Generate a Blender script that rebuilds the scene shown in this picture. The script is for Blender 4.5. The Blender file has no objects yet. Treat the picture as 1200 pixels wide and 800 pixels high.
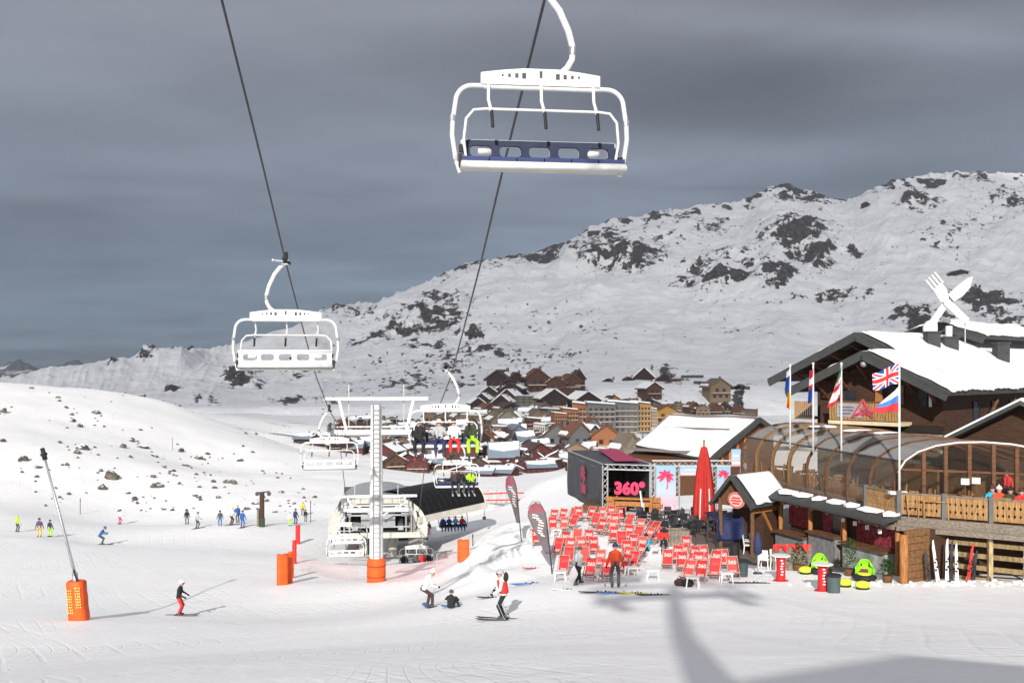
EXPO = 0.3
HAZE = True
import bpy, bmesh, math, random
import numpy as np
from mathutils import Vector, Matrix, Euler
V = Vector
rnd = random.Random(7)
C = bpy.context.scene.collection
F, HY = 1200.0, 430.0          # focal length in photo pixels, row of the horizon

def P(px, py, Y):              # photo pixel + distance -> world point
    return V(((px-600)/F*Y, Y, (HY-py)/F*Y))

# ------------------------------------------------------------------ materials
MATS = {}
def mat(name, col, rough=0.7, var=0.12, scale=3.0, metal=0.0, bump=0.0, spec=0.3, stretch=None):
    if name in MATS: return MATS[name]
    m = bpy.data.materials.new(name); m.use_nodes = True
    nt = m.node_tree; b = nt.nodes['Principled BSDF']
    b.inputs['Roughness'].default_value = rough; b.inputs['Metallic'].default_value = metal
    b.inputs['Specular IOR Level'].default_value = spec
    tc = nt.nodes.new('ShaderNodeTexCoord'); mp = nt.nodes.new('ShaderNodeMapping')
    mp.inputs['Scale'].default_value = stretch or (1, 1, 1)
    n = nt.nodes.new('ShaderNodeTexNoise'); n.inputs['Scale'].default_value = scale
    n.inputs['Detail'].default_value = 6; n.inputs['Roughness'].default_value = 0.6
    nt.links.new(tc.outputs['Object'], mp.inputs[0]); nt.links.new(mp.outputs[0], n.inputs['Vector'])
    r = nt.nodes.new('ShaderNodeValToRGB'); r.color_ramp.elements[0].position = .3; r.color_ramp.elements[1].position = .7
    r.color_ramp.elements[0].color = [c*(1-var) for c in col]+[1]; r.color_ramp.elements[1].color = [min(1, c*(1+var)) for c in col]+[1]
    nt.links.new(n.outputs['Fac'], r.inputs[0]); nt.links.new(r.outputs[0], b.inputs['Base Color'])
    if bump:
        bp = nt.nodes.new('ShaderNodeBump'); bp.inputs['Strength'].default_value = bump; bp.inputs['Distance'].default_value = .05
        nt.links.new(n.outputs['Fac'], bp.inputs['Height']); nt.links.new(bp.outputs[0], b.inputs['Normal'])
    MATS[name] = m; return m
def wood(name, col, sc=(1, 1, 14), var=.45):
    return mat(name, col, .75, var, 2.5, bump=.25, stretch=sc)
WHITE = mat('white_paint', (.68, .68, .665), .42, .13, 5, spec=.5)
CREAM = mat('cream_paint', (.52, .5, .44), .5, .14, 1.3)
STEEL = mat('galvanised_steel', (.42, .43, .44), .4, .15, 4, metal=.6)
DSTEEL = mat('dark_steel', (.06, .06, .065), .5, .2, 4, metal=.3)
BLACK = mat('black_rubber', (.02, .02, .022), .6, .2)
BLUE = mat('blue_vinyl', (.025, .04, .13), .5, .1)
GREYBLUE = mat('grey_blue_vinyl', (.036, .043, .075), .8, .15, 4, spec=.15)
ORANGE = mat('orange_pad', (.75, .1, .015), .55, .14, 2)
RED = mat('red_cloth', (.62, .035, .03), .7, .12, 5)
REDL = mat('red_lacquer', (.5, .02, .025), .4, .1, 5)
LETTER = mat('white_lettering', (.75, .6, .58), .7, .05)
PLAST = mat('white_plastic', (.78, .78, .76), .35, .04)
SNOWR = mat('roof_snow', (.86, .87, .88), .75, .04, 1.2, bump=.25)
DWOOD = wood('dark_brown_wood', (.055, .026, .015), (1, 1, 10))
MWOOD = wood('brown_wood', (.13, .06, .028), (1, 1, 9))
LWOOD = wood('light_wood', (.33, .185, .075), (6, 6, 1))
OWOOD = wood('honey_wood', (.36, .15, .045), (6, 6, 1))
GWOOD = wood('weathered_wood', (.2, .165, .13), (1, 6, 6))
ROOFD = mat('dark_roof_metal', (.05, .052, .05), .6, .2)
STONE = mat('grey_stone', (.22, .2, .17), .9, .4, 2.5, bump=.6)
BARE = mat('bare_paving', (.16, .135, .11), .9, .3, 1.5, bump=.3)
LIME = mat('lime_plastic', (.3, .72, .03), .4, .05)
YELG = mat('yellow_green_cushion', (.6, .72, .05), .6, .08)
PINK = mat('pink_print', (.62, .045, .12), .6, .06)
DARKFAB = mat('black_tarpaulin', (.06, .06, .068), .6, .25, 1)
BIN = mat('bin_plastic', (.05, .065, .07), .5, .1)
def glassmat(name, tint, fac, rough=.05, col=(.2, .19, .17)):
    m = bpy.data.materials.new(name); m.use_nodes = True; nt = m.node_tree; nt.nodes.clear()
    o = nt.nodes.new('ShaderNodeOutputMaterial'); mx = nt.nodes.new('ShaderNodeMixShader')
    t = nt.nodes.new('ShaderNodeBsdfTransparent'); t.inputs[0].default_value = (*tint, 1)
    g = nt.nodes.new('ShaderNodeBsdfPrincipled'); g.inputs['Base Color'].default_value = (*col, 1); g.inputs['Roughness'].default_value = rough
    n = nt.nodes.new('ShaderNodeTexNoise'); n.inputs['Scale'].default_value = .7; n.inputs['Detail'].default_value = 4
    mr = nt.nodes.new('ShaderNodeMapRange'); mr.inputs[3].default_value = fac*.75; mr.inputs[4].default_value = min(1, fac*1.25)
    nt.links.new(n.outputs['Fac'], mr.inputs[0]); nt.links.new(mr.outputs[0], mx.inputs[0])
    nt.links.new(t.outputs[0], mx.inputs[1]); nt.links.new(g.outputs[0], mx.inputs[2]); nt.links.new(mx.outputs[0], o.inputs[0])
    return m
SMOKE = glassmat('smoked_glass', (.86, .81, .74), .2, .06, (.36, .32, .27))
CLEARG = glassmat('clear_glass', (.93, .92, .9), .07, .04)
SMOKEROOF = glassmat('smoked_roof_sheet', (.7, .67, .63), .55, .25, (.42, .42, .41))
DPOLY = glassmat('dark_polycarbonate', (.1, .09, .085), .5, .25, (.02, .02, .022))
WINDOW = mat('window_glass', (.02, .022, .026), .12, .3, spec=.6)

# ------------------------------------------------------------------ mesh builder
class MB:
    def __init__(s): s.v = []; s.f = []; s.m = []; s.k = 0
    def add(s, vs, fs, k=None):
        o = len(s.v); s.v += [V(p) for p in vs]
        for f in fs: s.f.append([i+o for i in f]); s.m.append(s.k if k is None else k)
        return s
    def box(s, c, d, R=None, k=None):
        c = V(c); x, y, z = [q/2 for q in d]
        vs = [V((a*x, b*y, e*z)) for e in (-1, 1) for b in (-1, 1) for a in (-1, 1)]
        if R is not None: vs = [R @ p for p in vs]
        return s.add([p+c for p in vs], [(0, 2, 3, 1), (4, 5, 7, 6), (0, 1, 5, 4), (2, 6, 7, 3), (0, 4, 6, 2), (1, 3, 7, 5)], k)
    def beam(s, a, b, w, h, up=(0, 0, 1), k=None):
        a, b = V(a), V(b); d = b-a; L = d.length; d.normalize()
        up = V(up)
        if abs(d.dot(up)) > .99: up = V((0, 1, 0))
        x = d.cross(up).normalized(); z = x.cross(d)
        return s.box((a+b)/2, (w, L, h), Matrix((x, d, z)).transposed(), k)
    def tube(s, path, r, n=8, closed=False, k=None):
        path = [V(p) for p in path]; N = len(path)
        rs = r if isinstance(r, (list, tuple)) else [r]*N
        vs = []; prev = None
        for i, p in enumerate(path):
            if closed: t = path[(i+1) % N]-path[i-1]
            else: t = path[min(i+1, N-1)]-path[max(i-1, 0)]
            t.normalize()
            u = (prev - t*prev.dot(t)) if prev is not None else t.orthogonal()
            if u.length < 1e-6: u = t.orthogonal()
            u.normalize(); prev = u; w = t.cross(u)
            vs += [p+(u*math.cos(2*math.pi*j/n)+w*math.sin(2*math.pi*j/n))*rs[i] for j in range(n)]
        fs = [(i*n+j, i*n+(j+1) % n, ((i+1) % N)*n+(j+1) % n, ((i+1) % N)*n+j) for i in range(N if closed else N-1) for j in range(n)]
        if not closed: fs += [list(range(n))[::-1], [(N-1)*n+j for j in range(n)]]
        return s.add(vs, fs, k)
    def prism(s, poly, ext, k=None):
        poly = [V(p) for p in poly]; e = V(ext); n = len(poly)
        return s.add(poly+[p+e for p in poly], [list(range(n))[::-1], list(range(n, 2*n))]+[(i, (i+1) % n, n+(i+1) % n, n+i) for i in range(n)], k)
    def ell(s, c, r, R=None, nu=12, nv=8, k=None, zmin=-1):
        c = V(c); vs = []; 
        a0 = math.asin(zmin)
        for i in range(nv+1):
            a = a0+(math.pi/2-a0)*i/nv
            for j in range(nu):
                b = 2*math.pi*j/nu
                q = V((r[0]*math.cos(a)*math.cos(b), r[1]*math.cos(a)*math.sin(b), r[2]*math.sin(a)))
                vs.append(c+(R @ q if R is not None else q))
        fs = [(i*nu+j, i*nu+(j+1) % nu, (i+1)*nu+(j+1) % nu, (i+1)*nu+j) for i in range(nv) for j in range(nu)]
        fs.append(list(range(nu))[::-1])
        return s.add(vs, fs, k)
    def lathe(s, c, prof, n=14, k=None):
        c = V(c); vs = [c+V((r*math.cos(2*math.pi*j/n), r*math.sin(2*math.pi*j/n), z)) for r, z in prof for j in range(n)]
        N = len(prof)
        return s.add(vs, [(i*n+j, i*n+(j+1) % n, (i+1)*n+(j+1) % n, (i+1)*n+j) for i in range(N-1) for j in range(n)]+[list(range(n))[::-1], [(N-1)*n+j for j in range(n)]], k)
    def sheet(s, fn, nu, nv, th=0.0, kf=None):
        """surface fn(u,v); thickness along normal"""
        g = [[V(fn(i/nu, j/nv)) for i in range(nu+1)] for j in range(nv+1)]
        vs = [p for row in g for p in row]; W = nu+1
        fs = []; ks = []
        for j in range(nv):
            for i in range(nu):
                fs.append((j*W+i, j*W+i+1, (j+1)*W+i+1, (j+1)*W+i)); ks.append(kf((i+.5)/nu, (j+.5)/nv) if kf else s.k)
        if th:
            bk = []
            for j in range(nv+1):
                for i in range(nu+1):
                    du = g[j][min(i+1, nu)]-g[j][max(i-1, 0)]; dv = g[min(j+1, nv)][i]-g[max(j-1, 0)][i]
                    n = du.cross(dv); n.normalize(); bk.append(g[j][i]-n*th)
            o = len(vs); vs += bk
            for q, kk in list(zip(list(fs), list(ks))):
                fs.append(tuple(o+a for a in reversed(q))); ks.append(kk)
            loop = [i for i in range(W)]+[j*W+nu for j in range(1, nv+1)]+[nv*W+i for i in range(nu-1, -1, -1)]+[j*W for j in range(nv-1, 0, -1)]
            for a, b in zip(loop, loop[1:]+loop[:1]): fs.append((b, a, a+o, b+o)); ks.append(ks[0])
        o = len(s.v); s.v += vs
        for q, kk in zip(fs, ks): s.f.append([a+o for a in q]); s.m.append(kk)
        return s
    def hole_panel(s, w, h, holes, th, seg=6, rr=.35, k=None):
        """panel in xz-plane (x -w/2..w/2, z 0..h), y 0..th; holes: (x0,x1,z0,z1) left to right"""
        cuts = [-w/2]+[(a[1]+b[0])/2 for a, b in zip(holes, holes[1:])]+[w/2]
        for i, (x0, x1, z0, z1) in enumerate(holes):
            X0, X1 = cuts[i], cuts[i+1]; rad = rr*min(x1-x0, z1-z0)
            inn = []
            for (cx, cz, a0) in ((x1-rad, z1-rad, 0), (x0+rad, z1-rad, 90), (x0+rad, z0+rad, 180), (x1-rad, z0+rad, 270)):
                inn += [(cx+rad*math.cos(math.radians(a0+90*t/seg)), cz+rad*math.sin(math.radians(a0+90*t/seg))) for t in range(seg+1)]
            out = []
            corn = [(X1, h), (X0, h), (X0, 0), (X1, 0)]
            for c in corn: out += [c]*(seg+1)
            n = len(inn); vs = [V((a, y, b)) for y in (0, th) for (a, b) in inn+out]
            fs = []
            for q in range(n):
                r = (q+1) % n
                if out[q] == out[r]:
                    fs += [(q, r, n+q), (2*n+r, 2*n+q, 3*n+q)]
                else:
                    fs += [(q, r, n+r, n+q), (2*n+r, 2*n+q, 3*n+q, 3*n+r)]
                fs.append((q, 2*n+q, 2*n+r, r))
            s.add(vs, fs, k)
        s.box((0, th/2, h-.0005), (w, th, .001), k=k); s.box((0, th/2, .0005), (w, th, .001), k=k)
        return s
    def build(s, name, m, parent=None, smooth=False, world=False):
        me = bpy.data.meshes.new(name)
        vs = s.v
        if world and parent is not None:
            M = Matrix.Identity(4); q = parent
            while q is not None:
                M = Matrix.Translation(q.location) @ q.rotation_euler.to_matrix().to_4x4() @ M; q = q.parent
            M = M.inverted()
            vs = [M @ p for p in vs]
        me.from_pydata([tuple(p) for p in vs], [], s.f)
        for q in (m if isinstance(m, (list, tuple)) else [m]): me.materials.append(q)
        me.polygons.foreach_set('material_index', s.m)
        if smooth: me.polygons.foreach_set('use_smooth', [True]*len(s.f))
        me.update()
        o = bpy.data.objects.new(name, me); C.objects.link(o)
        if parent is not None: o.parent = parent
        return o
def smooth_by_angle(o, deg=40):
    me = o.data; me.polygons.foreach_set('use_smooth', [True]*len(me.polygons))
    me.set_sharp_from_angle(angle=math.radians(deg)); return o
def tag(o, label, cat, group=None):
    o['label'] = label; o['category'] = cat
    if group: o['group'] = group
    return o
def thing(name, label, cat, loc=(0, 0, 0), rz=0, group=None, rx=0, ry=0):
    o = bpy.data.objects.new(name, None); C.objects.link(o); o.empty_display_size = .2
    o.location = loc; o.rotation_euler = (rx, ry, rz)
    return tag(o, label, cat, group)
def structure(o, kind='structure'): o['kind'] = kind; return o
KIDS = {}
def kids(o): return [c for c in C.objects if c.parent == o]
def dup(o, loc=None, rz=None, label=None, group=None, parent=None, ch=None):
    c = o.copy(); C.objects.link(c)
    if parent is not None: c.parent = parent
    if loc is not None: c.location = loc
    if rz is not None: c.rotation_euler = (o.rotation_euler[0], o.rotation_euler[1], rz)
    if label: c['label'] = label
    if group: c['group'] = group
    if o.name not in KIDS: KIDS[o.name] = kids(o)
    for q in KIDS[o.name]: dup(q, parent=c)
    return c
def setmats(o, ms):
    for i, m in enumerate(ms):
        if i < len(o.material_slots):
            o.material_slots[i].link = 'OBJECT'; o.material_slots[i].material = m
def text_mesh(body, size, depth, name='lettering', m=None, parent=None, loc=(0, 0, 0), rot=(math.pi/2, 0, 0), bold=0.0):
    cu = bpy.data.curves.new(name, 'FONT'); cu.body = body; cu.size = size; cu.extrude = depth; cu.offset = bold
    cu.align_x = 'CENTER'; cu.align_y = 'CENTER'; cu.resolution_u = 3
    t = bpy.data.objects.new('tmp', cu); C.objects.link(t)
    dg = bpy.context.evaluated_depsgraph_get(); me = bpy.data.meshes.new_from_object(t.evaluated_get(dg))
    bpy.data.objects.remove(t); bpy.data.curves.remove(cu)
    me.materials.clear(); me.materials.append(m)
    o = bpy.data.objects.new(name, me); C.objects.link(o)
    if parent is not None: o.parent = parent
    o.location = loc; o.rotation_euler = rot
    return o

# ------------------------------------------------------------------ noise
_perm = np.random.RandomState(3).permutation(512)
def vnoise(x, y, seed=0):
    xi = np.floor(x).astype(int); yi = np.floor(y).astype(int); fx = x-xi; fy = y-yi
    fx = fx*fx*fx*(fx*(fx*6-15)+10); fy = fy*fy*fy*(fy*(fy*6-15)+10)
    def h(a, b): return _perm[(_perm[(a+seed*17) & 511]+b) & 511]/255.5-1
    a = h(xi, yi); b = h(xi+1, yi); c = h(xi, yi+1); d = h(xi+1, yi+1)
    return (a+(b-a)*fx)*(1-fy)+(c+(d-c)*fx)*fy
def fbm(x, y, o=5, seed=0, ridged=False, gain=.5):
    s = 0; a = 1.0; t = 0
    for i in range(o):
        n = vnoise(x*2**i+i*13.7, y*2**i+i*7.3, seed+i)
        if ridged: n = 1-2*np.abs(n)
        s = s+a*n; t += a; a *= gain
    return s/t

# ------------------------------------------------------------------ terrain
NEAR = [(600, 800, 14.5), (0, 800, 18), (300, 800, 16), (900, 800, 14), (1200, 800, 14), (590, 726, 36.8), (721, 688, 42.7), (300, 760, 33), (210, 721, 53),
  (90, 726, 47), (0, 760, 38), (440, 683, 64), (119, 638, 97), (45, 630, 93), (140, 615, 126), (20, 623, 103), (280, 616, 108), (350, 615, 114), (335, 685, 66),
  (348, 655, 84), (400, 652, 95), (470, 656, 95), (540, 655, 95), (500, 700, 57), (560, 700, 48), (530, 622, 112), (440, 630, 112), (600, 590, 130), (1200, 683, 42), (1000, 690, 42), (1100, 720, 33),
  (760, 725, 33), (640, 692, 43), (640, 650, 54), (640, 625, 63), (645, 603, 73), (700, 590, 81), (770, 596, 78), (830, 612, 65), (930, 675, 45), (860, 640, 55), (800, 655, 52), (1060, 683, 43),
  (900, 610, 66), (1000, 600, 70), (533, 681, 62), (548, 660, 73), (562, 643, 84), (612, 637, 59.5), (626, 618, 66), (590, 690, 45), (590, 622, 100),
  (620, 570, 130), (560, 575, 160), (480, 560, 190), (0, 447, 230), (60, 452, 240), (150, 456, 250), (200, 466, 250), (250, 490, 240), (300, 515, 225), (350, 537, 205), (390, 557, 180),
  (0, 520, 160), (100, 560, 150), (0, 600, 118), (-150, 600, 115), (-200, 640, 90), (-200, 440, 230), (-150, 530, 150), (200, 596, 140), (250, 545, 185), (100, 490, 200), (300, 575, 150), (350, 590, 140)]
NX = [(0, 0, -1.65), (-12, 0, -2.4), (12, 0, -1.2), (0, -12, 1.0), (-14, -12, .3), (14, -12, 1.4), (0, -30, 5), (-35, -25, 3), (35, -25, 5), (45, 30, -6.5), (-45, 25, -10), (40, 60, -9), (50, 90, -11), (60, 140, -15),
  (-100, 310, -20), (0, 320, -30), (100, 320, -32), (-60, 300, -25), (-160, 300, -14), (30, 250, -25), (80, 220, -20), (-30, 260, -27), (-240, 250, -6), (-120, 60, -15)]
VAL = [(600, 556, 400), (700, 545, 430), (560, 524, 600), (800, 520, 620), (600, 492, 780), (700, 482, 820), (560, 474, 900), (620, 455, 1010), (800, 462, 960), (900, 480, 880), (500, 505, 740), (420, 525, 560), (450, 535, 500),
  (300, 484, 900), (300, 496, 640), (340, 507, 520), (230, 492, 560), (390, 505, 640), (1200, 480, 850), (1000, 500, 700), (520, 550, 400), (1000, 530, 480), (400, 500, 760), (740, 465, 950), (880, 450, 1100), (420, 470, 1100), (200, 480, 1000), (0, 480, 900), (350, 520, 620), (500, 470, 1000), (660, 510, 640),
  (-200, 470, 900), (1400, 480, 800), (1300, 520, 500)]
VX = [(-100, 310, -26), (0, 320, -30), (100, 320, -32), (-250, 330, -22), (250, 320, -28), (450, 400, -35), (-450, 400, -20), (0, 200, -22), (100, 180, -18), (-90, 420, -38), (-160, 450, -36), (-700, 1200, -25), (-300, 1200, -28), (0, 1200, -24), (300, 1200, -22), (700, 1200, -25), (1100, 1200, -25), (-1100, 1200, -20), (900, 800, -30), (-800, 800, -25)]
class TPS:
    def __init__(s, pts, sc, lam):
        s.p = np.array([(a/sc, b/sc) for a, b, _ in pts]); z = np.array([c for _, _, c in pts]); s.sc = sc
        n = len(z); K = s.k(np.linalg.norm(s.p[:, None]-s.p[None], axis=2))+lam*np.eye(n)
        A = np.zeros((n+3, n+3)); A[:n, :n] = K; A[:n, n] = 1; A[:n, n+1:] = s.p; A[n:, :n] = A[:n, n:].T
        s.w = np.linalg.solve(A, np.concatenate([z, np.zeros(3)]))
    @staticmethod
    def k(r): return np.where(r > 1e-9, r*r*np.log(r+1e-12), 0)
    def __call__(s, x, y):
        x = np.asarray(x, float)/s.sc; y = np.asarray(y, float)/s.sc; o = s.w[-3]+s.w[-2]*x+s.w[-1]*y
        for (a, b), w in zip(s.p, s.w): o = o+w*s.k(np.sqrt((x-a)**2+(y-b)**2))
        return o
tn = TPS([tuple(P(*q)[i] for i in range(3)) for q in NEAR]+NX, 50.0, .002)
tv = TPS([tuple(P(*q)[i] for i in range(3)) for q in VAL]+VX, 300.0, .002)
def smst(a, b, x): t = np.clip((x-a)/(b-a), 0, 1); return t*t*(3-2*t)
def H0(x, y):
    k = smst(235, 330, y); return tn(x, y)*(1-k)+tv(x, y)*k
def H(x, y):
    x = np.asarray(x, float); y = np.asarray(y, float)
    z = H0(x, y)
    far = smst(105, 150, y)
    z = z+fbm(x/9, y/9, 3, 1)*.10*(1-far)+fbm(x/14, y/14, 4, 5)*.5*far*(1-smst(300, 500, y))+fbm(x/60, y/60, 4, 2)*2.0*smst(150, 320, y)
    # lumpy snow bank between terrace and lift station
    bx = x-(.022*y-.5); bank = np.exp(-((x+.015*y)/2.4)**2)*smst(46, 56, y)*(1-smst(95, 110, y))
    z = z+bank*(fbm(x/2.6, y/2.6, 2, 9)*1.0+.3+.5*np.maximum(0, fbm(x/5, y/5, 2, 10)))
    return z
def Hs(x, y): return float(H(np.array([x]), np.array([y]))[0])
_ys = np.concatenate([np.linspace(9, 300, 900), np.geomspace(300, 1150, 500)[1:]])
def G(px, py, y0=9.0, y1=1150):       # where the sight line through a photo pixel meets the snow
    m = (_ys >= y0) & (_ys <= y1); ys = _ys[m]; t = (px-600)/F
    d = (HY-py)/F*ys-H(t*ys, ys)
    idx = np.where(d <= 0)[0]
    if len(idx) == 0:
        Y = float(ys[np.argmin(np.abs(d))])
    else:
        i = idx[0]
        if i == 0: Y = float(ys[0])
        else: Y = float(ys[i-1]+(ys[i]-ys[i-1])*d[i-1]/(d[i-1]-d[i]))
    return V((t*Y, Y, Hs(t*Y, Y)))
# ------------------------------------------------------------------ camera, sun, sky
sc = bpy.context.scene
cam = bpy.data.objects.new('camera', bpy.data.cameras.new('camera')); C.objects.link(cam)
cam.data.sensor_width = 36; cam.data.lens = 36; cam.data.shift_y = 30/1200
cam.rotation_euler = (math.pi/2, 0, 0); cam.data.clip_end = 40000; cam.data.clip_start = .1
sc.camera = cam
SUN_EL, SUN_AZ = math.radians(25.6), math.atan2(.137, .99)     # shadows run to +Y, a little to +X
sd = V((-math.sin(SUN_AZ)*math.cos(SUN_EL), -math.cos(SUN_AZ)*math.cos(SUN_EL), math.sin(SUN_EL)))
L = bpy.data.lights.new('sun', 'SUN'); L.energy = 4.6; L.angle = math.radians(.8); L.color = (1, .955, .895)
lo = bpy.data.objects.new('sun', L); C.objects.link(lo); lo.rotation_euler = sd.to_track_quat('Z', 'Y').to_euler()
w = bpy.data.worlds.new('World'); sc.world = w; w.use_nodes = True; nt = w.node_tree; nt.nodes.clear()
def N(t, **k):
    n = nt.nodes.new(t)
    for a, b in k.items(): setattr(n, a, b)
    return n
out = N('ShaderNodeOutputWorld'); sky = N('ShaderNodeTexSky', sky_type='NISHITA', sun_disc=False)
sky.sun_elevation = SUN_EL; sky.sun_rotation = math.pi+SUN_AZ; sky.altitude = 2300
b1 = N('ShaderNodeBackground'); b1.inputs[1].default_value = .06; nt.links.new(sky.outputs[0], b1.inputs[0])
tc = N('ShaderNodeTexCoord'); sep = N('ShaderNodeSeparateXYZ'); nt.links.new(tc.outputs['Generated'], sep.inputs[0])
def M(op, a, b=None, clamp=False):
    n = N('ShaderNodeMath', operation=op, use_clamp=clamp)
    for i, q in enumerate((a, b)):
        if q is None: continue
        if isinstance(q, (int, float)): n.inputs[i].default_value = q
        else: nt.links.new(q, n.inputs[i])
    return n.outputs[0]
zc = M('MAXIMUM', sep.outputs[2], 0.0); zz = M('ADD', zc, .12)
cx = M('DIVIDE', sep.outputs[0], zz); cy = M('DIVIDE', sep.outputs[1], zz)
cmb = N('ShaderNodeCombineXYZ'); nt.links.new(cx, cmb.inputs[0]); nt.links.new(cy, cmb.inputs[1])
mp = N('ShaderNodeMapping'); mp.inputs['Scale'].default_value = (.55, 1.0, 1); mp.inputs['Rotation'].default_value = (0, 0, .18); mp.inputs['Location'].default_value = (5.3, 1.4, 0); nt.links.new(cmb.outputs[0], mp.inputs[0])
n1 = N('ShaderNodeTexNoise'); n1.inputs['Scale'].default_value = .75; n1.inputs['Detail'].default_value = 5; n1.inputs['Roughness'].default_value = .45; n1.inputs['Distortion'].default_value = .5
nt.links.new(mp.outputs[0], n1.inputs['Vector'])
n2 = N('ShaderNodeTexNoise'); n2.inputs['Scale'].default_value = 2.2; n2.inputs['Detail'].default_value = 5; n2.inputs['Roughness'].default_value = .5
mp2 = N('ShaderNodeMapping'); mp2.inputs['Scale'].default_value = (.8, 1.0, 1); mp2.inputs['Rotation'].default_value = (0, 0, .5); nt.links.new(cmb.outputs[0], mp2.inputs[0]); nt.links.new(mp2.outputs[0], n2.inputs['Vector'])
# cloud layer colour: bluer and darker towards the horizon, grey higher up
grad = N('ShaderNodeValToRGB'); e = grad.color_ramp.elements
e[0].position = 0; e[0].color = (.088, .12, .168, 1); e[1].position = .42; e[1].color = (.196, .203, .232, 1)
for p_, c_ in ((.07, (.115, .145, .187, 1)), (.15, (.14, .164, .207, 1)), (.26, (.17, .183, .218, 1))):
    q = e.new(p_); q.color = c_
nt.links.new(sep.outputs[2], grad.inputs[0])
r1 = N('ShaderNodeMapRange'); r1.inputs[1].default_value = .33; r1.inputs[2].default_value = .68; r1.inputs[3].default_value = .98; r1.inputs[4].default_value = 1.58
nt.links.new(n1.outputs['Fac'], r1.inputs[0])
r2 = N('ShaderNodeMapRange'); r2.inputs[1].default_value = .35; r2.inputs[2].default_value = .65; r2.inputs[3].default_value = .9; r2.inputs[4].default_value = 1.1
nt.links.new(n2.outputs['Fac'], r2.inputs[0])
mul = M('MULTIPLY', r1.outputs[0], r2.outputs[0])
yy_ = M('MAXIMUM', sep.outputs[1], .05); az_ = M('DIVIDE', sep.outputs[0], yy_); el_ = M('DIVIDE', sep.outputs[2], yy_)
wob_ = M('MULTIPLY', M('SUBTRACT', n1.outputs['Fac'], .5), .22)
def lens(px, py, rx, ry, tilt, amp):          # a bank of cloud fixed to a direction of the sky
    a0, e0 = (px-600)/1200, (430-py)/1200
    da = M('SUBTRACT', az_, a0); de = M('ADD', M('ADD', M('SUBTRACT', el_, e0), M('MULTIPLY', da, -tilt)), M('MULTIPLY', wob_, min(1, ry/60)))
    p = M('ADD', M('POWER', M('ABSOLUTE', M('DIVIDE', da, rx/1200)), 2), M('POWER', M('ABSOLUTE', M('DIVIDE', de, ry/1200)), 2))
    return M('MULTIPLY', M('EXPONENT', M('MULTIPLY', p, -1)), amp)
for q in ((890, 112, 300, 50, -.05, -.42), (780, 138, 260, 24, -.03, -.2), (1150, 150, 200, 30, .05, .1), (420, 200, 200, 50, .05, .08), (960, 185, 200, 18, .0, .12), (640, 95, 150, 30, -.1, -.1), (930, 38, 210, 20, -.06, .3), (1120, 70, 140, 40, 0, .12), (690, 210, 80, 7, 0, -.14), (845, 221, 75, 4, 0, -.16), (620, 268, 45, 5, 0, .12), (520, 308, 40, 7, 0, -.1), (250, 120, 260, 60, .05, .06), (120, 330, 260, 60, 0, -.06), (560, 20, 160, 20, 0, .08)):
    mul = M('MULTIPLY', mul, M('ADD', lens(*q), 1.0))
b2 = N('ShaderNodeBackground'); nt.links.new(grad.outputs[0], b2.inputs[0]); nt.links.new(mul, b2.inputs[1])
mx = N('ShaderNodeMixShader'); mx.inputs[0].default_value = .93
nt.links.new(b1.outputs[0], mx.inputs[1]); nt.links.new(b2.outputs[0], mx.inputs[2]); nt.links.new(mx.outputs[0], out.inputs[0])
vs_ = sc.view_settings; vs_.view_transform = 'Standard'; vs_.look = 'None'; vs_.gamma = 1; vs_.exposure = EXPO; vs_.use_curve_mapping = False
sc.cycles.max_bounces = 6; sc.cycles.transparent_max_bounces = 16; sc.cycles.use_denoising = True

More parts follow.
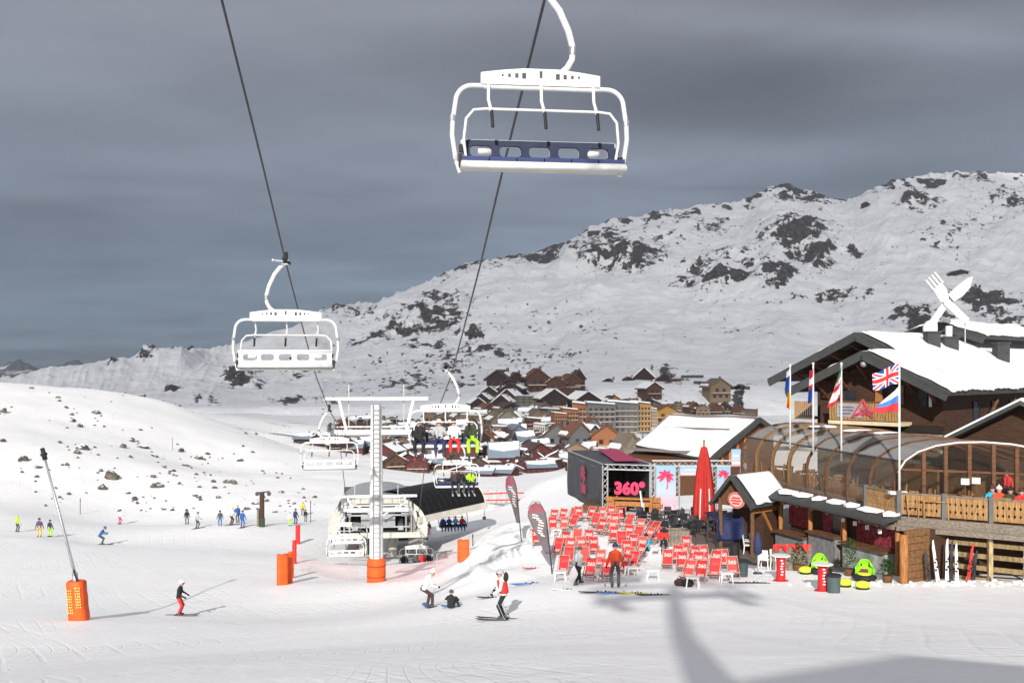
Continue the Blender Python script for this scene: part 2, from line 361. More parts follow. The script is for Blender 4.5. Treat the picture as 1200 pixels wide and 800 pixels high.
# ------------------------------------------------------------------ snow and rock materials
def snow_material(name, scale=1.0):
    m = bpy.data.materials.new(name); m.use_nodes = True; nt = m.node_tree; b = nt.nodes['Principled BSDF']
    b.inputs['Roughness'].default_value = .55; b.inputs['Specular IOR Level'].default_value = .35
    ln = nt.links.new
    def nn(t): return nt.nodes.new(t)
    tc = nn('ShaderNodeTexCoord')
    def noise(s, d=5, st=(1, 1, 1), rot=0, dist=0):
        mp = nn('ShaderNodeMapping'); mp.inputs['Scale'].default_value = st; mp.inputs['Rotation'].default_value = (0, 0, rot); ln(tc.outputs['Object'], mp.inputs[0])
        n = nn('ShaderNodeTexNoise'); n.inputs['Scale'].default_value = s; n.inputs['Detail'].default_value = d; n.inputs['Distortion'].default_value = dist; ln(mp.outputs[0], n.inputs[0]); return n.outputs['Fac']
    def waves(s, rot, dist, thr):
        mp = nn('ShaderNodeMapping'); mp.inputs['Rotation'].default_value = (0, 0, rot); ln(tc.outputs['Object'], mp.inputs[0])
        wv = nn('ShaderNodeTexWave'); wv.inputs['Scale'].default_value = s; wv.inputs['Distortion'].default_value = dist; wv.inputs['Detail'].default_value = 1.0; wv.inputs['Detail Scale'].default_value = .12; ln(mp.outputs[0], wv.inputs[0])
        r = nn('ShaderNodeMapRange'); r.inputs[1].default_value = thr; r.inputs[2].default_value = 1; ln(wv.outputs['Fac'], r.inputs[0]); return r.outputs[0]
    def mm(op, a, b_):
        q = nn('ShaderNodeMath'); q.operation = op
        for i, v in enumerate((a, b_)):
            if isinstance(v, (int, float)): q.inputs[i].default_value = v
            else: ln(v, q.inputs[i])
        return q.outputs[0]
    big = noise(.09, 4); med = noise(.6, 6); fine = noise(5, 5); st1 = noise(1.4, 3, (1, .06, 1), .5, .6); st2 = noise(1.1, 3, (1, .07, 1), -.7, .8); st3 = noise(1.6, 3, (1, .05, 1), 1.35, .5)
    w1 = mm('ADD', waves(.33, .35, 22, .9), waves(.62, 1.9, 34, .93)); w2 = mm('ADD', waves(.27, -.5, 26, .92), waves(.55, 2.6, 40, .94)); w3 = mm('ADD', waves(.22, 1.2, 30, .9), waves(.8, .1, 44, .94))
    hgt = mm('ADD', mm('ADD', mm('MULTIPLY', med, .5), mm('MULTIPLY', fine, .07)), mm('ADD', mm('MULTIPLY', mm('ADD', st1, mm('ADD', st2, st3)), .3), mm('MULTIPLY', mm('MULTIPLY', mm('ADD', w1, mm('ADD', w2, w3)), mm('MAXIMUM', mm('MULTIPLY', mm('SUBTRACT', noise(.13, 3), .42), 5), 0.0)), -.12)))
    bp = nn('ShaderNodeBump'); bp.inputs['Strength'].default_value = .5; bp.inputs['Distance'].default_value = .2; ln(hgt, bp.inputs['Height']); ln(bp.outputs[0], b.inputs['Normal'])
    cr = nn('ShaderNodeValToRGB'); cr.color_ramp.elements[0].position = .3; cr.color_ramp.elements[0].color = (.85, .855, .86, 1); cr.color_ramp.elements[1].position = .7; cr.color_ramp.elements[1].color = (.92, .918, .91, 1)
    ln(mm('ADD', mm('MULTIPLY', big, .5), mm('MULTIPLY', med, .5)), cr.inputs[0])
    at = nn('ShaderNodeAttribute'); at.attribute_name = 'bare'; 
    fr = nn('ShaderNodeMapRange'); fr.inputs[1].default_value = .45; fr.inputs[2].default_value = .6
    ln(mm('ADD', at.outputs['Fac'], mm('MULTIPLY', mm('SUBTRACT', noise(1.1, 6), .5), .9)), fr.inputs[0])
    rk = nn('ShaderNodeValToRGB'); rk.color_ramp.elements[0].color = (.06, .05, .042, 1); rk.color_ramp.elements[1].color = (.2, .17, .14, 1); ln(noise(2.5, 6), rk.inputs[0])
    mx = nn('ShaderNodeMix'); mx.data_type = 'RGBA'; ln(fr.outputs[0], mx.inputs[0]); ln(cr.outputs[0], mx.inputs[6]); ln(rk.outputs[0], mx.inputs[7]); ln(mx.outputs[2], b.inputs['Base Color'])
    return m
def grid_mesh(name, X, Y, Z, m, attr=None):
    nr, nc = X.shape; me = bpy.data.meshes.new(name)
    co = np.stack([X, Y, Z], -1).reshape(-1, 3)
    i = np.arange(nr*nc).reshape(nr, nc); q = np.stack([i[:-1, :-1], i[:-1, 1:], i[1:, 1:], i[1:, :-1]], -1).reshape(-1, 4)
    me.vertices.add(len(co)); me.vertices.foreach_set('co', co.ravel()); me.loops.add(q.size); me.loops.foreach_set('vertex_index', q.ravel().astype(np.int32))
    me.polygons.add(len(q)); me.polygons.foreach_set('loop_start', np.arange(0, q.size, 4, dtype=np.int32)); me.polygons.foreach_set('loop_total', np.full(len(q), 4, np.int32))
    me.polygons.foreach_set('use_smooth', np.ones(len(q), bool)); me.update(calc_edges=True)
    for k, a in (attr or {}).items():
        at = me.attributes.new(k, 'FLOAT', 'POINT'); at.data.foreach_set('value', a.ravel().astype(np.float32))
    me.materials.append(m); o = bpy.data.objects.new(name, me); C.objects.link(o); return o
# ground sheet
ys = np.concatenate([np.linspace(-40, 10, 40), 10*np.geomspace(1, 116, 470)[1:]])
ts = np.linspace(-.95, .95, 380)
Yg = np.repeat(ys[:, None], len(ts), 1); Xg = ts[None]*(np.maximum(Yg, 0)+28)
Zg = H(Xg, Yg)
bare = np.zeros_like(Zg)
for (bx, by, rx, ry, s) in ((14.3, 56.5, 4.7, 8.6, 1.0), (16.5, 61, 6.5, 9, 1.0), (12.9, 53.5, 2.2, 5, .95), (15.0, 50, 1.6, 4, .9), (22, 60, 8, 16, 1)):
    bare = np.maximum(bare, s*(1-smst(.8, 1.15, np.sqrt(((Xg-bx)/rx)**2+((Yg-by)/ry)**2))))
bare = np.maximum(bare, smst(300, 420, Yg)*(.36+.32*smst(.0, .4, fbm(Xg/35, Yg/35, 4, 21)))*smst(-.5, -.22, Xg/Yg)*(1-smst(760, 860, Yg)))
ground = structure(grid_mesh('ground', Xg, Yg, Zg, snow_material('piste_snow'), {'bare': bare}))

# ------------------------------------------------------------------ mountain
RIDGE = [(-500, 470), (-200, 452), (0, 446), (60, 441), (105, 436), (150, 428), (185, 412), (212, 406), (240, 409), (275, 405), (310, 400), (345, 388), (372, 366), (400, 357), (440, 351), (465, 344), (490, 335), (520, 319), (545, 311), (575, 304), (600, 297), (625, 296),
  (650, 291), (675, 278), (692, 264), (720, 257), (755, 252), (790, 246), (830, 238), (870, 234), (885, 228), (905, 219), (925, 217), (950, 222), (972, 233), (1000, 233), (1030, 220), (1060, 213), (1090, 207), (1130, 202), (1165, 205), (1200, 204), (1260, 196), (1450, 190), (1800, 230)]
BLOBS = [(560, 312, 70, 9, .5), (650, 302, 60, 12, .55), (722, 300, 52, 15, .8), (690, 296, 24, 10, .6), (735, 308, 30, 10, .9), (840, 327, 48, 8, 1.1), (815, 312, 25, 8, .6), (855, 300, 40, 9, .5), (912, 326, 20, 10, 1.2), (940, 282, 32, 26, 1.0), (955, 300, 22, 18, 1.0), (965, 268, 14, 12, .7), (905, 285, 22, 14, .5), (880, 313, 20, 8, .6),
  (710, 282, 25, 12, .5), (775, 280, 60, 14, .3), (820, 262, 60, 14, .35), (930, 226, 38, 9, .7), (1060, 216, 60, 8, .55), (1078, 240, 22, 9, .9), (1110, 268, 30, 10, .45), (1180, 235, 30, 14, .5), (1100, 285, 40, 14, .3), (1150, 255, 40, 14, .3),
  (1085, 376, 42, 14, .9), (1150, 352, 40, 14, 1.0), (1140, 345, 14, 8, .8), (1185, 376, 30, 7, .8), (520, 352, 30, 10, .55), (505, 372, 36, 12, .75), (470, 382, 26, 9, .8), (440, 392, 30, 8, .55), (548, 384, 20, 9, .85), (560, 404, 24, 9, .7), (500, 402, 30, 12, .55), (520, 425, 60, 18, .42), (585, 412, 26, 12, .5), (420, 370, 30, 9, .45),
  (395, 362, 40, 7, .7), (285, 446, 24, 9, 1.0), (270, 438, 20, 5, .5), (165, 428, 16, 8, 1.0), (175, 424, 8, 6, .9), (205, 460, 10, 4, .9), (130, 438, 10, 4, .6), (238, 472, 16, 5, .8), (212, 410, 18, 4, .8), (650, 376, 40, 10, .3), (700, 390, 20, 8, .3), (775, 435, 18, 9, .55), (790, 442, 30, 10, .3), (870, 452, 14, 8, .5), (430, 452, 90, 20, .25), (350, 430, 30, 10, .5), (360, 470, 40, 5, .7),
  (960, 350, 50, 4, .5), (1000, 345, 40, 4, .4), (870, 390, 50, 10, .2), (1005, 300, 10, 6, .6), (740, 250, 60, 5, .45), (640, 420, 60, 14, .3), (480, 450, 60, 14, .45), (560, 450, 60, 10, .35)]
def mountain():
    px = np.concatenate([np.linspace(-450, -60, 60)[:-1], np.linspace(-60, 1260, 1250), np.linspace(1260, 1700, 70)[1:]])
    s = np.concatenate([np.linspace(-.12, 0, 10)[:-1], np.linspace(0, 1, 560), np.linspace(1, 1.25, 20)[1:]])
    PX, S = np.meshgrid(px, s)
    rx, ry = zip(*RIDGE); R = np.interp(PX, rx, ry)
    base = np.interp(PX, [-450, 0, 250, 420, 560, 700, 900, 1000, 1700], [480, 476, 478, 476, 466, 452, 452, 462, 470])
    far = np.interp(PX, [-450, 100, 350, 600, 800, 1700], [1300, 1400, 1900, 2300, 2500, 2500])
    Sc = np.clip(S, -.12, 1.0)
    Yv = 900+(far-900)*S; X = (PX-600)/F*Yv
    prof = Sc+.05*np.sin(Sc*6.28)*-1
    py = base+(R-base)*prof
    Z = (HY-py)/F*Yv-smst(0, .12, -S)*60
    Z = np.where(S > 1, Z-(S-1)*(far-900)*.5, Z)
    ph = np.zeros_like(Z)
    wob = fbm(PX/40, py/25, 4, 30)*9; wob2 = fbm(PX/30, py/20, 4, 40)*7
    for (bx, by, bw, bh, st) in BLOBS:
        ph = np.maximum(ph, st*np.exp(-(((PX+wob-bx)/bw)**2+((py+wob2-by)/bh)**2)*.9))
    k = np.clip(Sc*1.5, .05, 1)
    d = fbm(X/260, Yv/260, 5, 11)*24*k+fbm(PX/60+py/90, py/45, 4, 61, True)*13*k+fbm(X/60, Yv/60, 4, 12, True)*4.0*k*(.45+1.1*ph)+fbm(X/22, Yv/22, 3, 13)*1.6*k*(.4+1.6*ph)
    crest = smst(.9, 1.0, Sc)
    cl_ = smst(.25, .6, ph*(.7+.8*fbm(PX/24+py/30, py/9, 4, 70)))
    d = d+cl_*(6+9*np.abs(fbm(PX/10+py/14, py/6, 4, 71)))*k
    Z = Z+d*(1-crest*.55)+crest*(fbm(PX/9, PX*0+3, 4, 15)*4+6*np.maximum(0, fbm(PX/5, PX*0+8, 3, 75)))
    gy = np.gradient(Z, axis=0)/np.maximum(1e-3, np.gradient(Yv, axis=0)); slope = smst(.75, 1.25, np.abs(gy))
    gully = fbm(PX/26+py/40, py/7-PX/60, 4, 16)
    spk = np.maximum(0, fbm(PX/5, py/3.2, 4, 18))
    det = fbm(PX/11+py/18, py/4.6-PX/90, 5, 16); rock = ph*(.7+1.25*det+.3*gully)+.3*spk*(.25+ph)
    zone = smst(300, 420, PX)*(.5+.5*fbm(PX/70, py/40, 3, 19))
    rock = rock+np.maximum(0, fbm(PX/4.2, py/2.4, 3, 20)-.12)*(.22+.75*zone)*.9
    crestband = np.exp(-((py-R-4)/12)**2)*smst(-.1, .35, fbm(PX/12, py/5, 4, 23))*.55*smst(480, 560, PX)*(1-.7*smst(985, 1000, PX)*(1-smst(1030, 1050, PX)))
    rock = rock+crestband+slope*.35
    rock = np.maximum(rock, 0)
    m = bpy.data.materials.new('mountain_snow_and_rock'); m.use_nodes = True; nt = m.node_tree; b = nt.nodes['Principled BSDF']; ln = nt.links.new
    b.inputs['Roughness'].default_value = .8; b.inputs['Specular IOR Level'].default_value = .1
    at = nt.nodes.new('ShaderNodeAttribute'); at.attribute_name = 'rock'; tc = nt.nodes.new('ShaderNodeTexCoord')
    def noise(sc_, d=6, st=(1, 1, 1), rot=(0, 0, 0)):
        mp = nt.nodes.new('ShaderNodeMapping'); mp.inputs['Scale'].default_value = st; mp.inputs['Rotation'].default_value = rot; ln(tc.outputs['Object'], mp.inputs[0])
        n = nt.nodes.new('ShaderNodeTexNoise'); n.inputs['Scale'].default_value = sc_; n.inputs['Detail'].default_value = d; n.inputs['Roughness'].default_value = .62; ln(mp.outputs[0], n.inputs[0]); return n.outputs['Fac']
    def mm(op, a, b_):
        q = nt.nodes.new('ShaderNodeMath'); q.operation = op
        for i, v in enumerate((a, b_)):
            if isinstance(v, (int, float)): q.inputs[i].default_value = v
            else: ln(v, q.inputs[i])
        return q.outputs[0]
    f = mm('ADD', at.outputs['Fac'], mm('ADD', mm('MULTIPLY', mm('SUBTRACT', noise(.06, 8, (1, 1, 2.2), (0, .35, 0)), .5), 1.0), mm('MULTIPLY', mm('SUBTRACT', noise(.2, 5, (1, 1, 2), (0, .35, 0)), .5), .9)))
    r = nt.nodes.new('ShaderNodeMapRange'); r.inputs[1].default_value = .36; r.inputs[2].default_value = .44; ln(f, r.inputs[0])
    rc = nt.nodes.new('ShaderNodeValToRGB'); rc.color_ramp.elements[0].position = .35; rc.color_ramp.elements[0].color = (.018, .018, .022, 1); rc.color_ramp.elements[1].position = .68; rc.color_ramp.elements[1].color = (.11, .1, .095, 1); ln(noise(.12, 8), rc.inputs[0])
    scol = nt.nodes.new('ShaderNodeValToRGB'); scol.color_ramp.elements[0].position = .35; scol.color_ramp.elements[0].color = (.72, .735, .76, 1); scol.color_ramp.elements[1].position = .62; scol.color_ramp.elements[1].color = (.86, .87, .885, 1); ln(noise(.02, 8), scol.inputs[0])
    mx = nt.nodes.new('ShaderNodeMix'); mx.data_type = 'RGBA'; ln(r.outputs[0], mx.inputs[0]); ln(scol.outputs[0], mx.inputs[6]); ln(rc.outputs[0], mx.inputs[7]); ln(mx.outputs[2], b.inputs['Base Color'])
    bp = nt.nodes.new('ShaderNodeBump'); bp.inputs['Strength'].default_value = .5; bp.inputs['Distance'].default_value = 5; ln(noise(.08, 6), bp.inputs['Height']); ln(bp.outputs[0], b.inputs['Normal'])
    return structure(grid_mesh('mountain', X, Yv, Z, m, {'rock': rock})), m
mountain_obj, MTM = mountain()
def MT(px, py):          # point on the mountain seen through a pixel: nearest vertex
    co = MT.co
    d = (600+F*co[:, 0]/co[:, 1]-px)**2+(HY-F*co[:, 2]/co[:, 1]-py)**2
    return V(co[int(np.argmin(d))])
_c = np.empty(len(mountain_obj.data.vertices)*3, np.float64); mountain_obj.data.vertices.foreach_get('co', _c); MT.co = _c.reshape(-1, 3); MT.co = MT.co[MT.co[:, 1] > 500]
# far peaks at the left
px = np.linspace(-200, 330, 260); s = np.linspace(0, 1.3, 60); PX, S = np.meshgrid(px, s)
R = np.interp(PX, [-200, -60, 0, 12, 25, 40, 55, 75, 92, 108, 125, 330], [425, 418, 432, 426, 421, 427, 433, 429, 424, 432, 437, 446])+fbm(PX/9, PX*0, 4, 50)*3
Yv = 7000+1500*S; Z = (HY-(470+(R-470)*np.clip(S, 0, 1)))/F*Yv-np.maximum(0, S-1)*900
X = (PX-600)/F*Yv; Z = Z+fbm(X/300, Yv/300, 5, 51, True)*35*np.clip(S*2, 0, 1)
fm = bpy.data.materials.new('distant_rock'); fm.use_nodes = True; nt2 = fm.node_tree; b_ = nt2.nodes['Principled BSDF']; b_.inputs['Roughness'].default_value = .9
at = nt2.nodes.new('ShaderNodeAttribute'); at.attribute_name = 'rock'; cr = nt2.nodes.new('ShaderNodeValToRGB'); cr.color_ramp.elements[0].position = .4; cr.color_ramp.elements[0].color = (.5, .5, .52, 1); cr.color_ramp.elements[1].position = .55; cr.color_ramp.elements[1].color = (.045, .05, .065, 1)
nt2.links.new(at.outputs['Fac'], cr.inputs[0]); nt2.links.new(cr.outputs[0], b_.inputs['Base Color'])
structure(grid_mesh('far_mountains', X, Yv, Z, fm, {'rock': .62+.5*fbm(X/350, Z/90+Yv/300, 5, 52)}))

# ------------------------------------------------------------------ unseen cloud overhead, out of frame, placed to shade the mountain
cm = bpy.data.materials.new('cloud_vapour'); cm.use_nodes = True; n3 = cm.node_tree; n3.nodes.clear()
o_ = n3.nodes.new('ShaderNodeOutputMaterial'); mxs = n3.nodes.new('ShaderNodeMixShader'); tr = n3.nodes.new('ShaderNodeBsdfTransparent'); tl = n3.nodes.new('ShaderNodeBsdfTranslucent')
tl.inputs[0].default_value = (.8, .8, .82, 1)
ca = n3.nodes.new('ShaderNodeAttribute'); ca.attribute_name = 'veil'; n3.links.new(ca.outputs['Fac'], mxs.inputs[0])
n3.links.new(tr.outputs[0], mxs.inputs[1]); n3.links.new(tl.outputs[0], mxs.inputs[2]); n3.links.new(mxs.outputs[0], o_.inputs[0])
cb = MB()
ccx, ccy, crx, cry = -200, -880, 2100, 1830
def cl(sgn):
    def f(u, v):
        a = u*2*math.pi; r = min(v, .999)
        x = ccx+crx*r*math.cos(a)*(1+.07*math.sin(3*a+1)); y = ccy+cry*r*math.sin(a)*(1+.05*math.sin(2*a))
        h = math.sqrt(1-r*r)*(70+25*math.sin(x/210)*math.cos(y/170))
        return (x, y, 1500+sgn*h)
    return f
cb.sheet(cl(1), 60, 14); cb.sheet(cl(-1), 60, 14)
co_ = structure(cb.build('cloud', cm, smooth=True))
_a = co_.data.attributes.new('veil', 'FLOAT', 'POINT'); _u = [j/14 for k in (0, 1) for j in range(15) for i in range(61)]
_a.data.foreach_set('value', [.37*(1-max(0, (r-.72)/.28)**2*(3-2*max(0, (r-.72)/.28))) for r in _u])

# thin haze over the whole valley
hz = MB(); hz.box((0, 1400, 250), (6000, 3700, 780))
hm = bpy.data.materials.new('haze_air'); hm.use_nodes = True; hn = hm.node_tree; hn.nodes.clear()
ho = hn.nodes.new('ShaderNodeOutputMaterial'); hv = hn.nodes.new('ShaderNodeVolumePrincipled'); hv.inputs['Color'].default_value = (.86, .92, 1, 1); hv.inputs['Density'].default_value = .00009; hv.inputs['Anisotropy'].default_value = .2
hn.links.new(hv.outputs[0], ho.inputs['Volume'])
if HAZE: structure(hz.build('haze', hm), 'stuff')
# ================================================================== people
def ik(a, c, l1, l2, pole):
    a, c = V(a), V(c); d = c-a; D = min(d.length, (l1+l2)*.999); u = d.normalized(); c = a+u*D
    x = (l1*l1-l2*l2+D*D)/(2*D); h = math.sqrt(max(0, l1*l1-x*x)); p = V(pole); p = p-u*p.dot(u)
    if p.length < 1e-6: p = u.orthogonal()
    return a+u*x+p.normalized()*h, c
def capsule(mb, p0, p1, r0, r1, n=10):
    p0, p1 = V(p0), V(p1); d = p1-p0
    if d.length < 1e-5: d = V((0, 0, 1e-3))
    u = d.normalized(); path = []; rs = []
    for a in (-80, -50, -20): path.append(p0+u*r0*math.sin(math.radians(a))); rs.append(r0*math.cos(math.radians(a)))
    for a in (20, 50, 80): path.append(p1+u*r1*math.sin(math.radians(a))); rs.append(r1*math.cos(math.radians(a)))
    mb.tube(path, rs, n)
JACKET, PANTS, SKIN, BOOT, GLOVE = range(5)
POSES = {}
def make_pose(key, pelvis, chest, hands, feet, footdir=((0, 1, 0), (0, 1, 0)), knee=(0, 1, 0), elbow=(0, -1, -.3), look=(0, 1, 0), w=1.0, bulk=1.0):
    caps = []
    def cp(a, b, r0, r1, m): caps.append((V(a), V(b), r0, r1, m))
    pelvis, chest = V(pelvis), V(chest); up = (chest-pelvis).normalized(); rt = V((1, 0, 0))
    fw = up.cross(rt)*-1
    for s in (-1, 1):
        cp(pelvis+rt*.075*s, pelvis+rt*.08*s+up*.12, .115*bulk, .115*bulk, PANTS)
        cp(pelvis+rt*.085*s+up*.02, pelvis+rt*.09*s+up*.2, .118*bulk, .112*bulk, JACKET)
        cp(pelvis+rt*.08*s+up*.12, chest+rt*.1*s-up*.1, .115*bulk, .128*bulk, JACKET)
        cp(chest+rt*.1*s-up*.1, chest+rt*.115*s, .128*bulk, .105*bulk, JACKET)
        sh = chest+rt*.19*s*w-up*.01
        cp(chest+rt*.06*s+up*.05, sh, .085, .075*bulk, JACKET)
        i = 0 if s < 0 else 1
        el, hd = ik(sh, hands[i], .29, .26, V(elbow)+rt*s*.7)
        cp(sh, el, .072*bulk, .058*bulk, JACKET); cp(el, hd, .058*bulk, .042*bulk, JACKET)
        hv = (hd-el).normalized(); side = V((-s, 0, 0)); side = (side-hv*side.dot(hv)).normalized(); palm = hv.cross(side)
        cp(hd+hv*.02, hd+hv*.085, .034, .036, GLOVE)
        for q in range(4):
            b = hd+hv*.09+side.cross(hv)*0+palm*(q-1.5)*.022; L_ = (.05, .06, .065, .05)[q]
            m1 = b+(hv+side*.25).normalized()*L_*.55; m2 = m1+(hv*.45+side*.9).normalized()*L_*.5
            cp(b, m1, .0135, .013, GLOVE); cp(m1, m2, .013, .012, GLOVE)
        cp(hd+hv*.035+palm*.03, hd+hv*.085+palm*.05+side*.04, .016, .014, GLOVE)
        hip = pelvis+rt*.09*s-up*.02; ft = V(feet[i]); fd = V(footdir[i]).normalized(); ank = ft+V((0, 0, .1))
        kn, an = ik(hip, ank, .44, .43, V(knee)+rt*s*.25)
        cp(hip, kn, .098*bulk, .075*bulk, PANTS); cp(kn, an+(kn-an)*.15, .075*bulk, .07*bulk, PANTS)
        cp(an+(kn-an)*.2, an-V((0, 0, .02)), .068, .065, BOOT); cp(ft+V((0, 0, .055))-fd*.06, ft+fd*.17+V((0, 0, .045)), .058, .048, BOOT)
    nk = chest+up*.1; head = chest+up*.24+V(look)*.03
    cp(chest+up*.04, nk, .085, .07, JACKET); cp(nk, head-V((0, 0, .06)), .055, .055, SKIN)
    lk = V(look).normalized(); hu = (up*.5+V((0, 0, 1))).normalized()
    cp(head-hu*.045+lk*.02, head+hu*.045, .083, .098, SKIN)
    cp(head+lk*.092-hu*.0, head+lk*.105-hu*.028, .013, .017, SKIN)          # nose
    cp(head+lk*.06-hu*.10, head+lk*.07-hu*.085, .035, .035, SKIN)           # chin
    for s in (-1, 1):
        e = lk.cross(hu)*s; cp(head+e*.095-hu*.02, head+e*.095+hu*.02, .018, .02, SKIN)
    mb = MB()
    for a, b, r0, r1, m in caps: capsule(mb, a, b, r0, r1)
    o = mb.build('person', [])
    md = o.modifiers.new('r', 'REMESH'); md.mode = 'VOXEL'; md.voxel_size = .0165; md.use_smooth_shade = True
    dg = bpy.context.evaluated_depsgraph_get(); me = bpy.data.meshes.new_from_object(o.evaluated_get(dg)); bpy.data.objects.remove(o)
    n = len(me.polygons); c = np.empty(n*3); me.polygons.foreach_get('center', c); c = c.reshape(-1, 3)
    best = np.full(n, 9.0); idx = np.zeros(n, np.int32)
    for a, b, r0, r1, m in caps:
        a_, d_ = np.array(a), np.array(b-a); t = np.clip(((c-a_)@d_)/max(1e-9, d_@d_), 0, 1)
        ds = np.linalg.norm(c-a_-t[:, None]*d_, axis=1)-(r0+(r1-r0)*t)
        k = ds < best; best[k] = ds[k]; idx[k] = m
    for m in (RED, BLACK, BLACK, BLACK, BLACK): me.materials.append(m)
    me.polygons.foreach_set('material_index', idx); me.polygons.foreach_set('use_smooth', np.ones(n, bool))
    # helmet / hat with goggles, shared meshes in head coordinates
    POSES[key] = (me, head, lk, hu)
make_pose('stand', (0, 0, .93), (0, .03, 1.38), ((-.34, .16, .86), (.34, .16, .86)), ((-.13, 0, 0), (.13, .03, 0)))
make_pose('poles', (0, -.02, .91), (0, .05, 1.35), ((-.36, .3, .98), (.36, .3, .98)), ((-.15, 0, 0), (.15, 0, 0)))
make_pose('glide', (0, -.16, .76), (0, .1, 1.15), ((-.38, .38, .92), (.38, .38, .92)), ((-.16, 0, 0), (.16, .05, 0)))
make_pose('lean', (0, -.22, .8), (.0, .02, 1.22), ((-.3, .3, .86), (.34, .28, .9)), ((-.14, .0, 0), (.16, .12, 0)), look=(.1, 1, -.25))
make_pose('walk', (0, 0, .92), (0, .07, 1.36), ((-.3, .3, .98), (.32, -.12, .9)), ((-.1, .3, 0), (.1, -.28, .02)))
make_pose('seat', (0, 0, .12), (0, -.09, .58), ((-.22, .36, .32), (.22, .36, .32)), ((-.16, .46, -.52), (.16, .46, -.52)), w=1.05, bulk=1.06)
make_pose('ground', (0, 0, .13), (0, .06, .58), ((-.2, .42, .5), (.2, .42, .5)), ((-.26, .58, 0), (.22, .62, 0)), knee=(0, .3, 1), look=(0, 1, -.4))
make_pose('chair', (0, 0, .5), (0, -.05, .97), ((-.2, .4, .75), (.2, .38, .72)), ((-.15, .42, 0), (.15, .45, 0)))
SKINM = mat('skin', (.5, .28, .2), .6, .08)
def cm_(name, col, r=.75): return mat(name, col, r, .12, 6, bump=.2)
CL = {k: cm_(k+'_cloth', v) for k, v in dict(black=(.018, .018, .02), white=(.72, .72, .7), red=(.5, .02, .025), orange=(.66, .075, .02), lime=(.38, .68, .03), yellow=(.65, .42, .03), navy=(.03, .035, .09), blue=(.02, .1, .34), cyan=(.03, .36, .52),
     grey=(.38, .39, .4), dgrey=(.07, .075, .08), brown=(.06, .035, .035), pink=(.6, .06, .16), green=(.035, .05, .025), purple=(.1, .07, .14), lblue=(.2, .36, .55)).items()}
def head_mesh(hair=False):
    mb = MB(); mb.ell((0, -.005, .01), (.122, .135, .128), nu=16, nv=10, zmin=-.25); mb.box((0, .11, .03), (.16, .06, .012))
    return mb
_h = head_mesh(); HELM = _h.build('helmet', WHITE, smooth=True); 
_b = MB(); _b.ell((0, 0, 0), (.118, .128, .13), nu=16, nv=10, zmin=-.1); _b.lathe((0, 0, -.02), [(.122, 0), (.126, .02), (.122, .045)], 16); _b.ell((0, 0, .14), (.03, .03, .03), nu=8, nv=6); BEAN = _b.build('knit_hat', BLACK, smooth=True)
_g = MB()
_g.sheet(lambda u, v: (.112*math.sin((u-.5)*2.2), .122*math.cos((u-.5)*2.2), (v-.5)*.055), 8, 2, .02); GOGG = _g.build('goggles', DSTEEL, smooth=True)
_k = MB()
_k.prism([(-.04, -.75, .012), (.04, -.75, .012), (.036, 0, .012), (.05, .7, .012), (.045, .82, .02), (.02, .93, .05), (-.02, .93, .05), (-.045, .82, .02), (-.05, .7, .012), (-.036, 0, .012)], (0, 0, .014))
_k.box((0, .12, .045), (.06, .07, .04), k=1); _k.box((0, -.2, .045), (.065, .08, .05), k=1); SKI = _k.build('ski', [BLUE, BLACK])
_sb = MB(); _sb.prism([(.15*math.cos(a), (.62 if math.sin(a) > 0 else -.62)+.15*math.sin(a), .01+.04*abs(math.sin(a))) for a in [math.pi*2*i/20 for i in range(20)]], (0, 0, .014)); _sb.box((0, .25, .06), (.24, .1, .06), k=1); _sb.box((0, -.25, .06), (.24, .1, .06), k=1)
SBRD = _sb.build('snowboard', [BLUE, BLACK])
_p = MB(); _p.tube([(0, 0, 0), (0, 0, -1.12)], .009, 6); _p.tube([(0, 0, .06), (0, 0, -.06)], .018, 8, k=1); _p.lathe((0, 0, -1.05), [(.045, 0), (.05, .012), (.012, .02)], 10, k=1); POLE = _p.build('ski_pole', [STEEL, BLACK])
for o in (HELM, BEAN, GOGG, SKI, POLE, SBRD): C.objects.unlink(o)
SKIC = [mat('ski_'+n, c, .3, .15, 3, spec=.6) for n, c in (('white', (.7, .7, .7)), ('red', (.5, .03, .03)), ('black', (.03, .03, .035)), ('yellow', (.6, .5, .04)), ('blue', (.05, .15, .4)))]
def person(label, loc, rz, pose, jacket, pants, hat='black', hatkind='helmet', skis=None, board=False, poles=False, scale=1.0, group=None, skin=SKINM, gog=True, boots='dgrey'):
    me, head, lk, hu = POSES[pose]
    o = bpy.data.objects.new('person', me); C.objects.link(o); o.location = loc; o.rotation_euler = (0, 0, rz); o.scale = (scale,)*3
    tag(o, label, 'person', group); setmats(o, [CL[jacket], CL[pants], skin, CL[boots], CL['black']])
    R = Matrix((lk.cross(hu).normalized(), lk, hu)).transposed()
    lk2 = hu.cross(R.col[0]).normalized(); R = Matrix((R.col[0], lk2, hu)).transposed()
    for src, m, n in ((BEAN if hatkind == 'hat' else HELM, CL[hat], 0), (GOGG, DSTEEL, 1)):
        if n and not gog: continue
        c = src.copy(); C.objects.link(c); c.parent = o; c.location = head+hu*(.045 if n == 0 else .02); c.rotation_euler = R.to_euler(); setmats(c, [m])
    if skis is not None:
        for s in (-1, 1):
            c = SKI.copy(); C.objects.link(c); c.parent = o
            if pose == 'seat': c.location = (s*.16, .5, -.585); c.rotation_euler = (-.12, 0, s*-.05)
            else: c.location = (s*.14, .05, -.012)
            setmats(c, [SKIC[skis], BLACK])
    if board:
        c = SBRD.copy(); C.objects.link(c); c.parent = o; c.location = (0, .56, -.05) if pose == 'ground' else (0, .05, -.02); c.rotation_euler = (0, 0, math.pi/2); setmats(c, [SKIC[4], BLACK])
    return o
